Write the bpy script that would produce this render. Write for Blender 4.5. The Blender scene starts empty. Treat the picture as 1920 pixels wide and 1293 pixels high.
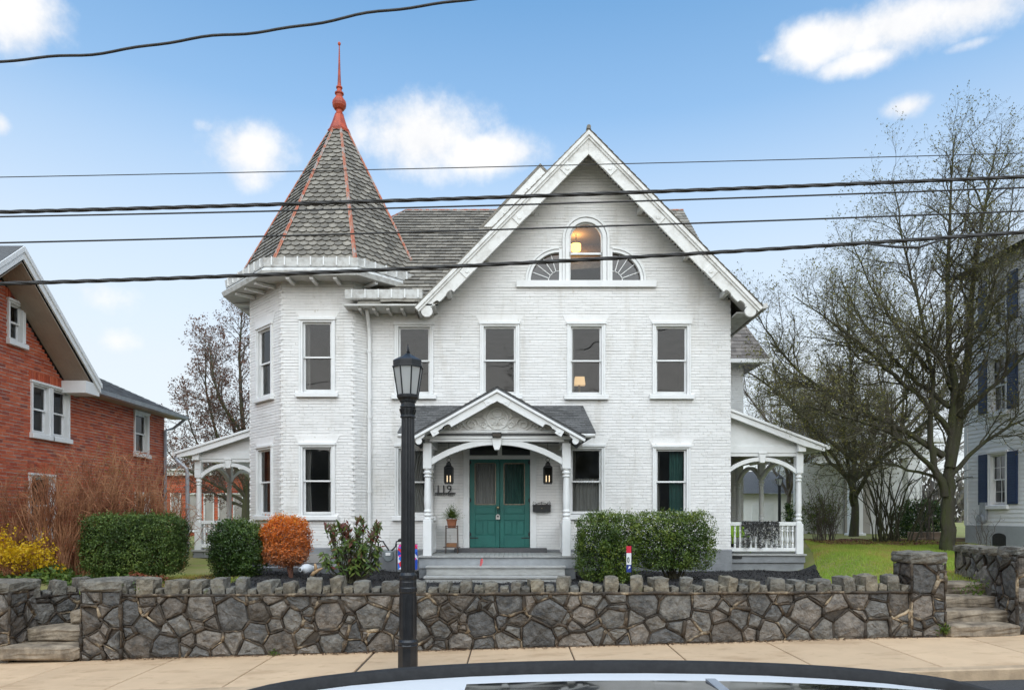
import bpy, bmesh, math, random
import numpy as np
from mathutils import Vector, Matrix

R = math.radians
SC = bpy.context.scene
COL = SC.collection
rnd = random.Random(7)
nrg = np.random.default_rng(7)

# ------------------------------------------------------------------ camera
# level camera with a rising front (vertical shift): eye 2 m above the far pavement
F_PX, CX, HY, EYE = 1280.0, 960.0, 968.0, 2.0
cam_d = bpy.data.cameras.new('camera')
cam = bpy.data.objects.new('camera', cam_d)
COL.objects.link(cam)
cam.location = (0, 0, EYE)
cam.rotation_euler = (R(90), 0, 0)
cam_d.sensor_width = 36
cam_d.lens = 36 * F_PX / 1920
cam_d.shift_y = (HY - 646.5) / 1920
cam_d.clip_start = 0.05
cam_d.clip_end = 3000
SC.camera = cam

# ------------------------------------------------------------------ light
SUN_EL, SUN_AZ = R(48), R(177)           # behind the camera, veiled by thin cloud
wd = bpy.data.worlds.new('World')
SC.world = wd
wd.use_nodes = True
wnt = wd.node_tree
wd.cycles.sampling_method = 'MANUAL'
wd.cycles.sample_map_resolution = 256
wnt.nodes.clear()
def wn(t, **k):
    n = wnt.nodes.new(t)
    for a, b in k.items(): setattr(n, a, b)
    return n
def wl(a, b): wnt.links.new(a, b)
def wmath(op, a, b=None, c=None, clamp=False):
    n = wn('ShaderNodeMath', operation=op, use_clamp=clamp)
    for i, x in enumerate((a, b, c)):
        if x is None: continue
        if isinstance(x, (int, float)): n.inputs[i].default_value = x
        else: wl(x, n.inputs[i])
    return n.outputs[0]
sky = wn('ShaderNodeTexSky', sky_type='NISHITA')
sky.sun_disc = False
sky.sun_elevation = SUN_EL
sky.sun_rotation = SUN_AZ
sky.air_density = 1.0
sky.dust_density = 0.6
sky.ozone_density = 1.5
tc = wn('ShaderNodeTexCoord')
sep = wn('ShaderNodeSeparateXYZ')
wl(tc.outputs['Generated'], sep.inputs[0])
az = wmath('ARCTAN2', sep.outputs[0], sep.outputs[1])
el = wmath('ARCSINE', sep.outputs[2])
# pale veil of thin high cloud that thickens towards the horizon, all round
veil_r = wn('ShaderNodeValToRGB')
wl(wmath('MULTIPLY', el, 1 / 1.57), veil_r.inputs[0])
ce = veil_r.color_ramp.elements
ce[0].position = 0.0; ce[0].color = (.96, .96, .96, 1)
ce[1].position = 0.42; ce[1].color = (.03, .03, .03, 1)
for p_, q_ in ((.13, .88), (.22, .66), (.285, .40), (.335, .17)):
    e_ = veil_r.color_ramp.elements.new(p_); e_.color = (q_, q_, q_, 1)
# cumulus patches: (azimuth, elevation, half sizes in radians, bias; larger bias = thinner)
def cl(u, v, ru, rv, k=0.0):
    a = math.atan((u - CX) / F_PX)
    e = math.atan((HY - v) / math.hypot(F_PX, u - CX))
    s = math.cos(a)
    return (a, e, ru / F_PX * s * s, rv / F_PX * s, k)
CLOUDS = [cl(1560, 70, 120, 34), cl(1690, 45, 160, 46), cl(1830, 12, 140, 40), cl(1625, 110, 90, 22, .1),
          cl(790, 258, 120, 60), cl(905, 290, 125, 34), cl(465, 285, 92, 52, .12), cl(470, 330, 62, 34, .25),
          cl(25, 28, 100, 66), cl(1700, 200, 62, 22, .12), cl(170, 548, 130, 44, .42), cl(215, 636, 66, 28, .45), cl(0, 232, 28, 24, .2),
          cl(1815, 84, 70, 14, .4), cl(1435, 110, 34, 12, .4), cl(385, 238, 40, 18, .42),
          (-1.4, .42, .30, .12, 0), (-2.5, .5, .40, .16, 0), (2.4, .5, .4, .16, 0), (1.4, .5, .30, .12, 0), (.2, 1.0, .5, .16, .1)]
nz = wn('ShaderNodeTexNoise')
nz.inputs['Scale'].default_value = 10
nz.inputs['Detail'].default_value = 6
nz.inputs['Roughness'].default_value = .62
wl(tc.outputs['Generated'], nz.inputs['Vector'])
warp = wmath('MULTIPLY_ADD', nz.outputs[0], 2.3, -1.15)
ae = wn('ShaderNodeCombineXYZ')
wl(az, ae.inputs[0]); wl(el, ae.inputs[1])
near_ = None
for (a, e, ra, re, k) in CLOUDS:
    vm = wn('ShaderNodeVectorMath', operation='MULTIPLY_ADD')
    wl(ae.outputs[0], vm.inputs[0])
    vm.inputs[1].default_value = (1 / ra, 1 / re, 0)
    vm.inputs[2].default_value = (-a / ra, -e / re, k)
    ln_ = wn('ShaderNodeVectorMath', operation='LENGTH')
    wl(vm.outputs[0], ln_.inputs[0])
    q_ = ln_.outputs['Value']
    if k: q_ = wmath('ADD', q_, k)
    near_ = q_ if near_ is None else wmath('MINIMUM', near_, q_)
cm = wn('ShaderNodeMapRange', interpolation_type='SMOOTHSTEP')
wl(wmath('ADD', near_, warp), cm.inputs[0])
cm.inputs[1].default_value = 1.28; cm.inputs[2].default_value = .30
cm.inputs[3].default_value = 0; cm.inputs[4].default_value = 1
total = cm.outputs[0]
# cloud body: white tops, faint blue-grey folds
cc = wn('ShaderNodeMix', data_type='RGBA')
fold = wn('ShaderNodeMapRange')
wl(nz.outputs[0], fold.inputs[0])
fold.inputs[1].default_value = .42; fold.inputs[2].default_value = .68
wl(fold.outputs[0], cc.inputs[0])
cc.inputs[6].default_value = (4.7, 4.7, 4.72, 1)
cc.inputs[7].default_value = (4.0, 4.12, 4.32, 1)
tint = wn('ShaderNodeMix', data_type='RGBA', blend_type='MULTIPLY')
tint.inputs[0].default_value = 1
wl(sky.outputs[0], tint.inputs[6])
tint.inputs[7].default_value = (.82, 1.22, 1.27, 1)
mx1 = wn('ShaderNodeMix', data_type='RGBA')
wl(veil_r.outputs[0], mx1.inputs[0])
wl(tint.outputs[2], mx1.inputs[6])
mx1.inputs[7].default_value = (3.98, 4.10, 4.22, 1)
mx2 = wn('ShaderNodeMix', data_type='RGBA')
wl(total, mx2.inputs[0])
wl(mx1.outputs[2], mx2.inputs[6])
wl(cc.outputs[2], mx2.inputs[7])
bg = wn('ShaderNodeBackground')
bg.inputs['Strength'].default_value = 0.1
wl(mx2.outputs[2], bg.inputs[0])
wo = wn('ShaderNodeOutputWorld')
wl(bg.outputs[0], wo.inputs[0])

sun_d = bpy.data.lights.new('sun', 'SUN')
sun_d.energy = 1.5
sun_d.angle = R(95)
sun_d.color = (1, .935, .85)
sun = bpy.data.objects.new('sun', sun_d)
COL.objects.link(sun)
sdir = Vector((math.sin(SUN_AZ) * math.cos(SUN_EL), math.cos(SUN_AZ) * math.cos(SUN_EL), math.sin(SUN_EL)))
sun.rotation_euler = sdir.to_track_quat('Z', 'Y').to_euler()
sun.location = (0, 0, 40)

vs = SC.view_settings
vs.view_transform = 'Standard'
vs.look = 'None'
vs.gamma = 1
vs.use_curve_mapping = False
vs.exposure = 1.13
SC.cycles.max_bounces = 6
SC.cycles.diffuse_bounces = 3
SC.cycles.glossy_bounces = 3
SC.cycles.transparent_max_bounces = 16
SC.cycles.caustics_reflective = False
SC.cycles.caustics_refractive = False

# ------------------------------------------------------------------ helpers
def at(u, v, d):
    "photo pixel at depth d metres -> world point"
    return Vector(((u - CX) * d / F_PX, d, EYE - (v - HY) * d / F_PX))
def ax(u, d): return (u - CX) * d / F_PX
def azz(v, d): return EYE - (v - HY) * d / F_PX

W = {}          # world offset of objects used as parents
def woff(o): return W.get(o.name, Vector((0, 0, 0)))
def tag(o, label=None, cat=None, group=None, kind=None):
    if label: o['label'] = label
    if cat: o['category'] = cat
    if group: o['group'] = group
    if kind: o['kind'] = kind
    return o
def thing(name, loc, label, cat, group=None):
    o = bpy.data.objects.new(name, None)
    o.empty_display_size = .2
    COL.objects.link(o)
    o.location = loc
    W[o.name] = Vector(loc)
    return tag(o, label, cat, group)
def link_obj(name, me, m=None, parent=None, smooth=False, bevel=0, label=None, cat=None, group=None, kind=None):
    if m is not None and not me.materials: me.materials.append(m)
    if smooth: me.shade_smooth()
    o = bpy.data.objects.new(name, me)
    COL.objects.link(o)
    if parent is not None:
        o.parent = parent
        o.location = -woff(parent)
    if bevel:
        b = o.modifiers.new('bevel', 'BEVEL')
        b.width = bevel; b.segments = 1; b.limit_method = 'ANGLE'; b.angle_limit = R(40)
    return tag(o, label, cat, group, kind)
def place(name, me, M, parent=None, **k):
    o = link_obj(name, me, None, parent, **k)
    o.matrix_local = Matrix.Translation(-woff(parent) if parent else Vector((0, 0, 0))) @ M
    return o
def frame(o, ang=0.0):
    "wall frame: local x along the wall, y into the wall, z up"
    return Matrix.Translation(o) @ Matrix.Rotation(ang, 4, 'Z')

class MB:
    def __init__(s, M=None):
        s.v, s.f, s.var, s.M = [], [], [], M
    def add(s, verts, faces, var=.5):
        n = len(s.v)
        if s.M is not None:
            verts = [s.M @ Vector(p) for p in verts]
        s.v.extend((p[0], p[1], p[2]) for p in verts)
        s.f.extend(tuple(i + n for i in f) for f in faces)
        s.var.extend([var] * len(faces))
        return s
    def box(s, x0, x1, y0, y1, z0, z1, var=.5):
        return s.add([(x0, y0, z0), (x1, y0, z0), (x1, y1, z0), (x0, y1, z0), (x0, y0, z1), (x1, y0, z1), (x1, y1, z1), (x0, y1, z1)],
                     [(0, 1, 5, 4), (1, 2, 6, 5), (2, 3, 7, 6), (3, 0, 4, 7), (4, 5, 6, 7), (3, 2, 1, 0)], var)
    def prism(s, poly, y0, y1, var=.5):
        "poly of (x, z), counter-clockwise seen from the front (-y)"
        n = len(poly)
        v = [(p[0], y0, p[1]) for p in poly] + [(p[0], y1, p[1]) for p in poly]
        f = [tuple(range(n)), tuple(range(2 * n - 1, n - 1, -1))]
        f += [(i, i + n, (i + 1) % n + n, (i + 1) % n) for i in range(n)]
        return s.add(v, f, var)
    def prismx(s, poly, x0, x1, var=.5):
        "poly of (y, z), extruded along x"
        n = len(poly)
        v = [(x0, p[0], p[1]) for p in poly] + [(x1, p[0], p[1]) for p in poly]
        f = [tuple(range(n - 1, -1, -1)), tuple(range(n, 2 * n))]
        f += [(i, (i + 1) % n, (i + 1) % n + n, i + n) for i in range(n)]
        return s.add(v, f, var)
    def prismz(s, poly, z0, z1, var=.5):
        n = len(poly)
        v = [(p[0], p[1], z0) for p in poly] + [(p[0], p[1], z1) for p in poly]
        f = [tuple(range(n - 1, -1, -1)), tuple(range(n, 2 * n))]
        f += [(i, (i + 1) % n, (i + 1) % n + n, i + n) for i in range(n)]
        return s.add(v, f, var)
    def bar(s, p, q, w, h, up=(0, 0, 1), var=.5):
        p, q = Vector(p), Vector(q)
        d = (q - p).normalized()
        a = d.cross(Vector(up))
        if a.length < 1e-4: a = d.cross(Vector((1, 0, 0)))
        a.normalize()
        b = a.cross(d)
        a *= w / 2; b *= h / 2
        v = [p - a - b, p + a - b, p + a + b, p - a + b, q - a - b, q + a - b, q + a + b, q - a + b]
        return s.add(v, [(3, 2, 1, 0), (4, 5, 6, 7), (0, 1, 5, 4), (1, 2, 6, 5), (2, 3, 7, 6), (3, 0, 4, 7)], var)
    def tube(s, pts, rad, n=8, cap=True, var=.5, closed=False):
        pts = [Vector(p) for p in pts]
        if isinstance(rad, (int, float)): rad = [rad] * len(pts)
        v, f = [], []
        a = None
        L = len(pts)
        for i, p in enumerate(pts):
            if closed: d = pts[(i + 1) % L] - pts[i - 1]
            else: d = pts[min(i + 1, L - 1)] - pts[max(i - 1, 0)]
            if d.length < 1e-7: d = Vector((0, 0, 1))
            d.normalize()
            if a is None:
                a = d.cross(Vector((0, 0, 1)) if abs(d.z) < .9 else Vector((1, 0, 0)))
            a = a - d * a.dot(d)
            if a.length < 1e-6: a = d.orthogonal()
            a.normalize()
            b = d.cross(a)
            r = rad[i]
            for k in range(n):
                t = 2 * math.pi * k / n
                v.append(p + a * (r * math.cos(t)) + b * (r * math.sin(t)))
        for i in range(L - 1 + (1 if closed else 0)):
            for k in range(n):
                i2 = (i + 1) % L
                f.append((i * n + k, i * n + (k + 1) % n, i2 * n + (k + 1) % n, i2 * n + k))
        if cap and not closed:
            f.append(tuple(range(n - 1, -1, -1)))
            f.append(tuple((L - 1) * n + k for k in range(n)))
        return s.add(v, f, var)
    def lathe(s, prof, cx=0, cy=0, n=16, rot=0.0, var=.5):
        v, f = [], []
        for (r, z) in prof:
            for k in range(n):
                t = 2 * math.pi * k / n + rot
                v.append((cx + r * math.cos(t), cy + r * math.sin(t), z))
        for i in range(len(prof) - 1):
            for k in range(n):
                f.append((i * n + k, i * n + (k + 1) % n, (i + 1) * n + (k + 1) % n, (i + 1) * n + k))
        f.append(tuple(range(n - 1, -1, -1)))
        f.append(tuple((len(prof) - 1) * n + k for k in range(n)))
        return s.add(v, f, var)
    def mesh(s, name):
        me = bpy.data.meshes.new(name)
        me.from_pydata(s.v, [], s.f)
        a = me.attributes.new('var', 'FLOAT', 'FACE')
        a.data.foreach_set('value', s.var)
        return me
    def build(s, name, m, parent=None, **k):
        return link_obj(name, s.mesh(name), m, parent, **k)

def np_mesh(name, verts, faces, var=None):
    "verts (N,3), faces (M,k)"
    me = bpy.data.meshes.new(name)
    k = faces.shape[1]
    me.vertices.add(len(verts))
    me.vertices.foreach_set('co', verts.astype(np.float32).ravel())
    me.loops.add(faces.size)
    me.loops.foreach_set('vertex_index', faces.astype(np.int32).ravel())
    me.polygons.add(len(faces))
    me.polygons.foreach_set('loop_start', np.arange(0, faces.size, k, dtype=np.int32))
    me.update(calc_edges=True)
    if var is not None:
        a = me.attributes.new('var', 'FLOAT', 'FACE')
        a.data.foreach_set('value', var.astype(np.float32))
    return me

# ------------------------------------------------------------------ materials
def mat(name, c1, c2=None, rough=.7, scale=5, var=0.0, bump=0.0, bscale=50, metal=0.0, spec=.5, c3=None, stretch=None,
        lo=.35, hi=.65, rand=False, ramp=None, trans=0.0, coat=0.0, grime=None):
    m = bpy.data.materials.new(name)
    m.use_nodes = True
    nt = m.node_tree
    b = nt.nodes['Principled BSDF']
    def N(t, **k):
        n = nt.nodes.new(t)
        for a, q in k.items(): setattr(n, a, q)
        return n
    L = nt.links.new
    tcn = N('ShaderNodeTexCoord')
    vec = tcn.outputs['Object']
    if stretch:
        mp = N('ShaderNodeMapping')
        mp.inputs['Scale'].default_value = stretch
        L(vec, mp.inputs[0]); vec = mp.outputs[0]
    c1 = (*c1, 1)
    out = None
    if c2 is not None:
        c2 = (*c2, 1)
        nz = N('ShaderNodeTexNoise')
        nz.inputs['Scale'].default_value = scale
        nz.inputs['Detail'].default_value = 8
        nz.inputs['Roughness'].default_value = .62
        L(vec, nz.inputs['Vector'])
        rp = N('ShaderNodeValToRGB')
        rp.color_ramp.elements[0].position = lo; rp.color_ramp.elements[0].color = c1
        rp.color_ramp.elements[1].position = hi; rp.color_ramp.elements[1].color = c2
        if c3 is not None:
            e = rp.color_ramp.elements.new((lo + hi) / 2); e.color = (*c3, 1)
        L(nz.outputs[0], rp.inputs[0])
        out = rp.outputs[0]
    if ramp is not None:          # colour picked per piece from a ramp
        at_ = N('ShaderNodeAttribute', attribute_name='var')
        rp = N('ShaderNodeValToRGB')
        els = rp.color_ramp.elements
        els[0].position = ramp[0][0]; els[0].color = (*ramp[0][1], 1)
        els[1].position = ramp[-1][0]; els[1].color = (*ramp[-1][1], 1)
        for (p, c) in ramp[1:-1]:
            e = els.new(p); e.color = (*c, 1)
        L(at_.outputs['Fac'], rp.inputs[0])
        if out is not None:
            mx = N('ShaderNodeMix', data_type='RGBA', blend_type='MULTIPLY')
            mx.inputs[0].default_value = 1
            L(out, mx.inputs[6]); L(rp.outputs[0], mx.inputs[7])
            out = mx.outputs[2]
        else: out = rp.outputs[0]
    if var or rand:
        if rand: src = N('ShaderNodeObjectInfo').outputs['Random']
        else: src = N('ShaderNodeAttribute', attribute_name='var').outputs['Fac']
        mr = N('ShaderNodeMapRange')
        mr.inputs[3].default_value = 1 - var; mr.inputs[4].default_value = 1 + var
        L(src, mr.inputs[0])
        mx = N('ShaderNodeMix', data_type='RGBA', blend_type='MULTIPLY')
        mx.inputs[0].default_value = 1
        if out is None: mx.inputs[6].default_value = c1
        else: L(out, mx.inputs[6])
        L(mr.outputs[0], mx.inputs[7])
        out = mx.outputs[2]
    if grime:                     # (scale vector, start, end, colour multiplier): stains with their own shape
        for (gs, g0, g1, gc) in grime:
            gm_ = N('ShaderNodeMapping'); gm_.inputs['Scale'].default_value = gs
            L(tcn.outputs['Object'], gm_.inputs[0])
            gn = N('ShaderNodeTexNoise'); gn.inputs['Scale'].default_value = 1; gn.inputs['Detail'].default_value = 7; gn.inputs['Roughness'].default_value = .65
            L(gm_.outputs[0], gn.inputs['Vector'])
            gr_ = N('ShaderNodeMapRange', interpolation_type='SMOOTHSTEP')
            gr_.inputs[1].default_value = g0; gr_.inputs[2].default_value = g1
            L(gn.outputs[0], gr_.inputs[0])
            mx = N('ShaderNodeMix', data_type='RGBA', blend_type='MULTIPLY')
            L(gr_.outputs[0], mx.inputs[0])
            if out is None: mx.inputs[6].default_value = c1
            else: L(out, mx.inputs[6])
            mx.inputs[7].default_value = (*gc, 1)
            out = mx.outputs[2]
    if out is None: b.inputs['Base Color'].default_value = c1
    else: L(out, b.inputs['Base Color'])
    b.inputs['Roughness'].default_value = rough
    b.inputs['Metallic'].default_value = metal
    b.inputs['Specular IOR Level'].default_value = spec
    if trans:
        b.inputs['Subsurface Weight'].default_value = 0
    if coat:
        b.inputs['Coat Weight'].default_value = coat
        b.inputs['Coat Roughness'].default_value = .03
    if bump:
        nb = N('ShaderNodeTexNoise')
        nb.inputs['Scale'].default_value = bscale
        nb.inputs['Detail'].default_value = 6
        nb.inputs['Roughness'].default_value = .6
        L(vec, nb.inputs['Vector'])
        bp = N('ShaderNodeBump')
        bp.inputs['Strength'].default_value = min(1, bump)
        bp.inputs['Distance'].default_value = .02 * max(1, bump)
        L(nb.outputs[0], bp.inputs['Height'])
        L(bp.outputs[0], b.inputs['Normal'])
    return m
def leaf_mat(name, ramp, rough=.5, tl=.35, spec=.4):
    "leaf: diffuse with light shining through, colour per leaf"
    m = bpy.data.materials.new(name)
    m.use_nodes = True
    nt = m.node_tree
    b = nt.nodes['Principled BSDF']
    a = nt.nodes.new('ShaderNodeAttribute'); a.attribute_name = 'var'
    rp = nt.nodes.new('ShaderNodeValToRGB')
    els = rp.color_ramp.elements
    els[0].position = ramp[0][0]; els[0].color = (*ramp[0][1], 1)
    els[1].position = ramp[-1][0]; els[1].color = (*ramp[-1][1], 1)
    for (p, c) in ramp[1:-1]:
        e = els.new(p); e.color = (*c, 1)
    nt.links.new(a.outputs['Fac'], rp.inputs[0])
    nt.links.new(rp.outputs[0], b.inputs['Base Color'])
    b.inputs['Roughness'].default_value = rough
    b.inputs['Specular IOR Level'].default_value = spec
    t = nt.nodes.new('ShaderNodeBsdfTranslucent')
    nt.links.new(rp.outputs[0], t.inputs[0])
    mx = nt.nodes.new('ShaderNodeMixShader')
    mx.inputs[0].default_value = tl
    nt.links.new(b.outputs[0], mx.inputs[1]); nt.links.new(t.outputs[0], mx.inputs[2])
    nt.links.new(mx.outputs[0], nt.nodes['Material Output'].inputs[0])
    return m
def emit(name, c, s):
    m = bpy.data.materials.new(name)
    m.use_nodes = True
    b = m.node_tree.nodes['Principled BSDF']
    b.inputs['Base Color'].default_value = (*c, 1)
    b.inputs['Emission Color'].default_value = (*c, 1)
    b.inputs['Emission Strength'].default_value = s
    return m
def glass(name, tint=(.82, .85, .86), refl=.052):
    m = bpy.data.materials.new(name)
    m.use_nodes = True
    nt = m.node_tree
    nt.nodes.remove(nt.nodes['Principled BSDF'])
    t = nt.nodes.new('ShaderNodeBsdfTransparent'); t.inputs[0].default_value = (*tint, 1)
    g = nt.nodes.new('ShaderNodeBsdfGlossy'); g.inputs['Roughness'].default_value = .01
    lw = nt.nodes.new('ShaderNodeFresnel'); lw.inputs[0].default_value = 1.5
    tcn = nt.nodes.new('ShaderNodeTexCoord')
    nz = nt.nodes.new('ShaderNodeTexNoise'); nz.inputs['Scale'].default_value = 2.2; nz.inputs['Detail'].default_value = 1
    nt.links.new(tcn.outputs['Object'], nz.inputs['Vector'])
    bp = nt.nodes.new('ShaderNodeBump'); bp.inputs['Strength'].default_value = .12; bp.inputs['Distance'].default_value = .03
    nt.links.new(nz.outputs[0], bp.inputs['Height'])
    nt.links.new(bp.outputs[0], g.inputs['Normal'])
    ml = nt.nodes.new('ShaderNodeMath'); ml.operation = 'MULTIPLY_ADD'
    ml.inputs[1].default_value = 1.0; ml.inputs[2].default_value = refl - .04
    nt.links.new(lw.outputs[0], ml.inputs[0])
    mx = nt.nodes.new('ShaderNodeMixShader')
    nt.links.new(ml.outputs[0], mx.inputs[0])
    nt.links.new(t.outputs[0], mx.inputs[1]); nt.links.new(g.outputs[0], mx.inputs[2])
    nt.links.new(mx.outputs[0], nt.nodes['Material Output'].inputs[0])
    return m

M_ = {}
M_['brick_white'] = mat('white_painted_brick', (.84, .825, .805), (.76, .745, .72), rough=.65, scale=2.2, var=.03, bump=.38, bscale=42, lo=.42, hi=.78,
                        grime=[((2.6, 2.6, .45), .52, .72, (.88, .865, .84)), ((9, 9, 7), .63, .72, (.78, .75, .70)), ((.7, .7, .9), .55, .75, (.95, .94, .92))])
M_['mortar_shaded'] = mat('shaded_white_mortar', (.60, .595, .58), (.70, .695, .68), rough=.8, scale=5, bump=.4, bscale=60)  # white paint greyed: shade of the recessed joints is put into the colour
M_['trim'] = mat('white_trim_paint', (.80, .80, .79), (.70, .70, .68), rough=.45, scale=3, bump=.12, bscale=30, lo=.45, hi=.8)
M_['trim_old'] = mat('weathered_white_trim', (.76, .75, .72), (.52, .50, .46), rough=.6, scale=5, bump=.25, bscale=30, lo=.45, hi=.75)
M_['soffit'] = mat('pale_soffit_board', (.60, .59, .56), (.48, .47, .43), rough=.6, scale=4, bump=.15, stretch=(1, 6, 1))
M_['gutter'] = mat('pale_metal_gutter', (.62, .62, .60), (.36, .34, .31), rough=.5, scale=7, bump=.15, lo=.42, hi=.75)
M_['slate'] = mat('weathered_slate', (.255, .232, .192), (.146, .132, .110), rough=.7, scale=9, var=.34, bump=.45, bscale=45)
M_['slate_brown'] = mat('brown_slate', (.20, .175, .155), (.14, .12, .105), rough=.65, scale=8, var=.28, bump=.4, bscale=45)
M_['shingle'] = mat('grey_asphalt_shingle', (.13, .13, .128), (.075, .075, .075), rough=.8, scale=26, var=.3, bump=.6, bscale=90)
M_['red_flash'] = mat('faded_red_roof_flashing', (.40, .075, .035), (.34, .31, .29), rough=.55, scale=4.5, bump=.4, c3=(.42, .16, .085), lo=.36, hi=.60, stretch=(2, 2, 1))
M_['red_metal'] = mat('red_painted_finial', (.50, .075, .022), (.24, .035, .015), rough=.5, scale=5, bump=.15)
M_['found'] = mat('grey_painted_foundation', (.27, .28, .29), (.20, .205, .21), rough=.75, scale=3, bump=.5, bscale=25)
M_['deck'] = mat('grey_porch_paint', (.40, .40, .385), (.28, .275, .26), rough=.55, scale=4, bump=.25, bscale=30, lo=.42, hi=.72, stretch=(1, 3, 3))
M_['glass'] = glass('window_glass')
M_['glass_dark'] = glass('dim_window_glass', (.40, .42, .44), .09)
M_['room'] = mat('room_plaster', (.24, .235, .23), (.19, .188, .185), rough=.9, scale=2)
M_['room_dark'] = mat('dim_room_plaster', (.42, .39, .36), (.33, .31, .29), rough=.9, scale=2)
M_['curtain'] = mat('grey_curtain_cloth', (.42, .40, .37), (.33, .31, .28), rough=.9, scale=5, stretch=(3, 3, .4))
M_['curtain_green'] = mat('green_curtain_cloth', (.06, .17, .14), (.04, .12, .10), rough=.9, scale=5, stretch=(3, 3, .4))
M_['curtain_brown'] = mat('brown_curtain_cloth', (.26, .14, .08), (.18, .10, .06), rough=.9, scale=5, stretch=(3, 3, .4))
M_['door'] = mat('teal_door_paint', (.022, .150, .125), (.016, .118, .100), rough=.38, scale=3, bump=.12, bscale=24)
M_['black'] = mat('black_painted_metal', (.012, .012, .013), (.022, .022, .022), rough=.42, scale=14, bump=.15)
M_['lamp_black'] = mat('black_lamp_post_paint', (.010, .011, .013), (.020, .021, .024), rough=.36, scale=9, bump=.12, bscale=40)
M_['brass'] = mat('old_brass', (.42, .34, .20), (.30, .24, .15), rough=.35, metal=.9, scale=20)
M_['stone'] = mat('grey_rubble_stone', (1.15, 1.15, 1.15), (.42, .43, .45), rough=.62, scale=9, bump=2.2, bscale=19, c3=(.80, .79, .77),
                  ramp=[(0, (.105, .102, .100)), (.25, (.160, .152, .140)), (.5, (.215, .200, .178)), (.75, (.240, .205, .172)), (1, (.125, .105, .086))],
                  grime=[((1.6, 1.6, 3), .55, .68, (.55, .52, .48)), ((11, 11, 11), .62, .70, (1.6, 1.55, 1.5))])
M_['cap_stone'] = mat('weathered_cap_stone', (1.1, 1.08, 1.0), (.45, .44, .40), rough=.8, scale=9, bump=1.6, bscale=24, c3=(.82, .80, .76),
                      ramp=[(0, (.15, .142, .130)), (.3, (.225, .205, .170)), (.55, (.19, .185, .172)), (.8, (.27, .235, .180)), (1, (.165, .150, .125))],
                      grime=[((5, 5, 5), .60, .70, (.62, .72, .40))])
M_['mortar'] = mat('brown_raised_mortar', (.48, .37, .24), (.035, .026, .018), rough=.7, scale=2.6, bump=1.2, bscale=26, c3=(.085, .060, .038), lo=.34, hi=.56, grime=[((2.2, 2.2, 2.2), .56, .66, (.45, .42, .40))])
M_['mortar_back'] = mat('dark_damp_mortar', (.085, .066, .048), (.040, .032, .026), rough=.8, scale=6, bump=.9, bscale=30)
M_['walk'] = mat('tan_concrete', (.70, .50, .315), (.60, .425, .265), rough=.75, scale=1.6, var=.06, bump=.45, bscale=120, lo=.3, hi=.72,
                 grime=[((.9, 2.2, 1), .50, .70, (.78, .74, .70)), ((3.5, 5, 3), .56, .68, (.86, .83, .80)), ((34, 34, 34), .72, .78, (.55, .5, .46))])
M_['step'] = mat('stained_concrete_step', (.36, .29, .21), (.13, .10, .07), rough=.8, scale=5, bump=.7, bscale=40)
M_['kerb'] = mat('tan_kerb_concrete', (.58, .42, .27), (.40, .29, .185), rough=.8, scale=4, bump=.5, bscale=60)
M_['asphalt'] = mat('asphalt', (.085, .085, .086), (.055, .055, .056), rough=.85, scale=40, bump=.9, bscale=170)
M_['soil'] = mat('earth_and_turf', (.20, .24, .05), (.28, .24, .10), rough=.95, scale=1.2, bump=.8, bscale=30)
M_['mulch'] = mat('black_mulch', (.018, .017, .018), (.035, .032, .032), rough=.85, scale=20, bump=1.5, bscale=60)
M_['bark'] = mat('mossy_dark_bark', (.075, .064, .046), (.070, .076, .024), rough=.85, scale=2.4, bump=2.6, bscale=22, stretch=(3, 3, .7), lo=.40, hi=.62)
M_['twig'] = mat('dark_twig', (.075, .062, .044), (.062, .060, .024), rough=.8, scale=.8)
M_['twig_grey'] = mat('grey_brown_twig', (.13, .105, .085), (.10, .085, .07), rough=.8, scale=1)
M_['twig_red'] = mat('russet_stem', (.42, .20, .10), (.20, .070, .030), rough=.8, scale=2.2, lo=.42, hi=.58)
M_['brick_red'] = mat('red_brick', (1, 1, 1), (.86, .84, .82), rough=.8, scale=10, bump=.5, bscale=60,
                      ramp=[(0, (.40, .072, .032)), (.4, (.54, .108, .044)), (.75, (.62, .155, .070)), (.9, (.42, .09, .05)), (1, (.24, .065, .045))])
M_['mortar_red'] = mat('pale_brick_mortar', (.56, .46, .40), (.42, .32, .27), rough=.9, scale=6, bump=.4)
M_['house_white'] = mat('white_clapboard_paint', (.88, .87, .86), (.83, .82, .81), rough=.55, scale=3, bump=.15)
M_['shutter'] = mat('navy_shutter_paint', (.016, .040, .105), (.012, .030, .082), rough=.45, scale=5)
M_['tan_soffit'] = mat('tan_vinyl_soffit', (.40, .33, .26), (.35, .285, .225), rough=.6, scale=3)
M_['zinc'] = mat('grey_metal_downspout', (.40, .42, .45), (.30, .32, .35), rough=.4, scale=5, metal=.3)
M_['cable'] = mat('black_cable_sheath', (.022, .021, .020), (.045, .042, .040), rough=.6, scale=9, bump=.4, bscale=50)

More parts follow.
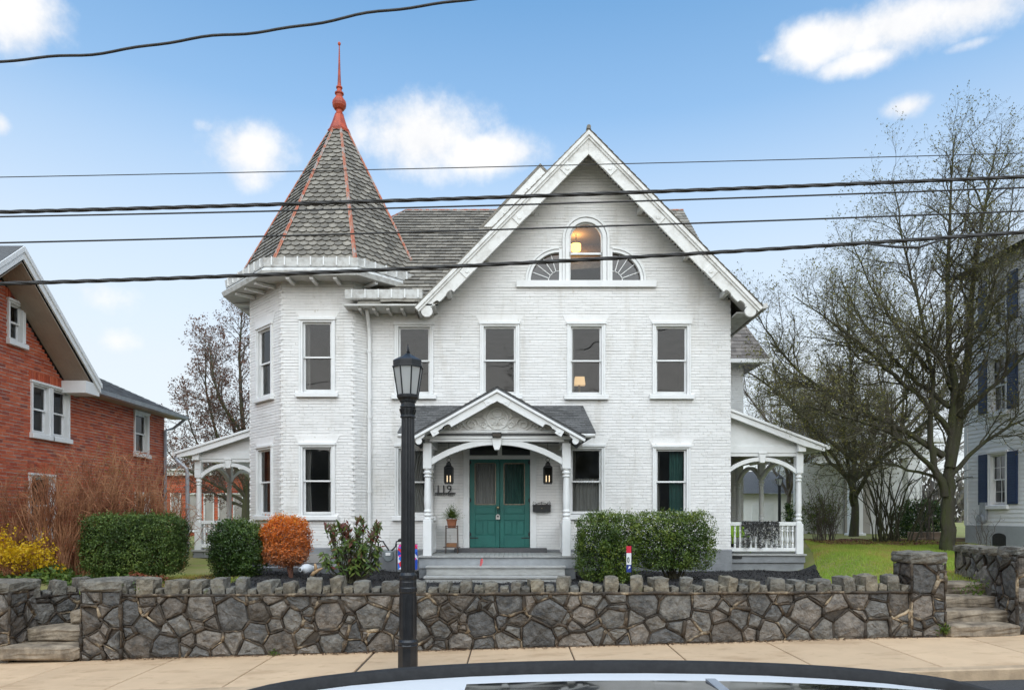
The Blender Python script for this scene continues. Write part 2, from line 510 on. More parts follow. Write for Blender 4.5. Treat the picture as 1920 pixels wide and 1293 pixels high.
# ------------------------------------------------------------------ brick, tile and window builders
def cut(iv, a, b):
    out = []
    for (p, q) in iv:
        if b <= p or a >= q: out.append((p, q)); continue
        if a > p: out.append((p, a))
        if b < q: out.append((b, q))
    return out
def rect_open(u, z0, w, h):
    return lambda z: (u - w / 2, u + w / 2) if z0 < z < z0 + h else None
def brick_wall(M, z0, z1, base, opens, bm, mm, ch=.070, bl=.212, joint=.010, depth=.012, seed=1, rough=.0028, head=.0045, merge=.3):
    r = random.Random(seed)
    bm.M = mm.M = M
    n = int(round((z1 - z0) / ch))
    ch = (z1 - z0) / n
    for i in range(n):
        a, b = z0 + i * ch, z0 + (i + 1) * ch
        z = (a + b) / 2
        iv = base(z)
        for o in opens:
            c = o(z)
            if c: iv = cut(iv, *c)
        off = (i % 2) * .5 * bl + r.uniform(-.02, .02)
        wob = r.uniform(-.002, .002)
        for (p, q) in iv:
            if q - p < .004: continue
            mm.add([(p, depth, a), (q, depth, a), (q, depth, b), (p, depth, b)], [(0, 1, 2, 3)])
            k = math.floor((p - off) / bl)
            x = off + k * bl
            while x < q:
                bb = bl * (2 if r.random() < merge else 1)
                u0, u1 = max(x, p), min(x + bb - head, q)
                if u1 - u0 > .025:
                    f = -r.uniform(0, rough)
                    t0, t1 = r.uniform(-rough, rough) * .7, r.uniform(-rough, rough) * .7
                    za, zb = a + joint * r.uniform(.25, .80) + wob, b - joint * r.uniform(.15, .6) + wob
                    sk = r.uniform(-.003, .003)
                    v = [(u0, f + t0, za), (u1, f + t0, za + sk), (u1, f + t1, zb + sk), (u0, f + t1, zb),
                         (u0, depth, za), (u1, depth, za), (u1, depth, zb), (u0, depth, zb)]
                    bm.add(v, [(0, 1, 2, 3), (0, 4, 5, 1), (1, 5, 6, 2), (2, 6, 7, 3), (3, 7, 4, 0)], r.random())
                x += bb
def clip_poly(poly, clip):
    "convex clip, both counter-clockwise"
    out = poly
    n = len(clip)
    for i in range(n):
        if not out: return []
        ax_, ay_ = clip[i]
        bx_, by_ = clip[(i + 1) % n]
        ex, ey = bx_ - ax_, by_ - ay_
        inp, out = out, []
        for j in range(len(inp)):
            p, q = inp[j - 1], inp[j]
            dp = ex * (p[1] - ay_) - ey * (p[0] - ax_)
            dq = ex * (q[1] - ay_) - ey * (q[0] - ax_)
            if dq >= 0:
                if dp < 0:
                    t = dp / (dp - dq)
                    out.append((p[0] + (q[0] - p[0]) * t, p[1] + (q[1] - p[1]) * t))
                out.append(q)
            elif dp >= 0:
                t = dp / (dp - dq)
                out.append((p[0] + (q[0] - p[0]) * t, p[1] + (q[1] - p[1]) * t))
    return out
def area(poly):
    return .5 * sum(poly[i - 1][0] * poly[i][1] - poly[i][0] * poly[i - 1][1] for i in range(len(poly)))
def slope_frame(o, xdir, sdir):
    x = Vector(xdir).normalized(); s = Vector(sdir).normalized(); n = x.cross(s)
    m = Matrix((x, s, n)).transposed().to_4x4()
    return Matrix.Translation(o) @ m
def tile_field(M, outline, e, w, shape='rect', lift=.016, th=.008, seed=1, keep=None, base=.012, jit=.006, x0=None):
    r = random.Random(seed)
    ss = [p[1] for p in outline]; xs = [p[0] for p in outline]
    tiles = []
    rows = int(math.ceil((max(ss) - min(ss)) / e))
    for i in range(rows):
        s0 = min(ss) + i * e
        off = (i % 2) * w / 2 + (xs[0] if x0 is None else x0) - 40 * w
        x = off + math.floor((min(xs) - off) / w) * w
        while x < max(xs) + w:
            ww = w - .005
            j = r.uniform(-jit, jit)
            a, b, c = x, x + ww, x + ww / 2
            s1 = s0 + e * 1.2
            sa = s0 + j
            if shape == 'rect':
                poly = [(a, sa + r.uniform(-jit, jit) * .5), (b, sa + r.uniform(-jit, jit) * .5), (b, s1), (a, s1)]
            else:
                poly = [(a, sa + .50 * e), (a + ww * .06, sa + .28 * e), (a + ww * .22, sa + .09 * e), (a + ww * .42, sa + .0 * e), (b - ww * .42, sa), (b - ww * .22, sa + .09 * e),
                        (b - ww * .06, sa + .28 * e), (b, sa + .50 * e), (b, s1), (a, s1)]
            x += w
            poly = clip_poly(poly, outline)
            if len(poly) < 3 or area(poly) < .0012: continue
            cx_ = sum(p[0] for p in poly) / len(poly); cs_ = sum(p[1] for p in poly) / len(poly)
            wc = M @ Vector((cx_, cs_, 0))
            if keep and not keep(wc): continue
            tw = r.uniform(-.004, .004)
            n = len(poly)
            top = [(p[0], p[1], base + lift * (1 - (p[1] - sa) / (s1 - sa)) + tw * (p[0] - cx_) / w) for p in poly]
            bot = [(p[0], p[1], q[2] - th) for p, q in zip(poly, top)]
            mb = MB(M)
            mb.add(top + bot, [tuple(range(n))] + [(k, k + n, (k + 1) % n + n, (k + 1) % n) for k in range(n)], r.random())
            tiles.append((area(poly), mb))
    return tiles
def put_tiles(tiles, name, m, parent, limit=300, rest=None):
    tiles = sorted(tiles, key=lambda t: -t[0])
    for a, mb in tiles[:limit]:
        mb.build(name, m, parent)
    if len(tiles) > limit:
        big = MB()
        for a, mb in tiles[limit:]:
            big.add(mb.v, mb.f, mb.var[0])
        big.build(rest or name + 's_field', m, parent, kind='stuff')

def curtain(M, u0, u1, z0, z1, y, m, parent, gather=0.0, seed=1, folds=None):
    r = random.Random(seed)
    n = 36
    k = folds or max(3, int((u1 - u0) / .09))
    mb = MB(M)
    rows = 5
    v, f = [], []
    for j in range(rows + 1):
        t = j / rows
        g = 1 - gather * math.sin(math.pi * min(1, t * 1.1)) * .6
        for i in range(n + 1):
            s = i / n
            x = u0 + (u1 - u0) * s * g
            v.append((x, y + .03 * math.sin(s * k * 6.283 + seed) * (1 - .3 * t) + .008 * r.random(), z1 + (z0 - z1) * t))
    for j in range(rows):
        for i in range(n):
            a = j * (n + 1) + i
            f.append((a, a + n + 1, a + n + 2, a + 1))
    mb.add(v, f)
    return mb.build('curtain', m, parent, smooth=True)

def window(parent, M, u, z0, w, h, rail=.5, gl='glass', lintel=True, sill=True, curt=None, cas=.085, seed=1, colm='trim', muntin=None, sillw=.16):
    "double-hung window: casing is the part, sashes, panes, sill, lintel its pieces"
    T = M_[colm]
    a, b, t = u - w / 2, u + w / 2, z0 + h
    c = MB(M)
    c.box(a - cas, a, -.030, .16, z0 - .01, t, .5)
    c.box(b, b + cas, -.030, .16, z0 - .01, t, .5)
    c.box(a - cas, b + cas, -.030, .16, t, t + cas, .5)
    c.box(a - cas - .004, a - cas * .55, -.047, -.0302, z0 - .01, t + cas * .5)
    c.box(b + cas * .55, b + cas + .004, -.047, -.0302, z0 - .01, t + cas * .5)
    c.box(a - cas - .02, b + cas + .02, -.066, -.001, t + cas * .55, t + cas + .022)
    win = c.build('window', T, parent, bevel=.004)
    zm = z0 + h * rail
    fw = .045
    for nm, (p, q, y) in (('sash', (zm - .02, t, .045)), ('sash', (z0, zm + .02, .085))):
        s = MB(M)
        s.box(a, a + fw, y, y + .035, p, q); s.box(b - fw, b, y, y + .035, p, q)
        s.box(a + fw, b - fw, y, y + .035, q - (.04 if q == t else .038), q)
        s.box(a + fw, b - fw, y, y + .035, p, p + (.065 if p == z0 else .038))
        if muntin:
            nx, ny = muntin
            for i in range(1, nx):
                x = a + fw + (b - a - 2 * fw) * i / nx
                s.box(x - .009, x + .009, y + .004, y + .03, p + .03, q - .03)
            for i in range(1, ny):
                z = p + (q - p) * i / ny
                s.box(a + fw, b - fw, y + .006, y + .028, z - .009, z + .009)
        s.build(nm, T, win)
        g = MB(M)
        g.add([(a + fw * .7, y + .018, p + .02), (b - fw * .7, y + .018, p + .02), (b - fw * .7, y + .018, q - .02), (a + fw * .7, y + .018, q - .02)], [(0, 1, 2, 3)])
        g.build('pane', M_[gl], win)
    if sill:
        s = MB(M)
        s.prismx([(-.095, z0 - .135), (-.001, z0 - .135), (-.001, z0 - .012), (-.030, z0 - .012), (-.095, z0 - .035)], a - sillw, b + sillw)
        s.build('sill', T, win, bevel=.005)
    if lintel:
        s = MB(M)
        s.prism([(a - cas - .03, t + cas + .024), (b + cas + .03, t + cas + .024), (b + cas + .12, t + cas + .20), (a - cas - .12, t + cas + .20)], -.010, .012)
        s.build('lintel', M_['brick_white'], win)
    for cu in (curt or []):
        curtain(M, a + w * cu[0], a + w * cu[1], z0 + h * cu[2], z0 + h * cu[3], .24, M_[cu[4]], win, gather=cu[5] if len(cu) > 5 else 0, seed=seed)
    return win
def room(M, x0, x1, y0, y1, z0, z1, m, parent, name='room_interior'):
    mb = MB(M)
    mb.add([(x0, y0, z0), (x1, y0, z0), (x1, y1, z0), (x0, y1, z0), (x0, y0, z1), (x1, y0, z1), (x1, y1, z1), (x0, y1, z1)],
           [(0, 1, 2, 3), (7, 6, 5, 4), (1, 5, 6, 2), (3, 2, 6, 7), (0, 3, 7, 4)])
    return mb.build(name, M_[m], parent)
def wall_panel(M, base, opens, z0, z1, y0, mb, ch=.07):
    "plain sheet behind the facing with the openings left free"
    mb.M = M
    n = int((z1 - z0) / ch)
    for i in range(n):
        a, b = z0 + (z1 - z0) * i / n, z0 + (z1 - z0) * (i + 1) / n
        iv = base((a + b) / 2)
        for o in opens:
            c = o((a + b) / 2)
            if c: iv = cut(iv, *c)
        for (p, q) in iv:
            mb.add([(p, y0, a), (q, y0, a), (q, y0, b), (p, y0, b)], [(0, 1, 2, 3)])
def turned_post(mb, x, y, z0, z1, w, sq_lo, sq_hi, n=14):
    "porch post: square foot and head, turned shaft with rings"
    h = w / 2
    mb.box(x - h, x + h, y - h, y + h, z0, sq_lo)
    mb.box(x - h, x + h, y - h, y + h, sq_hi, z1)
    r = h * .92
    L = sq_hi - sq_lo
    pr = [(r * 1.0, 0), (r * 1.0, .03), (r * .72, .045), (r * .72, .06), (r * 1.05, .075), (r * 1.05, .105), (r * .75, .12), (r * .75, .135),
          (r * .98, .15), (r * .98, .17), (r * .80, .20), (r * .92, .35), (r * .86, .6), (r * .76, .80), (r * .74, .83), (r * 1.0, .845), (r * 1.0, .865), (r * .72, .88),
          (r * .72, .895), (r * 1.08, .91), (r * 1.08, .94), (r * .78, .955), (r * .78, .97), (r * 1.0, .985), (r * 1.0, 1.0)]
    mb.lathe([(a, sq_lo + b * L) for a, b in pr], x, y, n)
def arch_band(xa, xb, zs, zc, th, n=24, flat=0):
    "segmental arch ribbon between xa and xb: spring zs, crown zc (underside), thickness th; polygon of (x, z)"
    half = (xb - xa) / 2; rise = zc - zs
    Rr = (half * half + rise * rise) / (2 * rise)
    cx_ = (xa + xb) / 2; cz_ = zc - Rr
    a0 = math.asin(half / Rr)
    lo, hi = [], []
    for i in range(n + 1):
        a = -a0 + 2 * a0 * i / n
        lo.append((cx_ + Rr * math.sin(a), cz_ + Rr * math.cos(a)))
        hi.append((cx_ + (Rr + th) * math.sin(a), cz_ + (Rr + th) * math.cos(a)))
    return lo, hi
def arch_mesh(mb, lo, hi, y0, y1):
    n = len(lo)
    for i in range(n - 1):
        p, q, r_, s = lo[i], lo[i + 1], hi[i + 1], hi[i]
        v = [(p[0], y0, p[1]), (q[0], y0, q[1]), (r_[0], y0, r_[1]), (s[0], y0, s[1]), (p[0], y1, p[1]), (q[0], y1, q[1]), (r_[0], y1, r_[1]), (s[0], y1, s[1])]
        f = [(0, 1, 2, 3), (7, 6, 5, 4), (0, 4, 5, 1), (3, 2, 6, 7)]
        if i == 0: f.append((0, 3, 7, 4))
        if i == n - 2: f.append((1, 5, 6, 2))
        mb.add(v, f)
def rake_board(mb, apex, dx, slope, wid, y0, y1, L, scal=3, disc=.11, peak=True):
    """bargeboard running down from apex (x, z) in direction dx with scalloped tail; L along the slope"""
    ca = 1 / math.hypot(1, slope); sa = slope * ca
    def P2(t, w): return (apex[0] + dx * (t * ca - w * sa), apex[1] - (t * sa + w * ca))
    top = [P2(0, 0) , P2(L, 0)]
    lower = []
    t0 = L - .32 - scal * .20
    lower.append(P2(wid * sa / ca, wid))
    lower.append(P2(t0, wid))
    for k in range(scal):
        for i in range(0, 7):
            a = math.pi * i / 6
            lower.append(P2(t0 + .20 * k + .10 - .10 * math.cos(a), wid - .05 - .05 * math.sin(a) * (1 if k % 2 == 0 else -.2) - .03 * k))
    tail = []
    for i in range(0, 11):
        a = math.pi * (1.05 - 1.35 * i / 10)
        tail.append(P2(L - .16 + disc * math.cos(a), wid * .62 + disc * math.sin(a)))
    poly = [P2(0, 0)] + [P2(wid * sa / ca * 1.0, wid)] + lower[1:] + tail + [P2(L, .03), P2(L, 0)]
    if dx < 0: poly = poly[::-1]
    if dx > 0: pass
    if area(poly) < 0: poly = poly[::-1]
    mb.prism(poly, y0, y1)
    return P2

# ------------------------------------------------------------------ the white brick house
FY = 16.6
house = thing('victorian_house', (0.9, FY, .6), 'white painted brick Victorian house with red-trimmed corner turret and teal double doors', 'house')
FM = frame((0, FY, 0))
GX, GZ, GS = 1.79, 10.84, 1.02            # gable wall apex and slope
XL, XR = -3.50, 5.32
def fX(u): return ax(u, FY)
def fZ(v): return azz(v, FY)
wins = []                                  # facade windows: centre, sill, width, height
UPW = [(776.5, 738, 59, 125), (937, 738, 60, 126), (1099, 739, 58, 127), (1259, 738, 58, 126)]
LOW = [(776.5, 965, 58, 124), (1099, 963, 57, 122), (1258.5, 963, 57, 121)]
opens = []
k = FY / F_PX
for (u, v, w, h) in UPW + LOW:
    opens.append(rect_open(fX(u), fZ(v) - .03, w * k + .13, h * k + .10))
# door opening with transom
DX0, DX1, DZ0, DZ1 = fX(880), fX(994), fZ(1026), fZ(860)
opens.append(lambda z: (DX0 - .14, DX1 + .14) if 1.1 < z < fZ(832) else None)
# gable window: central arched light with quarter fans
AX_, AW = fX(1098.5), 31 * k
AZ0, AZS = fZ(527), fZ(448)
FANR = (1048 - 995) * k
FXL, FXR = fX(1048), fX(1148)
def arch_open(z):
    if AZ0 - .02 < z < AZS: return (AX_ - AW - .05, AX_ + AW + .05)
    r = AW + .09
    if AZS <= z < AZS + r:
        q = math.sqrt(max(0, r * r - (z - AZS) ** 2)); return (AX_ - q, AX_ + q)
    return None
def fan_open(sx):
    def f(z):
        r = FANR + .04
        if AZ0 - .02 < z < AZ0 + r:
            q = math.sqrt(max(0, r * r - max(0, z - AZ0) ** 2))
            return (FXL - q, FXL + .02) if sx < 0 else (FXR - .02, FXR + q)
        return None
    return f
opens += [arch_open, fan_open(-1), fan_open(1)]
def facade_base(z):
    hw = (GZ - z) / GS
    if z < 7.10: return [(XL, XR)]
    if hw <= 0: return []
    return [(max(GX - hw, XL), min(GX + hw, XR))]
bm, mm = MB(), MB()
brick_wall(FM, 1.20, 10.76, facade_base, opens, bm, mm, seed=3, joint=.012)
wall = mm.build('wall', M_['mortar_shaded'], house)
bm.build('brickwork', M_['brick_white'], wall, kind='stuff')
back = MB()
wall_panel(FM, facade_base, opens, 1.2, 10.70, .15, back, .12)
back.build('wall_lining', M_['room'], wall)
# body of the house behind the front (side and rear walls, closed)
body = MB()
body.box(5.30, 5.32, FY + .013, 24.0, .5, 7.05)
body.box(-6.70, 5.30, 23.9, 24.0, .5, 7.05)
body.box(-6.70, -6.68, 19.6, 23.9, .5, 7.05)
body.build('side_wall', M_['brick_white'], house)
fo = MB(FM)
fo.box(XL, XR + .03, -.035, .35, .2, 1.20)
fo.box(XR - .3, XR + .03, .352, 7.3, .2, 1.19)
fo.build('foundation', M_['found'], house, bevel=.02)
# rooms behind the windows
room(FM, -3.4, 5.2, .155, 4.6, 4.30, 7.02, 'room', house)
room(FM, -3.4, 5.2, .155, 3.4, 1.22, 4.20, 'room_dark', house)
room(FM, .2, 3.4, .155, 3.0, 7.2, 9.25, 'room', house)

CURT = {0: None, 1: None, 2: [(-.05, .14, 0, 1, 'curtain')], 3: None}
for i, (u, v, w, h) in enumerate(UPW):
    window(house, FM, fX(u), fZ(v), w * k, h * k, rail=.5, curt=CURT[i], seed=i + 1)
LCURT = [[(.30, 1.02, 0, 1, 'curtain', .7)], [(0, 1, 0, .55, 'curtain', .1), (-.02, .2, 0, 1, 'curtain', .3)], [(.52, 1.0, 0, 1, 'curtain_green', .1), (-.02, .2, 0, 1, 'curtain', .2)]]
for i, (u, v, w, h) in enumerate(LOW):
    window(house, FM, fX(u), fZ(v), w * k, h * k, rail=.5, curt=LCURT[i], seed=i + 11, gl='glass')

# gable window
def arc_pts(cx, cz, r, a0, a1, n=18):
    return [(cx + r * math.cos(a0 + (a1 - a0) * i / n), cz + r * math.sin(a0 + (a1 - a0) * i / n)) for i in range(n + 1)]
gw = MB(FM)
for (dr, y0, y1) in ((.10, -.04, .12), (.17, -.065, -.001)):
    r0, r1 = AW + (.0 if dr < .12 else .11), AW + dr
    lo = arc_pts(AX_, AZS, r0, 0, math.pi); hi = arc_pts(AX_, AZS, r1, 0, math.pi)
    arch_mesh(gw, lo, hi, y0, y1)
    for s in (-1, 1):
        x0, x1 = sorted((AX_ + s * r0, AX_ + s * r1))
        gw.box(x0, x1, y0, y1, AZ0, AZS)
for s, xf in ((-1, FXL), (1, FXR)):
    a0, a1 = (math.pi / 2, math.pi) if s < 0 else (0, math.pi / 2)
    for (q0, q1, y0, y1) in ((0, .07, -.04, .12), (.075, .13, -.065, -.001)):
        arch_mesh(gw, arc_pts(xf, AZ0, FANR + q0, a0, a1, 12), arc_pts(xf, AZ0, FANR + q1, a0, a1, 12), y0, y1)
    x0, x1 = sorted((xf, AX_ + s * (AW + .172)))
    gw.box(x0, x1, -.035, .12, AZ0, AZ0 + FANR + .07)
gable_window = gw.build('window', M_['trim'], house, bevel=.004, label='arched attic window with a sunburst quarter fan on each side')
sl = MB(FM)
sl.box(fX(968), fX(1230), -.08, -.001, AZ0 - .16, AZ0 - .002)
sl.build('sill', M_['trim'], gable_window, bevel=.006)
sr = MB(FM)
arch_mesh(sr, arc_pts(AX_, AZ0, FANR + 1.02, 0.0, math.pi, 40), arc_pts(AX_, AZ0, FANR + 1.04, 0, math.pi, 40), .02, .03)
zr = fZ(475)
sh = MB(FM)
for (z0_, z1_, y_) in ((zr - .02, zr + .03, .03), (AZ0, AZ0 + .05, .07)):
    sh.box(AX_ - AW, AX_ + AW, y_, y_ + .04, z0_, z1_)
for s in (-1, 1):
    x0, x1 = sorted((AX_ + s * AW, AX_ + s * (AW - .035)))
    sh.box(x0, x1, .07, .11, AZ0, zr); sh.box(x0, x1, .03, .069, zr, AZS)
arch_mesh(sh, arc_pts(AX_, AZS, AW - .035, 0, math.pi), arc_pts(AX_, AZS, AW, 0, math.pi), .03, .07)
sh.build('sash', M_['trim'], gable_window)
pn = MB(FM)
pn.add([(AX_ - AW, .09, AZ0), (AX_ + AW, .09, AZ0), (AX_ + AW, .09, zr), (AX_ - AW, .09, zr)], [(0, 1, 2, 3)])
pn.build('pane', M_['glass'], gable_window)
pn = MB(FM)
pts = [(AX_ + AW, zr), ] + arc_pts(AX_, AZS, AW, 0, math.pi) + [(AX_ - AW, zr)]
pn.add([(p[0], .05, p[1]) for p in pts], [tuple(range(len(pts)))])
pn.build('pane', M_['glass'], gable_window)
for s, xf in ((-1, FXL), (1, FXR)):
    mu = MB(FM)
    a0, a1 = (math.pi / 2, math.pi) if s < 0 else (0, math.pi / 2)
    ri = FANR * .36
    arch_mesh(mu, arc_pts(xf, AZ0, ri, a0, a1, 10), arc_pts(xf, AZ0, ri + .018, a0, a1, 10), .04, .07)
    for i in range(5):
        a = a0 + (a1 - a0) * (.02 + i * .2 if s > 0 else .18 + i * .2)
        p0 = (xf + ri * math.cos(a), AZ0 + ri * math.sin(a)); p1 = (xf + FANR * math.cos(a), AZ0 + FANR * math.sin(a))
        mu.bar((p0[0], .055, p0[1]), (p1[0], .055, p1[1]), .018, .03, up=(0, 1, 0))
    mu.box(min(xf, xf + s * FANR), max(xf, xf + s * FANR), .04, .07, AZ0, AZ0 + .02)
    mu.build('fan_muntin', M_['trim'], gable_window)
    # one pane between each pair of rays
    angs = [a0] + [a0 + (a1 - a0) * (.02 + i * .2 if s > 0 else .18 + i * .2) for i in range(5)] + [a1]
    for i in range(len(angs) - 1):
        if abs(angs[i + 1] - angs[i]) < .05: continue
        pn = MB(FM)
        pl = arc_pts(xf, AZ0, ri, angs[i], angs[i + 1], 3)[::-1] + arc_pts(xf, AZ0, FANR, angs[i], angs[i + 1], 4)
        pn.add([(p[0], .060, p[1]) for p in pl], [tuple(range(len(pl)))])
        pn.build('pane', M_['glass_dark'], gable_window)
    pn = MB(FM)
    pl = [(xf, AZ0)] + arc_pts(xf, AZ0, ri, a0, a1, 6)
    pn.add([(p[0], .060, p[1]) for p in pl], [tuple(range(len(pl)))])
    pn.build('pane', M_['glass_dark'], gable_window)

# ---- main roof: cross ridge behind, front gable roof, dormer gable
EY, EZ, SL = 15.95, 6.98, 1.0               # eave of the cross roof (front plane), 45 degrees
RY, RZ = 19.85, 10.88
LFT = -3.10                                 # left end of the ridge (hipped)
mr = MB()
hipx = LFT - (RY - EY)
pz = lambda y: EZ - .02 + (y - EY)
mr.add([(-3.62, EY, pz(EY)), (-1.75, EY, pz(EY)), (-1.75, 16.85, pz(16.85)), (5.10, 17.6, pz(17.6)), (4.98, RY, RZ - .02), (LFT, RY, RZ - .02), (-4.4, 18.55, pz(18.55)), (-3.62, 17.2, pz(17.2)),
        (-6.75, 2 * RY - EY, EZ), (5.45, 2 * RY - EY, EZ)],
       [(0, 1, 2, 3, 4, 5, 6, 7), (5, 4, 9, 8), (6, 5, 8)])
roof = mr.build('roof', M_['slate'], house)
ST = 1 / math.hypot(1, SL)
def gable_z(x): return 11.0 - abs(x - GX) * 1.02
Mfront = slope_frame((0, EY, EZ), (1, 0, 0), (0, 1, SL))
Ls = (RY - EY) / ST
def keep_front(p):
    if p.z < gable_z(p.x) - .12: return False
    d = math.hypot(p.x + 4.65, p.y - 18.38)
    if d < max(0, 2.5 - (p.z - 8.05) * .53) - .25: return False
    return True
tl = tile_field(Mfront, [(-3.62, 0), (2.2, 0), (2.2, Ls), (LFT, Ls), (-4.3, Ls * .62)], .185, .27, 'rect', lift=.034, th=.012, seed=21, keep=keep_front, jit=.012)
put_tiles(tl, 'slate', M_['slate'], roof, 300)
Mright = slope_frame((0, EY, EZ), (1, 0, 0), (0, 1, SL))
tl = tile_field(Mright, [(3.8, Ls * .60), (5.10, Ls * .45), (4.98, Ls), (3.8, Ls)], .185, .27, 'rect', seed=22, keep=lambda p: p.z > gable_z(p.x) - .1)
put_tiles(tl, 'slate', M_['slate'], roof, 300)
rc = MB()
rc.tube([(LFT, RY, RZ + .025), (4.98, RY, RZ + .025)], .030, 8)
rc.bar((LFT, RY, RZ + .02), (-4.3, 18.65, RZ - 1.18), .07, .04)
rc.build('ridge_flashing', M_['red_flash'], roof)

# front gable roof
RK, HW = 15.93, 4.06
gr = MB()
gr.add([(GX, RK, 11.0), (GX - HW, RK, 11.0 - HW * 1.02), (GX - HW, 21, 11.0 - HW * 1.02), (GX, 21, 11.0), (GX + HW, RK, 11.0 - HW * 1.02), (GX + HW, 21, 11.0 - HW * 1.02)],
       [(1, 0, 3, 2), (0, 4, 5, 3)])
for s in (-1, 1):
    gr.prism([(GX, 11.04), (GX, 10.95)] + ([(GX + HW * s, 10.95 - HW * 1.02), (GX + HW * s, 11.04 - HW * 1.02)]) if s < 0 else [(GX, 10.95), (GX + HW, 10.95 - HW * 1.02), (GX + HW, 11.04 - HW * 1.02), (GX, 11.04)], RK - .02, 21)
groof = gr.build('gable_roof', M_['slate'], house)
rt = MB()
LG = HW * math.hypot(1, 1.02)
for s in (-1, 1):
    tl = tile_field(slope_frame((GX + s * HW, RK - .03 if s > 0 else 21, 11.045 - HW * 1.02), (0, s, 0), (-s, 0, 1.02)), [(0, 0), (5.05, 0), (5.05, LG), (0, LG)], .185, .30, 'rect', seed=30 + s, base=.005)
    for a, mb in tl: rt.add(mb.v, mb.f, mb.var[0])
rt.build('slate_field', M_['slate'], groof, kind='stuff')
rg = MB()
rg.tube([(GX, RK - .04, 11.075), (GX, 21, 11.075)], .05, 8)
rg.build('ridge_cap', M_['slate'], groof)
sf = MB()                                    # soffit boards under the overhang
for s in (-1, 1):
    for i in range(6):
        y0 = RK + .06 + i * .10
        a = (GX, 10.86); b = (GX + s * HW * .985, 10.86 - HW * .985 * 1.02)
        n_ = (0, 0)
        poly = [a, b, (b[0], b[1] + .03), (a[0], a[1] + .03)]
        if area(poly) < 0: poly = poly[::-1]
        sf.prism(poly, y0, y0 + .096)
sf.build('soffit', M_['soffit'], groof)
rb = MB()
for s in (-1, 1):
    P2 = rake_board(rb, (GX, 10.955), s, 1.02, .35, RK - .0, RK + .055, HW * math.hypot(1, 1.02) - .02, scal=3, disc=.135)
rakeb = rb.build('bargeboard', M_['trim_old'], groof, bevel=.006)
cr = MB()
for s in (-1, 1):
    ca = 1 / math.hypot(1, 1.02); sa = 1.02 * ca
    def Q(t, w): return (GX + s * (t * ca - w * sa), 10.985 - (t * sa + w * ca))
    for (w0, w1, yy) in ((-.0, .07, RK - .06), (.07, .12, RK - .03)):
        poly = [Q(w0 * sa / ca, w0), Q(LG - .02, w0), Q(LG - .02, w1), Q(w1 * sa / ca, w1)]
        if area(poly) < 0: poly = poly[::-1]
        cr.prism(poly, yy, RK - .001)
cr.build('crown_moulding', M_['trim_old'], groof)
for s in (-1, 1):                            # square rosette blocks along the bargeboard
    for t in (.95, 2.55, 4.3):
        mb = MB()
        ca = 1 / math.hypot(1, 1.02); sa = 1.02 * ca
        def Q(t, w): return (GX + s * (t * ca - w * sa), 10.955 - (t * sa + w * ca))
        poly = [Q(t - .13, .125), Q(t + .13, .125), Q(t + .13, .345), Q(t - .13, .345)]
        if area(poly) < 0: poly = poly[::-1]
        mb.prism(poly, RK - .02, RK - .001)
        c = Q(t, .235)
        mb.prism([(c[0] + .05 * math.cos(a * math.pi / 5), c[1] + .05 * math.sin(a * math.pi / 5)) for a in range(10)], RK - .032, RK - .0202)
        mb.build('rosette_block', M_['trim_old'], groof, bevel=.004)
# brackets (purlin ends) under the right rake, eave gutters running back
br = MB()
for t in (1.3, 2.4, 3.3):
    for s in (-1, 1):
        x = GX + s * t; z = 10.62 - t * 1.02
        br = MB()
        br.box(x - .05, x + .05, RK + .08, FY - .013, z + .02, z + .14)
        br.build('purlin_end', M_['trim_old'], groof)
eg = MB()
zE = 11.0 - HW * 1.02
eg.prism([(GX + HW - .02, zE - .02), (GX + HW + .13, zE + .02), (GX + HW + .11, zE + .13), (GX + HW - .03, zE + .09)], RK + .0, 21)
eg.box(5.34, GX + HW - .04, RK + .30, 21, zE - .03, zE + .0)
for i in range(8):
    eg.prism([(GX + HW - .04, zE - .04), (GX + HW + .15, zE + .01), (GX + HW + .13, zE + .15), (GX + HW - .05, zE + .11)], RK + .15 + i * .6, RK + .18 + i * .6)
eg.build('eave_gutter', M_['gutter'], groof)

# cross-gable dormer further back on the left
DY = 18.95
da = (ax(1013, DY), azz(309, DY))
dm = MB()
hw = 2.2; sl_ = 1.05
dm.prism([(da[0] - hw, da[1] - .35 - hw * sl_), (da[0] + hw, da[1] - .35 - hw * sl_), (da[0], da[1] - .35)], DY + .3, DY + .5)
dormer = dm.build('dormer', M_['trim_old'], house)
d2 = MB()
d2.prism([(da[0], da[1] + .04), (da[0] - hw, da[1] + .04 - hw * sl_), (da[0] - hw, da[1] - .06 - hw * sl_), (da[0], da[1] - .06), (da[0] + hw, da[1] - .06 - hw * sl_), (da[0] + hw, da[1] + .04 - hw * sl_)], DY - .01, RY + 1.5)
d2.build('dormer_roof', M_['slate'], dormer)
d3 = MB()
for s in (-1, 1):
    rake_board(d3, (da[0], da[1] - .062), s, sl_, .40, DY, DY + .05, hw * math.hypot(1, sl_), scal=1)
    P_ = lambda t, w: (da[0] + s * (t * .69 - w * .724), da[1] - .062 - (t * .724 + w * .69))
    for t in (.55, 1.5):
        poly = [P_(t - .14, .13), P_(t + .14, .13), P_(t + .14, .39), P_(t - .14, .39)]
        if area(poly) < 0: poly = poly[::-1]
        d3.prism(poly, DY - .02, DY - .001)
d3.build('bargeboard', M_['trim_old'], dormer, bevel=.005)

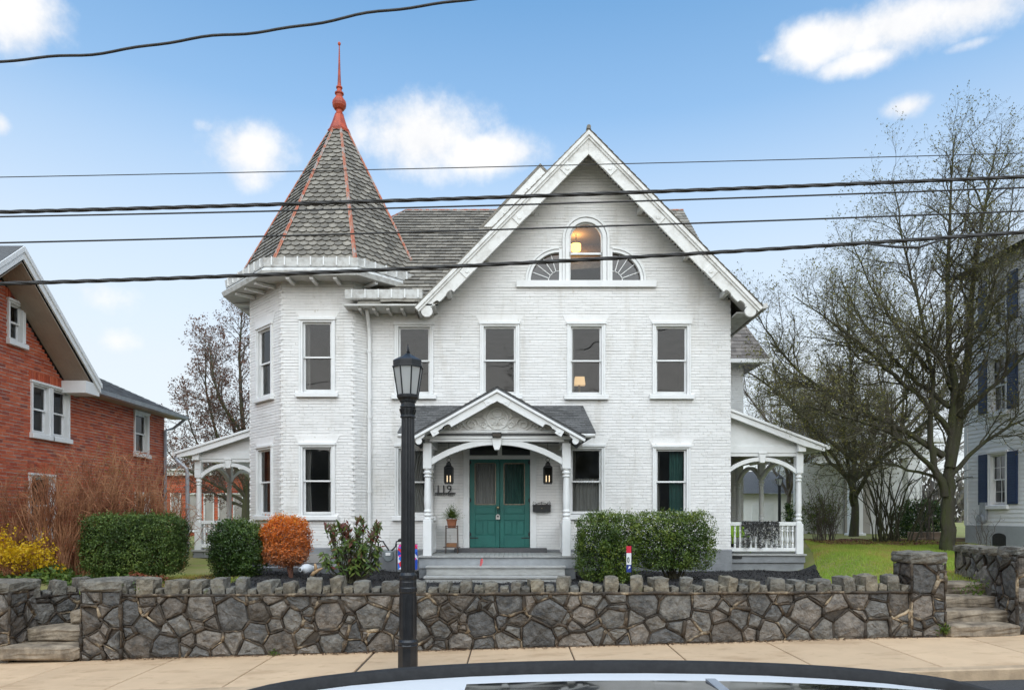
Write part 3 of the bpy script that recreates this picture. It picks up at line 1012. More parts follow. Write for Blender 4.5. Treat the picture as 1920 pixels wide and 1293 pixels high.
# left eave gutter between turret and gable
g2 = MB()
gx0, gx1 = ax(647, 16.0), ax(792, 16.0)
g2.prismx([(16.02, EZ + .10), (16.20, EZ + .28), (16.12, EZ + .33), (15.97, EZ + .33), (15.99, EZ + .13)], gx0, gx1)
g2.build('eave_gutter', M_['gutter'], roof)
for i in range(6):
    x = gx0 + .15 + i * .31
    if x < gx1:
        g3 = MB(); g3.box(x, x + .028, 15.960, 15.975, EZ + .14, EZ + .335); g3.build('gutter_strap', M_['trim'], roof)
g4 = MB()
g4.box(gx0 - .02, gx1 + .3, EY - .02, FY - .001, EZ - .06, EZ - .022)
for i in range(6):
    x = gx0 + .3 + i * .33
    g4.box(x, x + .07, EY + .08, FY - .013, EZ - .13, EZ - .061)
g4.build('eave_soffit', M_['soffit'], roof)
dp = MB()
px = fX(694)
dp.tube([(px, FY - .40, EZ - .05), (px, FY - .12, EZ - .42), (px, FY - .075, EZ - .6), (px, FY - .075, 3.0), (px, FY - .075, .9)], .045, 8)
for z in (6.0, 4.4, 2.6): dp.tube([(px, FY - .075, z - .03), (px, FY - .075, z + .03)], .058, 8)
dp.build('downspout', M_['trim'], house, smooth=False)

# ---- corner turret
TX, TY, TA = -4.65, 18.38, 2.08             # octagon centre, apothem
def octa(a, rot=0):
    r = a / math.cos(math.pi / 8)
    return [(TX + r * math.cos(math.pi / 8 + i * math.pi / 4), TY + r * math.sin(math.pi / 8 + i * math.pi / 4)) for i in range(8)]
tb, tm, tlin = MB(), MB(), MB()
side = TA * 2 * math.tan(math.pi / 8)
kt = 16.3 / F_PX
T_UP = (azz(734, 16.3), 54 * kt, 130 * kt)
T_LO = (azz(964, 16.3), 54 * kt, 126 * kt)
tops = [rect_open(0, T_UP[0] - .03, T_UP[1] + .13, T_UP[2] + .1), rect_open(0, T_LO[0] - .03, T_LO[1] + .13, T_LO[2] + .1)]
faces = {'front': 0, 'left': -math.pi / 4, 'side': -math.pi / 2, 'right': math.pi / 4}
TF = {}
for nm, a in faces.items():
    c = Vector((TX + TA * math.sin(a), TY - TA * math.cos(a), 0))
    TF[nm] = frame(c, a)
    if nm == 'right':
        base = lambda z: [(-side / 2, -side / 2 + .43)]; op = []
    else:
        base = lambda z: [(-side / 2, side / 2)]; op = tops if nm != 'side' else []
    brick_wall(TF[nm], 1.26, 7.62, base, op, tb, tm, seed=40 + int(a * 10), joint=.012)
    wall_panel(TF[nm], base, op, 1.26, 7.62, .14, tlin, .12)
tw = tm.build('turret', M_['mortar_shaded'], house, label='octagonal corner turret with steep scalloped slate spire')
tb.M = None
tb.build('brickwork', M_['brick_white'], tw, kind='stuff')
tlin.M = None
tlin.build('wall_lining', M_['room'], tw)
# projecting squint bricks at the corners
q = MB()
for a in (-math.pi / 8, math.pi / 8, -3 * math.pi / 8):
    rr = TA / math.cos(math.pi / 8)
    cx_, cy_ = TX + rr * math.sin(a), TY - rr * math.cos(a)
    z = 1.32
    i = 0
    qm = frame((cx_, cy_, 0), a)
    q.M = qm
    while z < 7.4:
        q.box(-.05, .05, -.006, .04, z, z + .040, .5)
        z += .14
q.M = None
q.build('corner_brick_quoins', M_['brick_white'], tw, kind='stuff')
tf_ = MB()
tf_.prismz(octa(TA + .045), .2, 1.26)
tf_.build('foundation', M_['found'], tw, bevel=.02)
for nm in ('front', 'left'):
    for (z0, w, h), cu in ((T_UP, [(-.02, .16, 0, 1, 'curtain')] if nm == 'front' else None), (T_LO, [(0, 1, .0, 1, 'curtain_brown')] if nm == 'left' else [(-.02, .22, 0, 1, 'curtain', .3), (.80, 1.02, 0, 1, 'curtain', .3)])):
        window(tw, TF[nm], 0, z0, w, h, rail=.5, curt=cu, seed=5)
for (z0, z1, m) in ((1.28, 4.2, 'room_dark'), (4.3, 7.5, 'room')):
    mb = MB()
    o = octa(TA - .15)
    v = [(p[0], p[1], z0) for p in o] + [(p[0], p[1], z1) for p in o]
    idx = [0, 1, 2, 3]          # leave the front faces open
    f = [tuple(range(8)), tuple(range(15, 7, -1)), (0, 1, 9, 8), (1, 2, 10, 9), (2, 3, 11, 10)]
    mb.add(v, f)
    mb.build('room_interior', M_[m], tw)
# eaves: soffit, fascia, gutter standing on the roof edge
def ring(mb, a0, z0, a1, z1, keep=range(8), var=.5):
    o0, o1 = octa(a0), octa(a1)
    for i in keep:
        j = (i + 1) % 8
        mb.add([(*o0[i], z0), (*o0[j], z0), (*o1[j], z1), (*o1[i], z1)], [(0, 1, 2, 3)], var)
so = MB()
ring(so, TA - .02, 7.60, 2.66, 7.56)
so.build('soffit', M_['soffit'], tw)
ks = MB()
for i in range(8):
    a = -math.pi / 2 + i * math.pi / 4
    c = Vector((TX + TA * math.cos(a), TY + TA * math.sin(a), 0))
    ks.M = frame(c, a + math.pi / 2)
    if i in (0, 1, 7, 6):
        for x in (-.55, 0, .55):
            ks = MB(ks.M)
            ks.box(x - .04, x + .04, -.50, -.013, 7.50, 7.56)
            ks.build('eave_bracket', M_['trim'], tw)
gu = MB()
ring(gu, 2.66, 7.56, 2.70, 7.66); ring(gu, 2.70, 7.66, 2.56, 7.80)
gu.build('eave_cornice', M_['gutter'], tw)
gu = MB()
ring(gu, 2.60, 7.78, 2.63, 7.97); ring(gu, 2.63, 7.97, 2.56, 7.98); ring(gu, 2.56, 7.98, 2.54, 7.86); ring(gu, 2.54, 7.86, 2.30, 7.93); ring(gu, 2.62, 7.74, 2.60, 7.76)
gutter = gu.build('gutter', M_['gutter'], tw)
st = MB()
for i in range(8):
    a = -math.pi / 2 + i * math.pi / 4
    c = Vector((TX + 2.615 * math.cos(a), TY + 2.615 * math.sin(a), 0))
    st.M = frame(c, a + math.pi / 2)
    if i in (0, 1, 7, 6):
        for j in range(7):
            x = -.90 + j * .30
            st = MB(st.M)
            st.box(x - .013, x + .013, -.024, .02, 7.80, 7.995)
            st.build('gutter_strap', M_['trim'], tw)
# spire
SZ0, SZ1, SA0, SA1 = 7.90, 12.36, 2.36, .20
core = MB()
ring(core, SA0, SZ0, SA1, SZ1)
spire = core.build('spire', M_['slate'], tw)
tiles, rest = [], []
slope = Vector((0, SA0 - SA1, SZ1 - SZ0))
for i in range(8):
    a = -math.pi / 2 + i * math.pi / 4
    out_ = Vector((math.cos(a), math.sin(a), 0)); tan_ = Vector((-math.sin(a), math.cos(a), 0))
    o = Vector((TX, TY, SZ0)) + out_ * SA0
    sd = (-out_ * (SA0 - SA1) + Vector((0, 0, SZ1 - SZ0)))
    Ls_ = sd.length
    h0, h1 = SA0 * math.tan(math.pi / 8), SA1 * math.tan(math.pi / 8)
    Mx = slope_frame(o, tan_, sd)
    t_ = tile_field(Mx, [(-h0, 0), (h0, 0), (h1, Ls_), (-h1, Ls_)], .150, .205, 'scallop', lift=.034, th=.012, seed=60 + i, base=.006, jit=.012, x0=0)
    if i in (0, 1, 7): tiles += t_
    elif i in (2, 6): rest += t_
put_tiles(tiles, 'scalloped_slate', M_['slate'], spire, 300, 'scalloped_slate_field')
big = MB()
for a, mb in rest: big.add(mb.v, mb.f, mb.var[0])
big.build('scalloped_slate_field', M_['slate'], spire, kind='stuff')
for i in range(8):
    o0, o1 = octa(SA0 + .02)[i], octa(SA1 + .02)[i]
    hp = MB()
    a = math.pi / 8 + i * math.pi / 4
    n_ = Vector((math.cos(a), math.sin(a), .5)).normalized()
    p, q_ = Vector((*o0, SZ0 + .02)) + n_ * .02, Vector((*o1, SZ1)) + n_ * .02
    tg = Vector((-math.sin(a), math.cos(a), 0))
    for s in (-1, 1):
        hp.add([p, q_, q_ + tg * s * .035 - n_ * .016, p + tg * s * .050 - n_ * .022], [(0, 1, 2, 3)])
    hp.tube([p, q_], [.020, .016], 6)
    hp.build('hip_flashing', M_['red_flash'], spire)
fi = MB()
rot = math.pi / 8
fi.lathe([(.30, 12.28), (.31, 12.34), (.26, 12.40), (.19, 12.58), (.12, 12.80)], TX, TY, 8, rot)
fi.lathe([(.12, 12.80), (.085, 12.86), (.085, 12.92), (.13, 12.95), (.175, 13.02), (.188, 13.09), (.175, 13.16), (.13, 13.23), (.09, 13.29), (.09, 13.34), (.12, 13.36), (.12, 13.39),
          (.07, 13.43), (.06, 13.50), (.085, 13.52), (.085, 13.55), (.05, 13.58), (.035, 13.9), (.02, 14.4), (.013, 14.68)], TX, TY, 14)
fi.lathe([(.012, 14.66), (.035, 14.69), (.042, 14.72), (.03, 14.75), (.008, 14.77)], TX, TY, 10)
fi.build('finial', M_['red_metal'], spire)

# ---- rear right wing with brown slate hip
WY = 22.0
wm, wb = MB(), MB()
brick_wall(frame((0, WY, 0)), 1.0, 7.05, lambda z: [(5.33, 7.46)], [], wb, wm, seed=70)
wing = wm.build('rear_wing', M_['mortar_shaded'], house)
wb.M = None
wb.build('brickwork', M_['brick_white'], wing, kind='stuff')
w2 = MB()
w2.box(7.44, 7.46, WY + .012, 26, .5, 7.05)
w2.build('side_wall', M_['brick_white'], wing)
wr = MB()
wz = azz(674, 21.6)
ez = 21.55
wr.add([(5.34, ez, wz), (8.15, ez, wz), (8.15, 26, wz), (6.9, 23.8, wz + 3.4), (5.34, 23.8, wz + 3.4)], [(0, 1, 3, 4), (1, 2, 3)])
wroof = wr.build('wing_roof', M_['slate_brown'], wing)
Mw = slope_frame((5.34, ez, wz), (1, 0, 0), (0, 2.25, 3.4))
Lw = math.hypot(2.25, 3.4)
tl = tile_field(Mw, [(0, 0), (2.81, 0), (1.56, Lw), (0, Lw)], .165, .30, 'rect', seed=72)
put_tiles(tl, 'slate', M_['slate_brown'], wroof, 300)
wg = MB()
wg.box(5.34, 8.2, ez - .12, ez + .02, wz - .12, wz - .005)
wg.box(5.34, 8.15, ez + .02, WY - .001, wz - .05, wz - .02)
wg.build('wing_gutter', M_['trim'], wing)

# ------------------------------------------------------------------ entrance doors
dw = MB(FM)                                  # white frame with transom bar
t0 = fZ(832)
dw.box(DX0 - .15, DX0, -.03, .18, 1.19, t0); dw.box(DX1, DX1 + .15, -.03, .18, 1.19, t0)
dw.box(DX0 - .15, DX1 + .15, -.03, .18, t0, t0 + .12)
dw.box(DX0, DX1, -.01, .18, DZ1, fZ(853))
dw.box((DX0 + DX1) / 2 - .05, (DX0 + DX1) / 2 + .05, -.012, .17, fZ(853), t0)
doorway = dw.build('doorway', M_['trim'], house, bevel=.005)
for (a, b, gm) in ((DX0, (DX0 + DX1) / 2 - .05, 'glass_dark'), ((DX0 + DX1) / 2 + .05, DX1, 'glass_dark')):
    g = MB(FM)
    g.add([(a, .10, fZ(853)), (b, .10, fZ(853)), (b, .10, t0), (a, .10, t0)], [(0, 1, 2, 3)])
    g.build('transom_pane', M_[gm], doorway)
tn = MB(FM)
tn.box(DX0 - .35, DX1 + .40, -.20, .10, fZ(1034) - .02, fZ(1026) - .004)
tn.build('threshold', mat('dark_grey_threshold', (.10, .095, .10), (.07, .068, .07), rough=.6, scale=5), doorway, bevel=.008)
DM = (DX0 + DX1) / 2
for s, (a, b) in ((-1, (DX0 + .006, DM - .004)), (1, (DM + .004, DX1 - .006))):
    d = MB(FM)
    st_ = .10
    zg0, zg1 = fZ(945), fZ(868)              # glazed upper panel
    ga, gb = a + .13, b - .10 if s < 0 else b - .13
    if s > 0: ga = a + .10
    d.box(a, ga, .07, .115, DZ0, DZ1); d.box(gb, b, .07, .115, DZ0, DZ1)
    d.box(ga, gb, .07, .115, zg1, DZ1); d.box(ga, gb, .07, .115, DZ0, DZ0 + .30)
    d.box(ga, gb, .07, .115, fZ(975) , zg0)
    d.box(ga, gb, .085, .115, DZ0 + .30, fZ(975))
    xm = (ga + gb) / 2
    d.box(xm - .05, xm + .05, .07, .0849, DZ0 + .30, fZ(975))
    for (pa, pb) in ((ga + .02, xm - .07), (xm + .07, gb - .02)):
        d.box(pa, pb, .072, .0848, DZ0 + .33, fZ(975) - .03)
    d.box(ga + .0, gb, .055, .0699, fZ(963), fZ(950))
    d.box(ga + .02, gb - .02, .045, .0549, fZ(961), fZ(952))
    leaf = d.build('door', M_['door'], doorway, bevel=.005)
    bd = MB(FM)
    for (x0, x1, z0, z1) in ((ga - .012, ga + .012, zg0, zg1), (gb - .012, gb + .012, zg0, zg1), (ga + .012, gb - .012, zg0 - .012, zg0 + .012), (ga + .012, gb - .012, zg1 - .012, zg1 + .012)):
        bd.box(x0, x1, .058, .0698, z0, z1)
    bd.build('door_bead', mat('old_brass_bead', (.30, .25, .17), (.16, .13, .09), rough=.45, scale=9), doorway)
    g = MB(FM)
    g.add([(ga, .09, zg0), (gb, .09, zg0), (gb, .09, zg1), (ga, .09, zg1)], [(0, 1, 2, 3)])
    g.build('door_pane', M_['glass'], doorway)
    curtain(FM, ga, gb, zg0, zg1, .16, M_['curtain'] if s < 0 else M_['curtain_green'], doorway, seed=4 + s, folds=6)
    for z in (DZ0 + .32, DZ0 + 1.15, DZ1 - .08):
        h = MB(FM)
        xh = a - .012 if s < 0 else b + .012
        h.tube([(xh, .045, z - .07), (xh, .045, z + .07)], .018, 8)
        h.box(min(xh, xh - s * .05), max(xh, xh - s * .05), .056, .0695, z - .04, z + .04)
        if z < 2: h.box(min(xh, xh - s * .22), max(xh, xh - s * .22), .057, .0694, z - .10, z - .075)
        h.build('door_hinge', M_['black'], doorway)
kn = MB(FM)
kz = fZ(951)
kn.tube([(DM - .045, .07, kz), (DM - .045, .01, kz)], [.018, .018], 10)
kn.tube([(DM - .045, .022, kz), (DM - .045, .012, kz), (DM - .045, -.014, kz), (DM - .045, -.028, kz)], [.012, .036, .038, .014], 12)
kn.build('door_knob', M_['brass'], doorway, smooth=True)
lk = MB(FM)                                  # key lockbox hanging from the knob
lk.tube([(DM - .045, .0, kz - .03), (DM - .045, .03, kz - .17)], .010, 6)
lk.build('strap', M_['black'], None, label='black strap holding the key box to the brass door knob', cat='strap')
lb = MB(FM)
z1 = kz - .16
lb.prism([(DM - .095, z1 - .13), (DM + .005, z1 - .13), (DM + .005, z1 - .04), (DM - .02, z1), (DM - .07, z1), (DM - .095, z1 - .04)], -.005, .05)
lbo = lb.build('key_lockbox', mat('pale_lockbox', (.62, .60, .55), (.5, .48, .44), rough=.4), None, bevel=.006, label='small pale key lockbox hanging below the brass door knob', cat='lockbox')
lb2 = MB(FM)
lb2.prism([(DM - .07, z1 - .07), (DM - .02, z1 - .07), (DM - .03, z1 - .03), (DM - .06, z1 - .03)], -.010, -.0052)
lb2.build('dial', M_['black'], lbo)

# ------------------------------------------------------------------ front porch
PF = 15.0
kp = PF / F_PX
def pX(u): return ax(u, PF)
def pZ(v): return azz(v, PF)
FLZ = 1.135
dk = MB()
n = 34
x0, x1 = pX(783), pX(1088)
for i in range(n):
    a = x0 + (x1 - x0) * i / n; b = x0 + (x1 - x0) * (i + 1) / n
    dk.box(a + .003, b - .003, 14.93 + rnd.uniform(-.008, .008), FY - .04, FLZ - .03, FLZ + rnd.uniform(-.002, .002))
porch = dk.build('front_porch', M_['deck'], house, label='white front porch with carved gable over grey painted steps')
fa = MB()
fa.box(x0 + .03, x1 - .03, 14.97, FY - .05, FLZ - .27, FLZ - .032)
fa.build('deck_fascia', mat('blue_grey_porch_paint', (.37, .385, .40), (.28, .29, .30), rough=.55, scale=4, bump=.2), porch, bevel=.006)
sk = MB()
sk.box(x0 + .03, x0 + .34, 14.99, 16.5, .3, FLZ - .272); sk.box(x1 - .36, x1 - .10, 14.99, 16.5, .3, FLZ - .272)
sk.build('porch_pier', M_['found'], porch, bevel=.01)
sx0, sx1 = ax(800, 14.7), ax(1059, 14.7)
for i, (yf, z) in enumerate(((14.62, FLZ - .195), (14.32, FLZ - .39), (14.02, FLZ - .585))):
    s_ = MB()
    s_.box(sx0 - .02, sx1 + .02, yf - .03, yf + .33, z - .045, z)
    s_.box(sx0, sx1, yf, yf + .03, z - .195, z - .046)
    s_.box(sx0, sx0 + .05, yf + .031, yf + .33, z - .195, z - .0462); s_.box(sx1 - .05, sx1, yf + .031, yf + .33, z - .195, z - .0462)
    s_.build('step', M_['deck'], porch, bevel=.008)
PCX = (-1.865, 1.20)
zB0, zB1 = pZ(832), pZ(809)
for s, x in zip((-1, 1), PCX):
    c = MB()
    turned_post(c, x, PF + .10, FLZ, zB0 + .02, .185, FLZ + .80, pZ(878))
    c.build('porch_column', M_['trim'], porch, bevel=.006)
    c = MB()                                 # half post at the wall
    turned_post(c, x + s * .10, FY - .10, FLZ, zB0 + .02, .16, FLZ + .72, pZ(878))
    c.build('porch_column', M_['trim'], porch, bevel=.006)
    w = MB()                                 # panelled knee wall
    w.box(x - .035, x + .035, PF + .20, FY - .19, FLZ + .02, FLZ + .66)
    w.box(x - .06, x + .06, PF + .195, FY - .185, FLZ + .66, FLZ + .72)
    for sg in (-1, 1):
        xx = x + sg * .036
        w.box(min(xx, xx + sg * .014), max(xx, xx + sg * .014), PF + .22, FY - .21, FLZ + .58, FLZ + .65)
        w.box(min(xx, xx + sg * .014), max(xx, xx + sg * .014), PF + .22, FY - .21, FLZ + .03, FLZ + .12)
        w.box(min(xx, xx + sg * .014), max(xx, xx + sg * .014), PF + .22, PF + .32, FLZ + .121, FLZ + .579)
        w.box(min(xx, xx + sg * .014), max(xx, xx + sg * .014), FY - .31, FY - .21, FLZ + .121, FLZ + .579)
    w.build('knee_wall', M_['trim'], porch)
    bm_ = MB()
    bm_.box(x - .07, x + .07, PF + .201, FY - .014, zB0 + .01, zB1)
    lo, hi = arch_band(0, 1, 0, .3, .1)
    bm_.build('side_beam', M_['trim'], porch)
    bk = MB()                                # small carved bracket inside the post
    xs = x - s * .093
    pts = [(xs, pZ(880)), (xs - s * .03, pZ(872)), (xs - s * .05, pZ(862)), (xs - s * .085, pZ(853)), (xs, pZ(853))]
    if area(pts) < 0: pts = pts[::-1]
    bk.prism(pts, PF + .25, PF + .31)
    bk.build('bracket', M_['trim'], porch)
be = MB()
be.box(PCX[0] - .11, PCX[1] + .11, PF + .02, PF + .18, pZ(822), zB1)
be.box(PCX[0] - .13, PCX[1] + .13, PF - .02, PF + .0199, pZ(812), zB1 + .02)
be.box(PCX[0] + .05, PCX[1] - .05, PF + .04, PF + .16, pZ(827), pZ(822) - .001)
be.build('porch_beam', M_['trim'], porch, bevel=.006)
ar = MB()
lo, hi = arch_band(PCX[0] + .07, PCX[1] - .07, pZ(872), pZ(833), .125, 30)
arch_mesh(ar, lo, hi, PF + .05, PF + .15)
ar.build('porch_arch', M_['trim'], porch, bevel=.004)
mid = (PCX[0] + PCX[1]) / 2
ksn = MB()
ksn.prism([(mid - .075, pZ(838)), (mid + .075, pZ(838)), (mid + .11, pZ(822)), (mid - .11, pZ(822))], PF - .02, PF + .17)
ksn.prism([(mid - .05, pZ(843)), (mid + .05, pZ(843)), (mid + .07, pZ(838) - .001), (mid - .07, pZ(838) - .001)], PF - .035, PF + .17)
ksn.box(mid - .12, mid + .12, PF - .04, PF + .17, pZ(822) + .001, pZ(819))
ksn.build('keystone', M_['trim'], porch, bevel=.005)
ce_ = MB()
ce_.box(PCX[0] - .05, PCX[1] + .05, PF + .19, FY - .014, zB1 - .02, zB1 + .02)
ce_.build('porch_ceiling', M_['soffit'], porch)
# gable front: carved tympanum
GYF = 14.66
pa = (ax(932, GYF), azz(727, GYF))
ps = .565
ph = 1.90
tp = MB()
th_ = pa[1] - .16
bz = zB1 + .021
hw_ = (th_ - bz) / ps
tp.prism([(pa[0] - hw_, bz), (pa[0] + hw_, bz), (pa[0], th_)], PF + .03, PF + .12)
tp.build('tympanum', M_['trim_old'], porch)
orn = MB()
def spiral(cx, cz, r0, r1, a0, turns, y, rad=.013, n=26):
    pts = []
    for i in range(n + 1):
        t = i / n
        a = a0 + turns * 2 * math.pi * t
        r = r0 + (r1 - r0) * t
        pts.append((cx + r * math.cos(a), y, cz + r * math.sin(a)))
    return pts
yo = PF + .022
def rel(pts, rad=.013): orn.tube(pts, rad * 1.5, 6)
for s in (-1, 1):
    X = lambda x: pa[0] + s * x
    Z = lambda z: bz + z
    def sp(cx, cz, r0, r1, a0, turns, rad=.013):
        p = spiral(0, 0, r0, r1, a0, turns, yo)
        rel([(X(cx + q_[0]), yo, Z(cz + q_[2])) for q_ in p], rad)
    def ln(pp, rad=.013): rel([(X(a), yo, Z(b)) for a, b in pp], rad)
    sp(.56, .15, .135, .03, math.pi, -1.4)
    sp(.30, .12, .085, .02, 0, 1.3)
    sp(.84, .11, .09, .02, math.pi, -1.3)
    sp(1.06, .07, .05, .012, math.pi, -1.1)
    sp(.13, .20, .12, .05, math.pi * 1.2, -1.1)
    ln([(.0, .03), (.10, .06), (.20, .14), (.24, .24), (.22, .34), (.15, .44), (.05, .50), (0, .51)], .016)
    ln([(.24, .24), (.34, .31), (.46, .32), (.58, .30)], .012)
    ln([(.03, .03), (.16, .02), (.28, .03), (.42, .02)], .012)
    ln([(.70, .24), (.80, .22), (.92, .18), (1.05, .13), (1.18, .07)], .011)
    ln([(0, .30), (.08, .33), (.11, .40), (.06, .45), (0, .42)], .012)
    ln([(.62, .02), (.72, .08), (.78, .18)], .010); ln([(.94, .02), (1.0, .08)], .010)
    ln([(.36, .44), (.30, .38), (.33, .33)], .010)
orn.build('carved_scrollwork', M_['trim_old'], porch)
pr_ = MB()
L_ = ph * math.hypot(1, ps)
roof_pts = [(pa[0], pa[1] + .03), (pa[0] - ph, pa[1] + .03 - ph * ps), (pa[0] - ph, pa[1] - .03 - ph * ps), (pa[0], pa[1] - .03), (pa[0] + ph, pa[1] - .03 - ph * ps), (pa[0] + ph, pa[1] + .03 - ph * ps)]
pr_.prism(roof_pts, GYF, FY - .02)
# lean-to roof either side of the gable
lx0, lx1, le, lt = -2.52, 1.84, pZ(812), fZ(761)
ly = PF - .0
pr_.add([(lx0, ly, le), (lx1, ly, le), (lx1 - .12, FY - .013, lt), (lx0 + .12, FY - .013, lt), (lx0, ly, le - .05), (lx1, ly, le - .05), (lx1 - .12, FY - .013, le - .05), (lx0 + .12, FY - .013, le - .05)],
        [(0, 1, 2, 3), (0, 4, 5, 1), (1, 5, 6, 2), (3, 7, 4, 0), (7, 6, 5, 4)])
proof = pr_.build('porch_roof', M_['shingle'], porch)
sg = MB()
Ml = slope_frame((0, ly - .02, le + .01), (1, 0, 0), (0, FY - ly, lt - le))
for a, mb in tile_field(Ml, [(lx0, 0), (lx1, 0), (lx1 - .12, math.hypot(FY - ly, lt - le) - .02), (lx0 + .12, math.hypot(FY - ly, lt - le) - .02)], .115, .22, 'rect', seed=81, lift=.01, th=.005, base=.002): sg.add(mb.v, mb.f, mb.var[0])
for s in (-1, 1):
    Mg = slope_frame((pa[0] + s * ph, GYF - .015 if s > 0 else FY - .02, pa[1] + .032 - ph * ps), (0, s, 0), (-s, 0, ps))
    for a, mb in tile_field(Mg, [(0, 0), (FY - GYF - .005, 0), (FY - GYF - .005, L_), (0, L_)], .115, .22, 'rect', seed=82 + s, lift=.01, th=.005, base=.002): sg.add(mb.v, mb.f, mb.var[0])
sg.build('roof_shingles', M_['shingle'], porch, kind='stuff')
rk = MB()
for s in (-1, 1):
    P2 = rake_board(rk, (pa[0], pa[1] - .035), s, ps, .215, GYF + .0, GYF + .05, L_ - .01, scal=3, disc=.07)
    ca = 1 / math.hypot(1, ps); sa = ps * ca
    def Q(t, w): return (pa[0] + s * (t * ca - w * sa), pa[1] - .032 - (t * sa + w * ca))
    poly = [Q(0, 0), Q(L_, 0), Q(L_, .055), Q(.055 * sa / ca, .055)]
    if area(poly) < 0: poly = poly[::-1]
    rk.prism(poly, GYF - .045, GYF - .001)
    for t in (.30, 1.62):
        poly = [Q(t - .08, .075), Q(t + .08, .075), Q(t + .08, .21), Q(t - .08, .21)]
        if area(poly) < 0: poly = poly[::-1]
        rk.prism(poly, GYF - .016, GYF - .0012)
        c = Q(t, .14)
        rk.prism([(c[0] + .028 * math.cos(a * math.pi / 4), c[1] + .028 * math.sin(a * math.pi / 4)) for a in range(8)], GYF - .026, GYF - .0161)
rk.build('bargeboard', M_['trim'], porch, bevel=.004)
sfp = MB()
for s in (-1, 1):
    poly = [(pa[0], pa[1] - .10), (pa[0] + s * ph * .97, pa[1] - .10 - ph * .97 * ps), (pa[0] + s * ph * .97, pa[1] - .08 - ph * .97 * ps), (pa[0], pa[1] - .08)]
    if area(poly) < 0: poly = poly[::-1]
    sfp.prism(poly, GYF + .055, PF + .025)
sfp.build('soffit', M_['soffit'], porch)
# short gutter stub at the right end of the lean-to
gs = MB()
gs.tube([(lx1 - .42, ly - .07, le - .06), (lx1 - .02, ly - .07, le - .06)], .05, 10)
gs.tube([(lx0 + .02, ly - .07, le - .06), (lx0 + .42, ly - .07, le - .06)], .05, 10)
gs.build('porch_gutter', M_['gutter'], porch)

# things on and around the porch
pl = MB()
pl.box(mid - .10, mid + .10, PF - .085, PF - .0205, pZ(820) , pZ(811))
fl = pl.build('porch_light', M_['black'], None, bevel=.006, label='small dark box light above the porch arch keystone', cat='light')
pl2 = MB()
pl2.box(mid - .085, mid + .085, PF - .09, PF - .0852, pZ(819), pZ(813))
pl2.build('light_lens', mat('dark_lens', (.05, .04, .03), rough=.2), fl)
M_['flame'] = emit('lit_candle_tube', (1, .74, .45), 1.6)
def hang_lantern(x, label):
    y = FY - .62
    t = thing('hanging_lantern', (x, y, azz(905, y)), label, 'lantern', 'black lanterns beside the door')
    z0, z1 = azz(907, y), azz(866, y)
    b = MB()
    h = .095
    b.box(x - h, x + h, y - h, y + h, z0, z0 + .03)
    b.lathe([(h * 1.5, z1 - .13), (h * 1.45, z1 - .115), (h * .85, z1 - .07), (h * .8, z1 - .03), (h * .45, z1), (.02, z1 + .02)], x, y, 4, math.pi / 4)
    for sx in (-1, 1):
        for sy in (-1, 1):
            b.box(x + sx * h - .011, x + sx * h + .011, y + sy * h - .011, y + sy * h + .011, z0 + .03, z1 - .12)
    b.box(x - h, x + h, y + h - .004, y + h + .004, z0 + .03, z1 - .12)
    b.build('lantern_frame', M_['black'], t)
    g = MB()
    for (a0, b0, a1, b1) in ((-h, -h, h, -h), (-h, -h, -h, h), (h, -h, h, h)):
        g.add([(x + a0, y + b0, z0 + .03), (x + a1, y + b1, z0 + .03), (x + a1, y + b1, z1 - .12), (x + a0, y + b0, z1 - .12)], [(0, 1, 2, 3)])
    g.build('lantern_glass', M_['glass_dark'], t)
    for s in (-1, 1):
        f = MB()
        f.tube([(x + s * .036, y - .02, z0 + .05), (x + s * .036, y - .02, z0 + .20)], [.011, .009], 8)
        f.build('candle', M_['flame'], t)
    r = MB()
    r.tube([(x + .045 * math.cos(i * .5236), y, z1 + .055 + .045 * math.sin(i * .5236)) for i in range(12)], .006, 6, closed=True)
    r.tube([(x, y, z1 + .09), (x, y, zB1 - .03)], .005, 5)
    r.build('hanging_chain', M_['black'], t)
hang_lantern(ax(841.5, FY - .62), 'black candle lantern hanging on the left of the teal doors above the house number')
hang_lantern(ax(1027, FY - .62), 'black candle lantern hanging on the right of the teal doors above the letterbox')
# house number
def text_obj(body, size, x, y, z, m, name, parent=None, ext=.006, font_w=1.0, **kw):
    cu = bpy.data.curves.new(name, 'FONT')
    cu.body = body; cu.size = size; cu.extrude = ext; cu.resolution_u = 3
    cu.space_character = font_w
    o = bpy.data.objects.new(name + '_tmp', cu)
    COL.objects.link(o)
    dg = bpy.context.evaluated_depsgraph_get()
    me = bpy.data.meshes.new_from_object(o.evaluated_get(dg))
    bpy.data.objects.remove(o)
    me.materials.clear()
    me.transform(Matrix.Translation((x, y, z)) @ Matrix.Rotation(R(90), 4, 'X'))
    return link_obj(name, me, m, parent, **kw)
nt_ = thing('house_number', (fX(816), FY - .03, fZ(932)), 'black metal house number 119 with street name below, beside the doors', 'house number')
text_obj('119', .27, fX(816.5), FY - .035, fZ(923.5), M_['black'], 'numeral', nt_)
mbn = MB(FM)
mbn.box(fX(816), fX(854.5), -.045, -.02, fZ(924.8), fZ(923.2))
mbn.build('number_bar', M_['black'], nt_)
text_obj('MAIN', .082, fX(816.5), FY - .035, fZ(929.2), M_['black'], 'street_name', nt_, font_w=1.02)
text_obj('STREET', .082, fX(833), FY - .035, fZ(929.2), M_['black'], 'street_name', nt_, font_w=1.02)
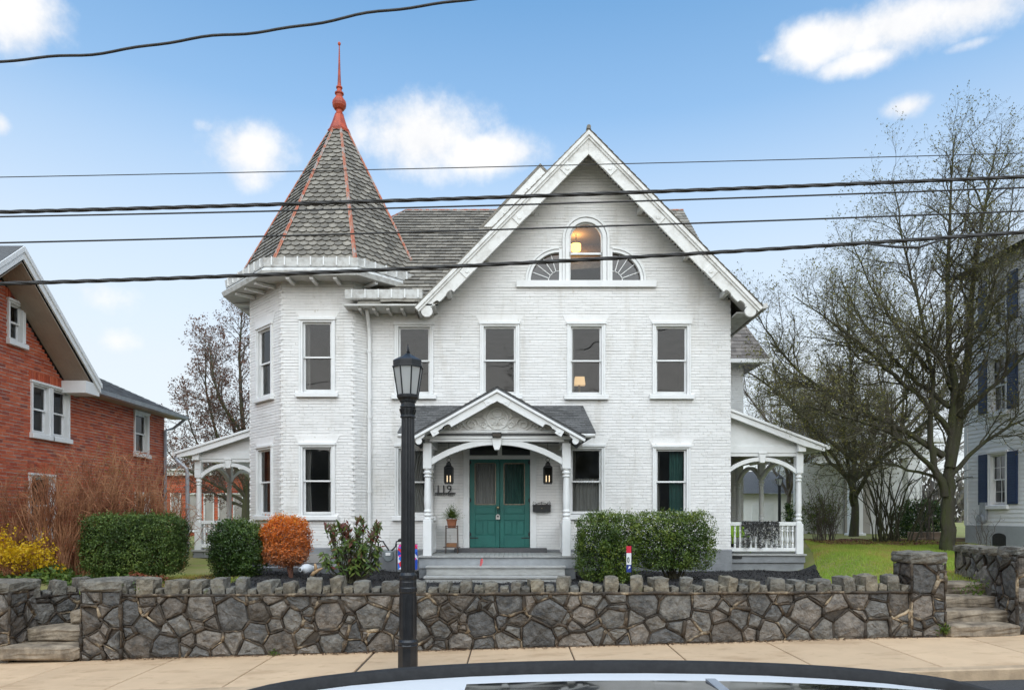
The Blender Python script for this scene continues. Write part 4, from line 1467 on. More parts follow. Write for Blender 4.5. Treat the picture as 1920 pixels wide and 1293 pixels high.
# letterbox
lt_ = thing('letterbox', (fX(1015), FY - .1, fZ(958)), 'black metal wall letterbox with scrolled top, right of the doors', 'letterbox')
mx_ = MB(FM)
a, b = fX(999), fX(1032)
mx_.box(a, b, -.13, -.006, fZ(959), fZ(948))
mx_.prismx([(-.135, fZ(948)), (-.006, fZ(948)), (-.006, fZ(945)), (-.10, fZ(946.6))], a - .01, b + .01)
mx_.build('letterbox_body', M_['black'], lt_, bevel=.005)
sc_ = MB(FM)
c = (a + b) / 2
for s in (-1, 1):
    p = spiral(0, 0, .012, .05, 0, 1.2, 0, n=16)
    sc_.tube([(c + s * (.165 + q_[0]), -.03, fZ(944.5) + .02 + q_[2]) for q_ in p], .006, 5)
    sc_.tube([(c + s * .15, -.03, fZ(946)), (c + s * .08, -.03, fZ(942.5)), (c, -.03, fZ(941.5))], .006, 5)
sc_.tube([(c, -.03, fZ(945)), (c, -.03, fZ(940))], .006, 5)
sc_.build('scroll', M_['black'], lt_)
kb = MB(FM)
kb.tube([(c, -.131, fZ(952.5)), (c, -.138, fZ(952.5))], .012, 8)
kb.build('lock_button', M_['brass'], lt_)
# plant stand with pot
PSX, PSY = ax(847, 16.1), 16.1
stn = thing('plant_stand', (PSX, PSY, FLZ), 'two-tier wire plant stand on the porch beside the doors', 'plant stand')
wr_ = MB()
for sx in (-1, 1):
    for sy in (-1, 1):
        wr_.tube([(PSX + sx * .145, PSY + sy * .12, FLZ), (PSX + sx * .135, PSY + sy * .11, FLZ + .66)], .008, 5)
for z, q_ in ((FLZ + .60, .135), (FLZ + .64, .14), (FLZ + .15, .145)):
    wr_.tube([(PSX - q_, PSY - .115, z), (PSX + q_, PSY - .115, z), (PSX + q_, PSY + .115, z), (PSX - q_, PSY + .115, z)], .007, 5, closed=True)
wr_.box(PSX - .14, PSX + .14, PSY - .11, PSY + .11, FLZ + .595, FLZ + .605)
wr_.box(PSX - .20, PSX + .20, PSY - .12, PSY + .12, FLZ + .14, FLZ + .148)
wr_.build('wire_frame', mat('rusty_dark_wire', (.05, .035, .025), (.10, .05, .03), rough=.6), stn)
terra = mat('terracotta_pot', (.36, .14, .07), (.26, .09, .045), rough=.8, scale=9, bump=.3)
bx_ = MB()
bx_.box(PSX - .115, PSX + .115, PSY - .09, PSY + .09, FLZ + .150, FLZ + .245)
bx_.build('wooden_box', mat('brown_wood_box', (.30, .14, .06), (.20, .09, .04), rough=.7, stretch=(1, 8, 8)), None, bevel=.005, label='small brown wooden box on the lower shelf of the plant stand', cat='box')
pt = thing('potted_plant', (PSX, PSY, FLZ + .606), 'bushy green plant in terracotta pot on the wire stand', 'potted plant')
po = MB()
po.lathe([(.095, FLZ + .607), (.115, FLZ + .77), (.128, FLZ + .775), (.128, FLZ + .81), (.11, FLZ + .81), (.10, FLZ + .79)], PSX, PSY, 18)
po.build('pot', terra, pt, smooth=False)

# ------------------------------------------------------------------ side porches
def side_porch(xw, xc, yf, ys, zf, z_top, z_eave, x_eave, label, rail_front=True, skirt_z=.55, ridge_col='shingle', blue=False):
    """xw house wall, xc column line, yf front, ys list of further column depths"""
    s = 1 if xc > xw else -1
    yb = ys[-1] + .4
    lo, hi = sorted((xw + s * .005, xc + s * .14))
    d = MB()
    n = int((hi - lo) / .12)
    d.box(lo, hi, yf - .05, yb, zf - .04, zf)
    p = d.build('side_porch', M_['deck'], house, label=label)
    f = MB()
    f.box(lo + .02, hi - .02, yf - .01, yb, zf - .22, zf - .042)
    f.box(lo + .0, hi - .04, yf + .03, yb, skirt_z - .35, zf - .222)
    f.build('porch_skirt', M_['found'], p, bevel=.006)
    zb0 = z_eave + .0
    zbeam = z_eave - .02
    post_top = zbeam - .22
    for y in [yf + .10] + ys:
        c = MB()
        turned_post(c, xc, y, zf, post_top + .10, .17, zf + .75, post_top - .40)
        c.build('porch_column', M_['trim'], p, bevel=.005)
    b = MB()
    b.box(min(xw, xc) + (.006 if s > 0 else -.0), max(xw, xc) - (.006 if s < 0 else -.0), yf + .03, yf + .17, zbeam - .12, zbeam + .06)
    b.box(xc - .07, xc + .07, yf + .171, yb, zbeam - .12, zbeam + .06)
    b.box(min(xw + s * .1, xc), max(xw + s * .1, xc), yf + .05, yf + .15, zbeam - .20, zbeam - .121)
    b.build('porch_beam', M_['trim'], p, bevel=.005)
    xa, xb_ = sorted((xw + s * .04, xc - s * .085))
    a = MB()
    l_, h_ = arch_band(xa, xb_, post_top - .42, zbeam - .32, .10, 24)
    arch_mesh(a, l_, h_, yf + .05, yf + .15)
    a.build('porch_arch', M_['trim'], p, bevel=.004)
    m_ = (xa + xb_) / 2
    kx = MB()
    kx.prism([(m_ - .055, zbeam - .36), (m_ + .055, zbeam - .36), (m_ + .09, zbeam - .14), (m_ - .09, zbeam - .14)], yf + .01, yf + .18)
    kx.box(m_ - .10, m_ + .10, yf - .005, yf + .185, zbeam - .139, zbeam - .095)
    kx.build('keystone', M_['trim'], p, bevel=.004)
    ys_all = [yf + .10] + ys
    for i in range(len(ys_all) - 1):         # arches along the side
        y0, y1 = ys_all[i] + .09, ys_all[i + 1] - .09
        l_, h_ = arch_band(y0, y1, post_top - .42, zbeam - .30, .10, 18)
        q = MB()
        for j in range(len(l_) - 1):
            P0, P1, P2_, P3 = l_[j], l_[j + 1], h_[j + 1], h_[j]
            q.add([(xc - .05, P0[0], P0[1]), (xc - .05, P1[0], P1[1]), (xc - .05, P2_[0], P2_[1]), (xc - .05, P3[0], P3[1]),
                   (xc + .05, P0[0], P0[1]), (xc + .05, P1[0], P1[1]), (xc + .05, P2_[0], P2_[1]), (xc + .05, P3[0], P3[1])],
                  [(3, 2, 1, 0), (4, 5, 6, 7), (0, 1, 5, 4), (2, 3, 7, 6)])
        q.build('porch_arch', M_['trim'], p)
    # tympanum panel, roof and rake
    sl = (z_top - z_eave) / (x_eave - xw)
    zt = lambda x: z_top - (x - xw) * sl
    t = MB()
    poly = [(xw + s * .006, zbeam + .061), (xc, zbeam + .061), (xc, zt(xc) - .10), (xw + s * .006, zt(xw) - .10)]
    if area(poly) < 0: poly = poly[::-1]
    t.prism(poly, yf + .06, yf + .12)
    t.build('tympanum', M_['trim'], p)
    r_ = MB()
    poly = [(xw + s * .004, zt(xw) + .04), (x_eave, zt(x_eave) + .04), (x_eave, zt(x_eave) - .02), (xw + s * .004, zt(xw) - .02)]
    if area(poly) < 0: poly = poly[::-1]
    r_.prism(poly, yf - .20, yb + .2)
    r_.build('porch_roof', mat('blue_grey_porch_roof', (.16, .22, .25), (.12, .16, .18), rough=.6, scale=6) if blue else M_['shingle'], p)
    k2 = MB()
    poly = [(xw + s * .004, zt(xw) - .021), (x_eave - s * .03, zt(x_eave - s * .03) - .021), (x_eave - s * .03, zt(x_eave) - .12), (xc + s * .02, zt(xc) - .20), (xw + s * .004, zt(xw) - .17)]
    if area(poly) < 0: poly = poly[::-1]
    k2.prism(poly, yf - .185, yf - .13)
    poly = [(xw + s * .004, zt(xw) + .035), (x_eave, zt(x_eave) + .035), (x_eave, zt(x_eave) - .03), (xw + s * .004, zt(xw) - .03)]
    if area(poly) < 0: poly = poly[::-1]
    k2.prism(poly, yf - .225, yf - .201)
    k2.box(min(xc - .09, xc + .09), max(xc - .09, xc + .09), yf - .12, yf + .02, zt(xc) - .33, zt(xc) - .12)
    k2.build('rake_board', M_['trim'], p, bevel=.005)
    c_ = MB()
    poly = [(xw + s * .01, zt(xw) - .03), (x_eave - s * .04, zt(x_eave) - .03), (x_eave - s * .04, zt(x_eave) - .045), (xw + s * .01, zt(xw) - .06)]
    if area(poly) < 0: poly = poly[::-1]
    c_.prism(poly, yf - .125, yb + .15)
    c_.build('porch_ceiling', M_['soffit'], p)
    g_ = MB()
    g_.tube([(x_eave + s * .04, yf - .2, zt(x_eave) - .02), (x_eave + s * .04, yb + .2, zt(x_eave) - .02)], .055, 8)
    g_.build('porch_gutter', M_['trim'], p)
    # railing
    if rail_front:
        xa, xb_ = sorted((xw + s * .03, xc - s * .085))
        rl = MB()
        rl.box(xa, xb_, yf + .05, yf + .15, zf + .70, zf + .79)
        rl.box(xa, xb_, yf + .06, yf + .14, zf + .06, zf + .15)
        rl.box(xc - .045, xc + .045, yf + .19, yb, zf + .70, zf + .79); rl.box(xc - .04, xc + .04, yf + .19, yb, zf + .06, zf + .15)
        rl.build('railing', M_['trim'], p, bevel=.006)
        bb = MB()
        bb.lathe([(.028, 0), (.028, .08), (.018, .10), (.03, .14), (.033, .20), (.022, .30), (.02, .38), (.03, .40), (.03, .43), (.02, .45), (.028, .47), (.028, .55)], 0, 0, 8)
        me = bb.mesh('baluster'); me.materials.append(M_['trim'])
        nb = max(3, int((xb_ - xa) / .125))
        for i in range(nb):
            place('baluster', me, Matrix.Translation((xa + (i + .5) * (xb_ - xa) / nb, yf + .10, zf + .15)), p)
        yy = yf + .32
        while yy < yb - .1:
            place('baluster', me, Matrix.Translation((xc, yy, zf + .15)), p)
            yy += .16
    return p
rp_ = side_porch(5.34, 7.16, 16.95, [19.6, 21.6], 1.075, 4.62, 3.72, 7.72, 'white side porch with arched bays and turned railing right of the house')
vent = MB()
vent.box(5.40, 5.70, 16.92, 16.939, .96, 1.02)
vent.build('vent_grille', M_['black'], rp_)
lp_ = side_porch(-6.92, -8.53, 18.5, [20.6, 22.6], 1.10, 4.36, 3.70, -9.03, 'white side porch left of the turret, mostly behind the round green bush', blue=True)
ds = MB()
xx = -8.70
ds.tube([(-9.07, 18.4, 3.60), (-8.98, 18.32, 3.50), (-8.72, 18.30, 3.28), (xx, 18.30, 3.1), (xx, 18.30, 1.2), (xx - .08, 18.28, .45)], .05, 8)
ds.build('downspout', M_['zinc'], lp_)

# black lacy throw and things on the right porch
yr = 16.98
def lace(x0, x1, z1, z0, seed):
    r = random.Random(seed)
    mb = MB()
    for i in range(560):
        x = r.uniform(x0, x1)
        f = .45 + .55 * abs(math.sin((x - x0) * 9.0 + .6))
        z = z1 - r.random() ** 1.5 * (z1 - z0) * f
        a = r.uniform(0, 6.28)
        l = r.uniform(.02, .045)
        p = Vector((x, yr - .03 - r.uniform(0, .02), z))
        d = Vector((math.cos(a), r.uniform(-.3, .3), math.sin(a))) * l
        mb.bar(p - d, p + d, .016, .004, up=(0, 1, 0))
    mb.box(x0, x1, yr - .005, yr + .18, z1 + .004, z1 + .012)
    return mb
lc = lace(5.72, 6.62, 1.075 + .79, 1.075 + .12, 5)
lc.build('lace_throw', M_['black'], None, label='black lacy throw hanging over the right porch railing', cat='throw')
gch = thing('garden_chair', (5.98, 18.0, 1.075), 'lime green chair standing behind the right porch railing', 'chair')
lime = mat('lime_green_plastic', (.30, .50, .03), (.26, .44, .03), rough=.4)
c = MB()
c.box(5.72, 6.24, 17.75, 18.25, 1.46, 1.50)
c.build('seat', lime, gch, bevel=.01)
c = MB()
for i in range(5): c.box(5.74 + i * .10, 5.82 + i * .10, 18.22, 18.26, 1.505, 1.80)
c.box(5.72, 6.24, 18.215, 18.265, 1.80, 1.86)
c.build('backrest', lime, gch, bevel=.01)
for sx in (5.75, 6.21):
    for sy in (17.78, 18.22):
        c = MB(); c.tube([(sx, sy, 1.076), (sx, sy, 1.458)], .022, 8); c.build('leg', lime, gch)
dkp = thing('storage_pot', (5.62, 17.6, 1.075), 'small dark pot with white label behind the right porch balusters', 'pot')
c = MB(); c.lathe([(.09, 1.076), (.12, 1.26), (.13, 1.27), (.13, 1.30), (.11, 1.30), (.10, 1.28)], 5.62, 17.6, 14); c.build('pot_body', M_['black'], dkp)
c = MB(); c.box(5.57, 5.67, 17.477, 17.484, 1.14, 1.22); c.build('label_plate', M_['trim'], dkp)
# warm lit things indoors
lmp = thing('attic_lamp', (fX(1080), FY + .9, azz(470, FY + .9)), 'lit drum lamp glowing orange behind the arched attic window', 'lamp')
lx, lyy, lz = ax(1080, FY + .95), FY + .95, azz(470, FY + .95)
c = MB(); c.lathe([(.115, lz), (.125, lz + .03), (.125, lz + .16)], lx, lyy, 18); c.build('lamp_shade', emit('glowing_amber_shade', (1, .50, .10), 2.4), lmp, smooth=False)
pl_ = bpy.data.lights.new('attic_bulb', 'POINT'); pl_.energy = 9; pl_.color = (1, .42, .10); pl_.shadow_soft_size = .08
po_ = bpy.data.objects.new('attic_bulb', pl_); COL.objects.link(po_); po_.location = (lx, lyy + .02, lz + .26)
c = MB(); c.lathe([(.135, lz + .161), (.135, lz + .185)], lx, lyy, 18); c.tube([(lx, lyy, lz + .18), (lx, lyy, 9.25)], .012, 6); c.build('lamp_rim', M_['black'], lmp)
tl_ = thing('table_lamp', (fX(1087), FY + .7, fZ(745)), 'table lamp with warm lit shade inside the upper window right of centre', 'lamp')
yy = FY + .75
c = MB(); c.prism([(ax(1076, yy), azz(722, yy)), (ax(1097, yy), azz(722, yy)), (ax(1095, yy), azz(707, yy)), (ax(1078, yy), azz(707, yy))], yy - .1, yy + .1); c.build('lamp_shade', emit('warm_cloth_shade', (.90, .58, .28), .38), tl_)
c = MB(); c.tube([(ax(1086, yy), yy, azz(745, yy)), (ax(1086, yy), yy, azz(722.2, yy))], .03, 8); c.build('lamp_stem', M_['brass'], tl_)
c = MB(); c.lathe([(.16, azz(760, yy)), (.16, azz(745.2, yy))], ax(1086, yy), yy, 10); c.build('lamp_base', M_['brass'], tl_)

# ------------------------------------------------------------------ ground, road, pavement, stone walls
GR = .028                                    # the street climbs to the right
def s2(t): t = max(0, min(1, t)); return t * t * (3 - 2 * t)
def sw(x): return GR * max(-40, min(40, x))
WALLY = 10.40
def yard_z(x, y):
    z = .60 + .02 * max(0, min(8, y - 14))
    z += .30 * s2((x - 7.0) / 1.3) + .14 * s2((-x - 2.6) / 2.5) + .10 * s2((-x - 7.5) / 2)
    z += .02 * max(0, min(10, y - 11)) * s2((x - 7.0) / 1.2)
    z += .012 * math.sin(x * 2.1 + y * 1.3) + .010 * math.sin(x * 4.7 - y * 3.1)
    return z
def ground_z(x, y):
    if y < 10.60: return sw(x) - .30
    if -7.9 < x < -6.35 and y < 10.95 + (x + 7.78) * 1.05: return sw(x) - .30
    if 6.45 < x < 7.85 + (y - 10.4) * .24 and y < 11.85: return sw(x) - .30
    return yard_z(x, y)
xs = list(np.concatenate([np.linspace(-900, -60, 8), np.linspace(-50, -14, 10), np.linspace(-13, 16, 117), np.linspace(18, 50, 10), np.linspace(60, 900, 8)]))
ysn = list(np.concatenate([np.linspace(-400, -10, 6), np.linspace(-4, 10.58, 8), np.linspace(10.62, 26, 78), np.linspace(28, 60, 12), np.linspace(75, 1200, 10)]))
v = [(x, y, ground_z(x, y)) for y in ysn for x in xs]
nx = len(xs)
fc = [(j * nx + i, j * nx + i + 1, (j + 1) * nx + i + 1, (j + 1) * nx + i) for j in range(len(ysn) - 1) for i in range(nx - 1)]
g = MB(); g.add(v, fc)
g.build('ground', M_['soil'], smooth=True, kind='structure')

road = MB()
rx = np.linspace(-120, 120, 61)
v = []
for y in (.62, 4.2, 8.28):
    for x in rx: v.append((x, y, sw(x) - .145 + (.05 if y == 4.2 else 0)))
road.add(v, [(j * 61 + i, j * 61 + i + 1, (j + 1) * 61 + i + 1, (j + 1) * 61 + i) for j in range(2) for i in range(60)])
road.build('road', M_['asphalt'], kind='structure', smooth=True)
# far pavement: bed with separate concrete slabs
bed = MB()
v = []
for y in (8.45, 10.75):
    for x in rx: v.append((x, y, sw(x) - .03))
bed.add(v, [(i, i + 1, 61 + i + 1, 61 + i) for i in range(60)])
pave = bed.build('pavement', mat('dark_joint_grit', (.10, .085, .065), (.06, .05, .04), rough=.9, scale=20), kind='structure')
xj = .87
for i in range(-12, 13):
    x0, x1 = xj + i * 1.49, xj + (i + 1) * 1.49
    gap = .010 if i != -2 else .03
    a, b = x0 + gap, x1 - .010
    m = MB()
    y0, y1 = 8.46, 10.52
    z = lambda x, y: sw(x) + .012 * (y - y0) / (y1 - y0) - .012
    m.add([(a, y0, z(a, y0)), (b, y0, z(b, y0)), (b, y1, z(b, y1)), (a, y1, z(a, y1)), (a, y0, z(a, y0) - .05), (b, y0, z(b, y0) - .05), (b, y1, z(b, y1) - .05), (a, y1, z(a, y1) - .05)],
          [(0, 1, 2, 3), (0, 4, 5, 1), (1, 5, 6, 2), (2, 6, 7, 3), (3, 7, 4, 0)], rnd.random())
    m.build('paving_slab', M_['walk'], pave, bevel=.008)
kb = MB()
kb.box(-.1, .1, 0, .01, 0, .01)
kerb = MB()
v = []
for x in rx: v += [(x, 8.28, sw(x) - .30), (x, 8.29, sw(x) - .025), (x, 8.31, sw(x) - .010), (x, 8.45, sw(x) - .008), (x, 8.45, sw(x) - .2)]
kerb.add(v, [(i * 5 + j, (i + 1) * 5 + j, (i + 1) * 5 + j + 1, i * 5 + j + 1) for i in range(60) for j in range(4)])
kerb.build('kerb', M_['kerb'], kind='structure')
near = MB()
v = []
for x in rx: v += [(x, .62, sw(x) - .2), (x, .60, sw(x) + .0), (x, -1.6, sw(x) + .02), (x, -1.62, sw(x) - .3)]
near.add(v, [((i + 1) * 4 + j, i * 4 + j, i * 4 + j + 1, (i + 1) * 4 + j + 1) for i in range(60) for j in range(3)])
near.build('near_pavement', M_['walk'], kind='structure')

# unseen bank added behind the camera to darken the lower window reflections
hl = MB()
rg_ = np.random.default_rng(3)
hx = np.linspace(-120, 120, 161)
prof_ = [(-14, .0), (-17, 2.6), (-20, 5.6), (-24, 8.0), (-34, 9.5), (-60, 10.0)]
v = []
for j, (y, z) in enumerate(prof_):
    for x in hx:
        q = z + (rg_.uniform(-1.6, 1.6) + 1.5 * math.sin(x * .31 + j) ) * (0 if j == 0 else 1)
        v.append((x, y + rg_.uniform(-.8, .8) * (j > 0), q + sw(x) - (.3 if j == 0 else 0)))
n_ = len(hx)
hl.add(v, [(j * n_ + i + 1, j * n_ + i, (j + 1) * n_ + i, (j + 1) * n_ + i + 1) for j in range(len(prof_) - 1) for i in range(n_ - 1)])
hl.build('added_reflection_bank', mat('reflection_bank_brown', (.34, .32, .28), (.16, .155, .13), rough=.95, scale=.9, bump=1, bscale=3), kind='structure')

# ---- rubble walls
def voronoi(seeds, box, weights=None):
    polys = []
    for i, p in enumerate(seeds):
        poly = [(box[0], box[2]), (box[1], box[2]), (box[1], box[3]), (box[0], box[3])]
        nb = sorted(range(len(seeds)), key=lambda j: (seeds[j][0] - p[0]) ** 2 + (seeds[j][1] - p[1]) ** 2)[1:22]
        for j in nb:
            q = seeds[j]
            dx, dy = q[0] - p[0], q[1] - p[1]
            t_ = .5 + ((p[2] ** 2 - q[2] ** 2) / (2 * (dx * dx + dy * dy)) if len(p) > 2 else 0)
            mx, my = p[0] + dx * t_, p[1] + dy * t_
            out = []
            for k in range(len(poly)):
                a, b = poly[k - 1], poly[k]
                da = (a[0] - mx) * dx + (a[1] - my) * dy
                db = (b[0] - mx) * dx + (b[1] - my) * dy
                if db <= 0:
                    if da > 0:
                        t = da / (da - db); out.append((a[0] + (b[0] - a[0]) * t, a[1] + (b[1] - a[1]) * t))
                    out.append(b)
                elif da <= 0:
                    t = da / (da - db); out.append((a[0] + (b[0] - a[0]) * t, a[1] + (b[1] - a[1]) * t))
            poly = out
            if not poly: break
        polys.append(poly)
    return polys
def inset(poly, d):
    c = (sum(p[0] for p in poly) / len(poly), sum(p[1] for p in poly) / len(poly))
    n = len(poly)
    clip = []
    out = poly
    for i in range(n):
        a, b = poly[i], poly[(i + 1) % n]
        ex, ey = b[0] - a[0], b[1] - a[1]
        L = math.hypot(ex, ey)
        if L < 1e-6: continue
        nx_, ny_ = -ey / L, ex / L
        a2 = (a[0] + nx_ * d, a[1] + ny_ * d)
        res = []
        for k in range(len(out)):
            p, q = out[k - 1], out[k]
            dp = (p[0] - a2[0]) * nx_ + (p[1] - a2[1]) * ny_
            dq = (q[0] - a2[0]) * nx_ + (q[1] - a2[1]) * ny_
            if dq >= 0:
                if dp < 0:
                    t = dp / (dp - dq); res.append((p[0] + (q[0] - p[0]) * t, p[1] + (q[1] - p[1]) * t))
                res.append(q)
            elif dp >= 0:
                t = dp / (dp - dq); res.append((p[0] + (q[0] - p[0]) * t, p[1] + (q[1] - p[1]) * t))
        out = res
        if len(out) < 3: return []
    return out
def stone_mesh(poly, r, M, bulge=.03, lumps=1.0):
    "uneven faced stone on a polygon in the wall plane (x, z), front towards -y"
    n0 = []
    for i in range(len(poly)):             # extra points along long edges, jittered
        a, b = poly[i], poly[(i + 1) % len(poly)]
        L = math.hypot(b[0] - a[0], b[1] - a[1])
        k = max(1, int(L / .11))
        for j in range(k):
            t = j / k
            jx, jz = (r.uniform(-.009, .009), r.uniform(-.009, .009)) if j else (0, 0)
            n0.append((a[0] + (b[0] - a[0]) * t + jx, a[1] + (b[1] - a[1]) * t + jz))
    n = len(n0)
    c = (sum(p[0] for p in n0) / n, sum(p[1] for p in n0) / n)
    tx, tz = r.uniform(-.10, .10), r.uniform(-.10, .10)
    def y(p, o): return -o - (p[0] - c[0]) * tx - (p[1] - c[1]) * tz
    v = [(p[0], .035, p[1]) for p in n0]
    q1 = [(c[0] + (p[0] - c[0]) * .95, c[1] + (p[1] - c[1]) * .95) for p in n0]
    v += [(p[0], y(p, -.004 + r.uniform(0, .006)), p[1]) for p in q1]
    q2 = [(c[0] + (p[0] - c[0]) * .72, c[1] + (p[1] - c[1]) * .72) for p in n0]
    v += [(p[0], y(p, bulge * .75 + r.uniform(-.012, .012) * lumps), p[1]) for p in q2]
    q3 = [(c[0] + (p[0] - c[0]) * .36, c[1] + (p[1] - c[1]) * .36) for p in n0]
    v += [(p[0], y(p, bulge + r.uniform(-.014, .014) * lumps), p[1]) for p in q3]
    v.append((c[0], y(c, bulge + r.uniform(-.01, .012)), c[1]))
    f = []
    for k in range(3):
        for i in range(n):
            j = (i + 1) % n
            f.append((k * n + i, k * n + j, (k + 1) * n + j, (k + 1) * n + i))
    for i in range(n): f.append((3 * n + i, 3 * n + (i + 1) % n, 4 * n))
    mb = MB(M)
    mb.add(v, f, r.random())
    return mb
def rubble(parent, M, L, zb, zt, seed, size=.33, mortar=True, limit=None):
    """stones over a strip of length L between zb(u) and zt(u); beads of mortar on the joints"""
    r = random.Random(seed)
    seeds = []
    tries = 0
    H = max(zt(0), zt(L)) - min(zb(0), zb(L))
    area_ = L * H
    target = int(area_ / (size * size * .78))
    for tier, cnt in ((.78, .10), (.54, .26), (.34, .40), (.20, .60)):
        k_ = 0; tries = 0
        while k_ < target * cnt and tries < 900:
            tries += 1
            x, z = r.uniform(0, L), r.uniform(0, H) + min(zb(0), zb(L))
            if not (zb(x) - .02 < z < zt(x) + .02): continue
            rr = size * tier * r.uniform(.88, 1.12)
            if all((x - q[0]) ** 2 * .8 + (z - q[1]) ** 2 * 1.35 > ((rr + q[2]) * .92) ** 2 for q in seeds): seeds.append((x, z, rr)); k_ += 1
    polys = voronoi(seeds, (0, L, min(zb(0), zb(L)), max(zt(0), zt(L))))
    beads = MB(M)
    done = set()
    for poly in polys:
        poly = clip_poly(poly, [(0, zb(0)), (L, zb(L)), (L, zt(L)), (0, zt(0))])
        if len(poly) < 3: continue
        raw = poly
        pj = []
        for p in poly:                          # shared corners wander, so the joints are not straight bisectors
            u_ = p[0] / L
            if p[0] < .01 or p[0] > L - .01 or p[1] < zb(p[0]) + .02 or p[1] > zt(p[0]) - .02: pj.append(p); continue
            hsh = random.Random(int(round(p[0] * 50)) * 7919 + int(round(p[1] * 50)) * 104729)
            pj.append((p[0] + hsh.uniform(-.045, .045) * size * 3, p[1] + hsh.uniform(-.03, .03) * size * 3))
        poly = pj if area(pj) > .004 else poly
        po = inset(poly, .014)
        if len(po) < 3 or area(po) < max(.003, .5 * area(raw)): poly = raw; po = inset(poly, .014)
        if len(po) < 3 or area(po) < .003: continue
        stone_mesh(po, r, M, bulge=r.uniform(.004, .034)).build('stone', M_['stone'], parent)
        for i in range(len(poly)):
            a, b = poly[i], poly[(i + 1) % len(poly)]
            key = tuple(sorted(((round(a[0], 3), round(a[1], 3)), (round(b[0], 3), round(b[1], 3)))))
            if key in done: continue
            done.add(key)
            Ld = math.hypot(b[0] - a[0], b[1] - a[1])
            if Ld < .03: continue
            if r.random() < .12: continue
            k = max(2, int(Ld / .07))
            rr = r.choice((.012, .016, .021, .027))
            pts, rad = [], []
            for j in range(k + 1):
                t = j / k
                pts.append((a[0] + (b[0] - a[0]) * t + r.uniform(-.007, .007), -.004 + r.uniform(-.005, .004), a[1] + (b[1] - a[1]) * t + r.uniform(-.007, .007)))
                rad.append(rr * r.uniform(.55, 1.35))
            beads.tube(pts, rad, 6, var=r.random())
    beads.build('mortar_joints', M_['mortar'], parent, smooth=True, kind='stuff')
def rough_block(w, d, h, r, jit=.02, n=3):
    "chipped block: subdivided box with wobbling faces, base at z=0, centre x, front y=0"
    vs, idx = [], {}
    def vid(i, j, k):
        key = (i, j, k)
        if key not in idx:
            x, y, z = (i / n - .5) * w, j / n * d, k / n * h
            e = sum(1 for q in (i, j, k) if q in (0, n))
            q = .55 if e >= 2 else 1
            s = 1 - .08 * (e >= 2) - .05 * (e >= 3)
            x = x * s; z = z if k < n else h * (1 - .05 * (e >= 2)); y = y + (d * .05 if (j == 0 and e >= 2) else 0)
            vs.append((x + r.uniform(-jit, jit) * q, y + r.uniform(-jit, jit) * q, max(0, z + r.uniform(-jit, jit) * q * (k > 0))))
            idx[key] = len(vs) - 1
        return idx[key]
    f = []
    for a in range(n):
        for b in range(n):
            f.append((vid(a, 0, b), vid(a + 1, 0, b), vid(a + 1, 0, b + 1), vid(a, 0, b + 1)))
            f.append((vid(a + 1, n, b), vid(a, n, b), vid(a, n, b + 1), vid(a + 1, n, b + 1)))
            f.append((vid(0, a + 1, b), vid(0, a, b), vid(0, a, b + 1), vid(0, a + 1, b + 1)))
            f.append((vid(n, a, b), vid(n, a + 1, b), vid(n, a + 1, b + 1), vid(n, a, b + 1)))
            f.append((vid(a, b, n), vid(a + 1, b, n), vid(a + 1, b + 1, n), vid(a, b + 1, n)))
    return vs, f
def cap_course(parent, M, L, zt, seed, tall=(.20, .25), hi=.21, step=None, even=None):
    r = random.Random(seed)
    x = .02
    i = 0
    while x < L - .05:
        e = even(x) if even else 0
        w = r.choice((.15, .18, .21, .24, .28)) * r.uniform(.92, 1.08) + e * .05
        h = hi * r.uniform(.78, 1.28)
        m = MB(M @ Matrix.Translation((x + w / 2, -.035 + r.uniform(-.015, .02), zt(x + w / 2))) @ Matrix.Rotation(r.uniform(-.11, .11), 4, 'Y') @ Matrix.Rotation(r.uniform(-.22, .22), 4, 'Z'))
        m.add(*rough_block(w, .36, h, r, .018), r.random())
        m.build('cap_stone', M_['cap_stone'], parent)
        x += w + .012
        w = r.uniform(.11, .16) - e * .03
        if r.random() < e * .55: continue
        h = hi * r.uniform(.42, .60)
        m = MB(M @ Matrix.Translation((x + w / 2, -.02 + r.uniform(-.01, .02), zt(x + w / 2))) @ Matrix.Rotation(r.uniform(-.10, .10), 4, 'Y'))
        m.add(*rough_block(w, .33, h, r, .012), r.random())
        m.build('cap_stone', M_['cap_stone'], parent)
        x += w + .012
WZT = lambda x: .835 + .004 * x
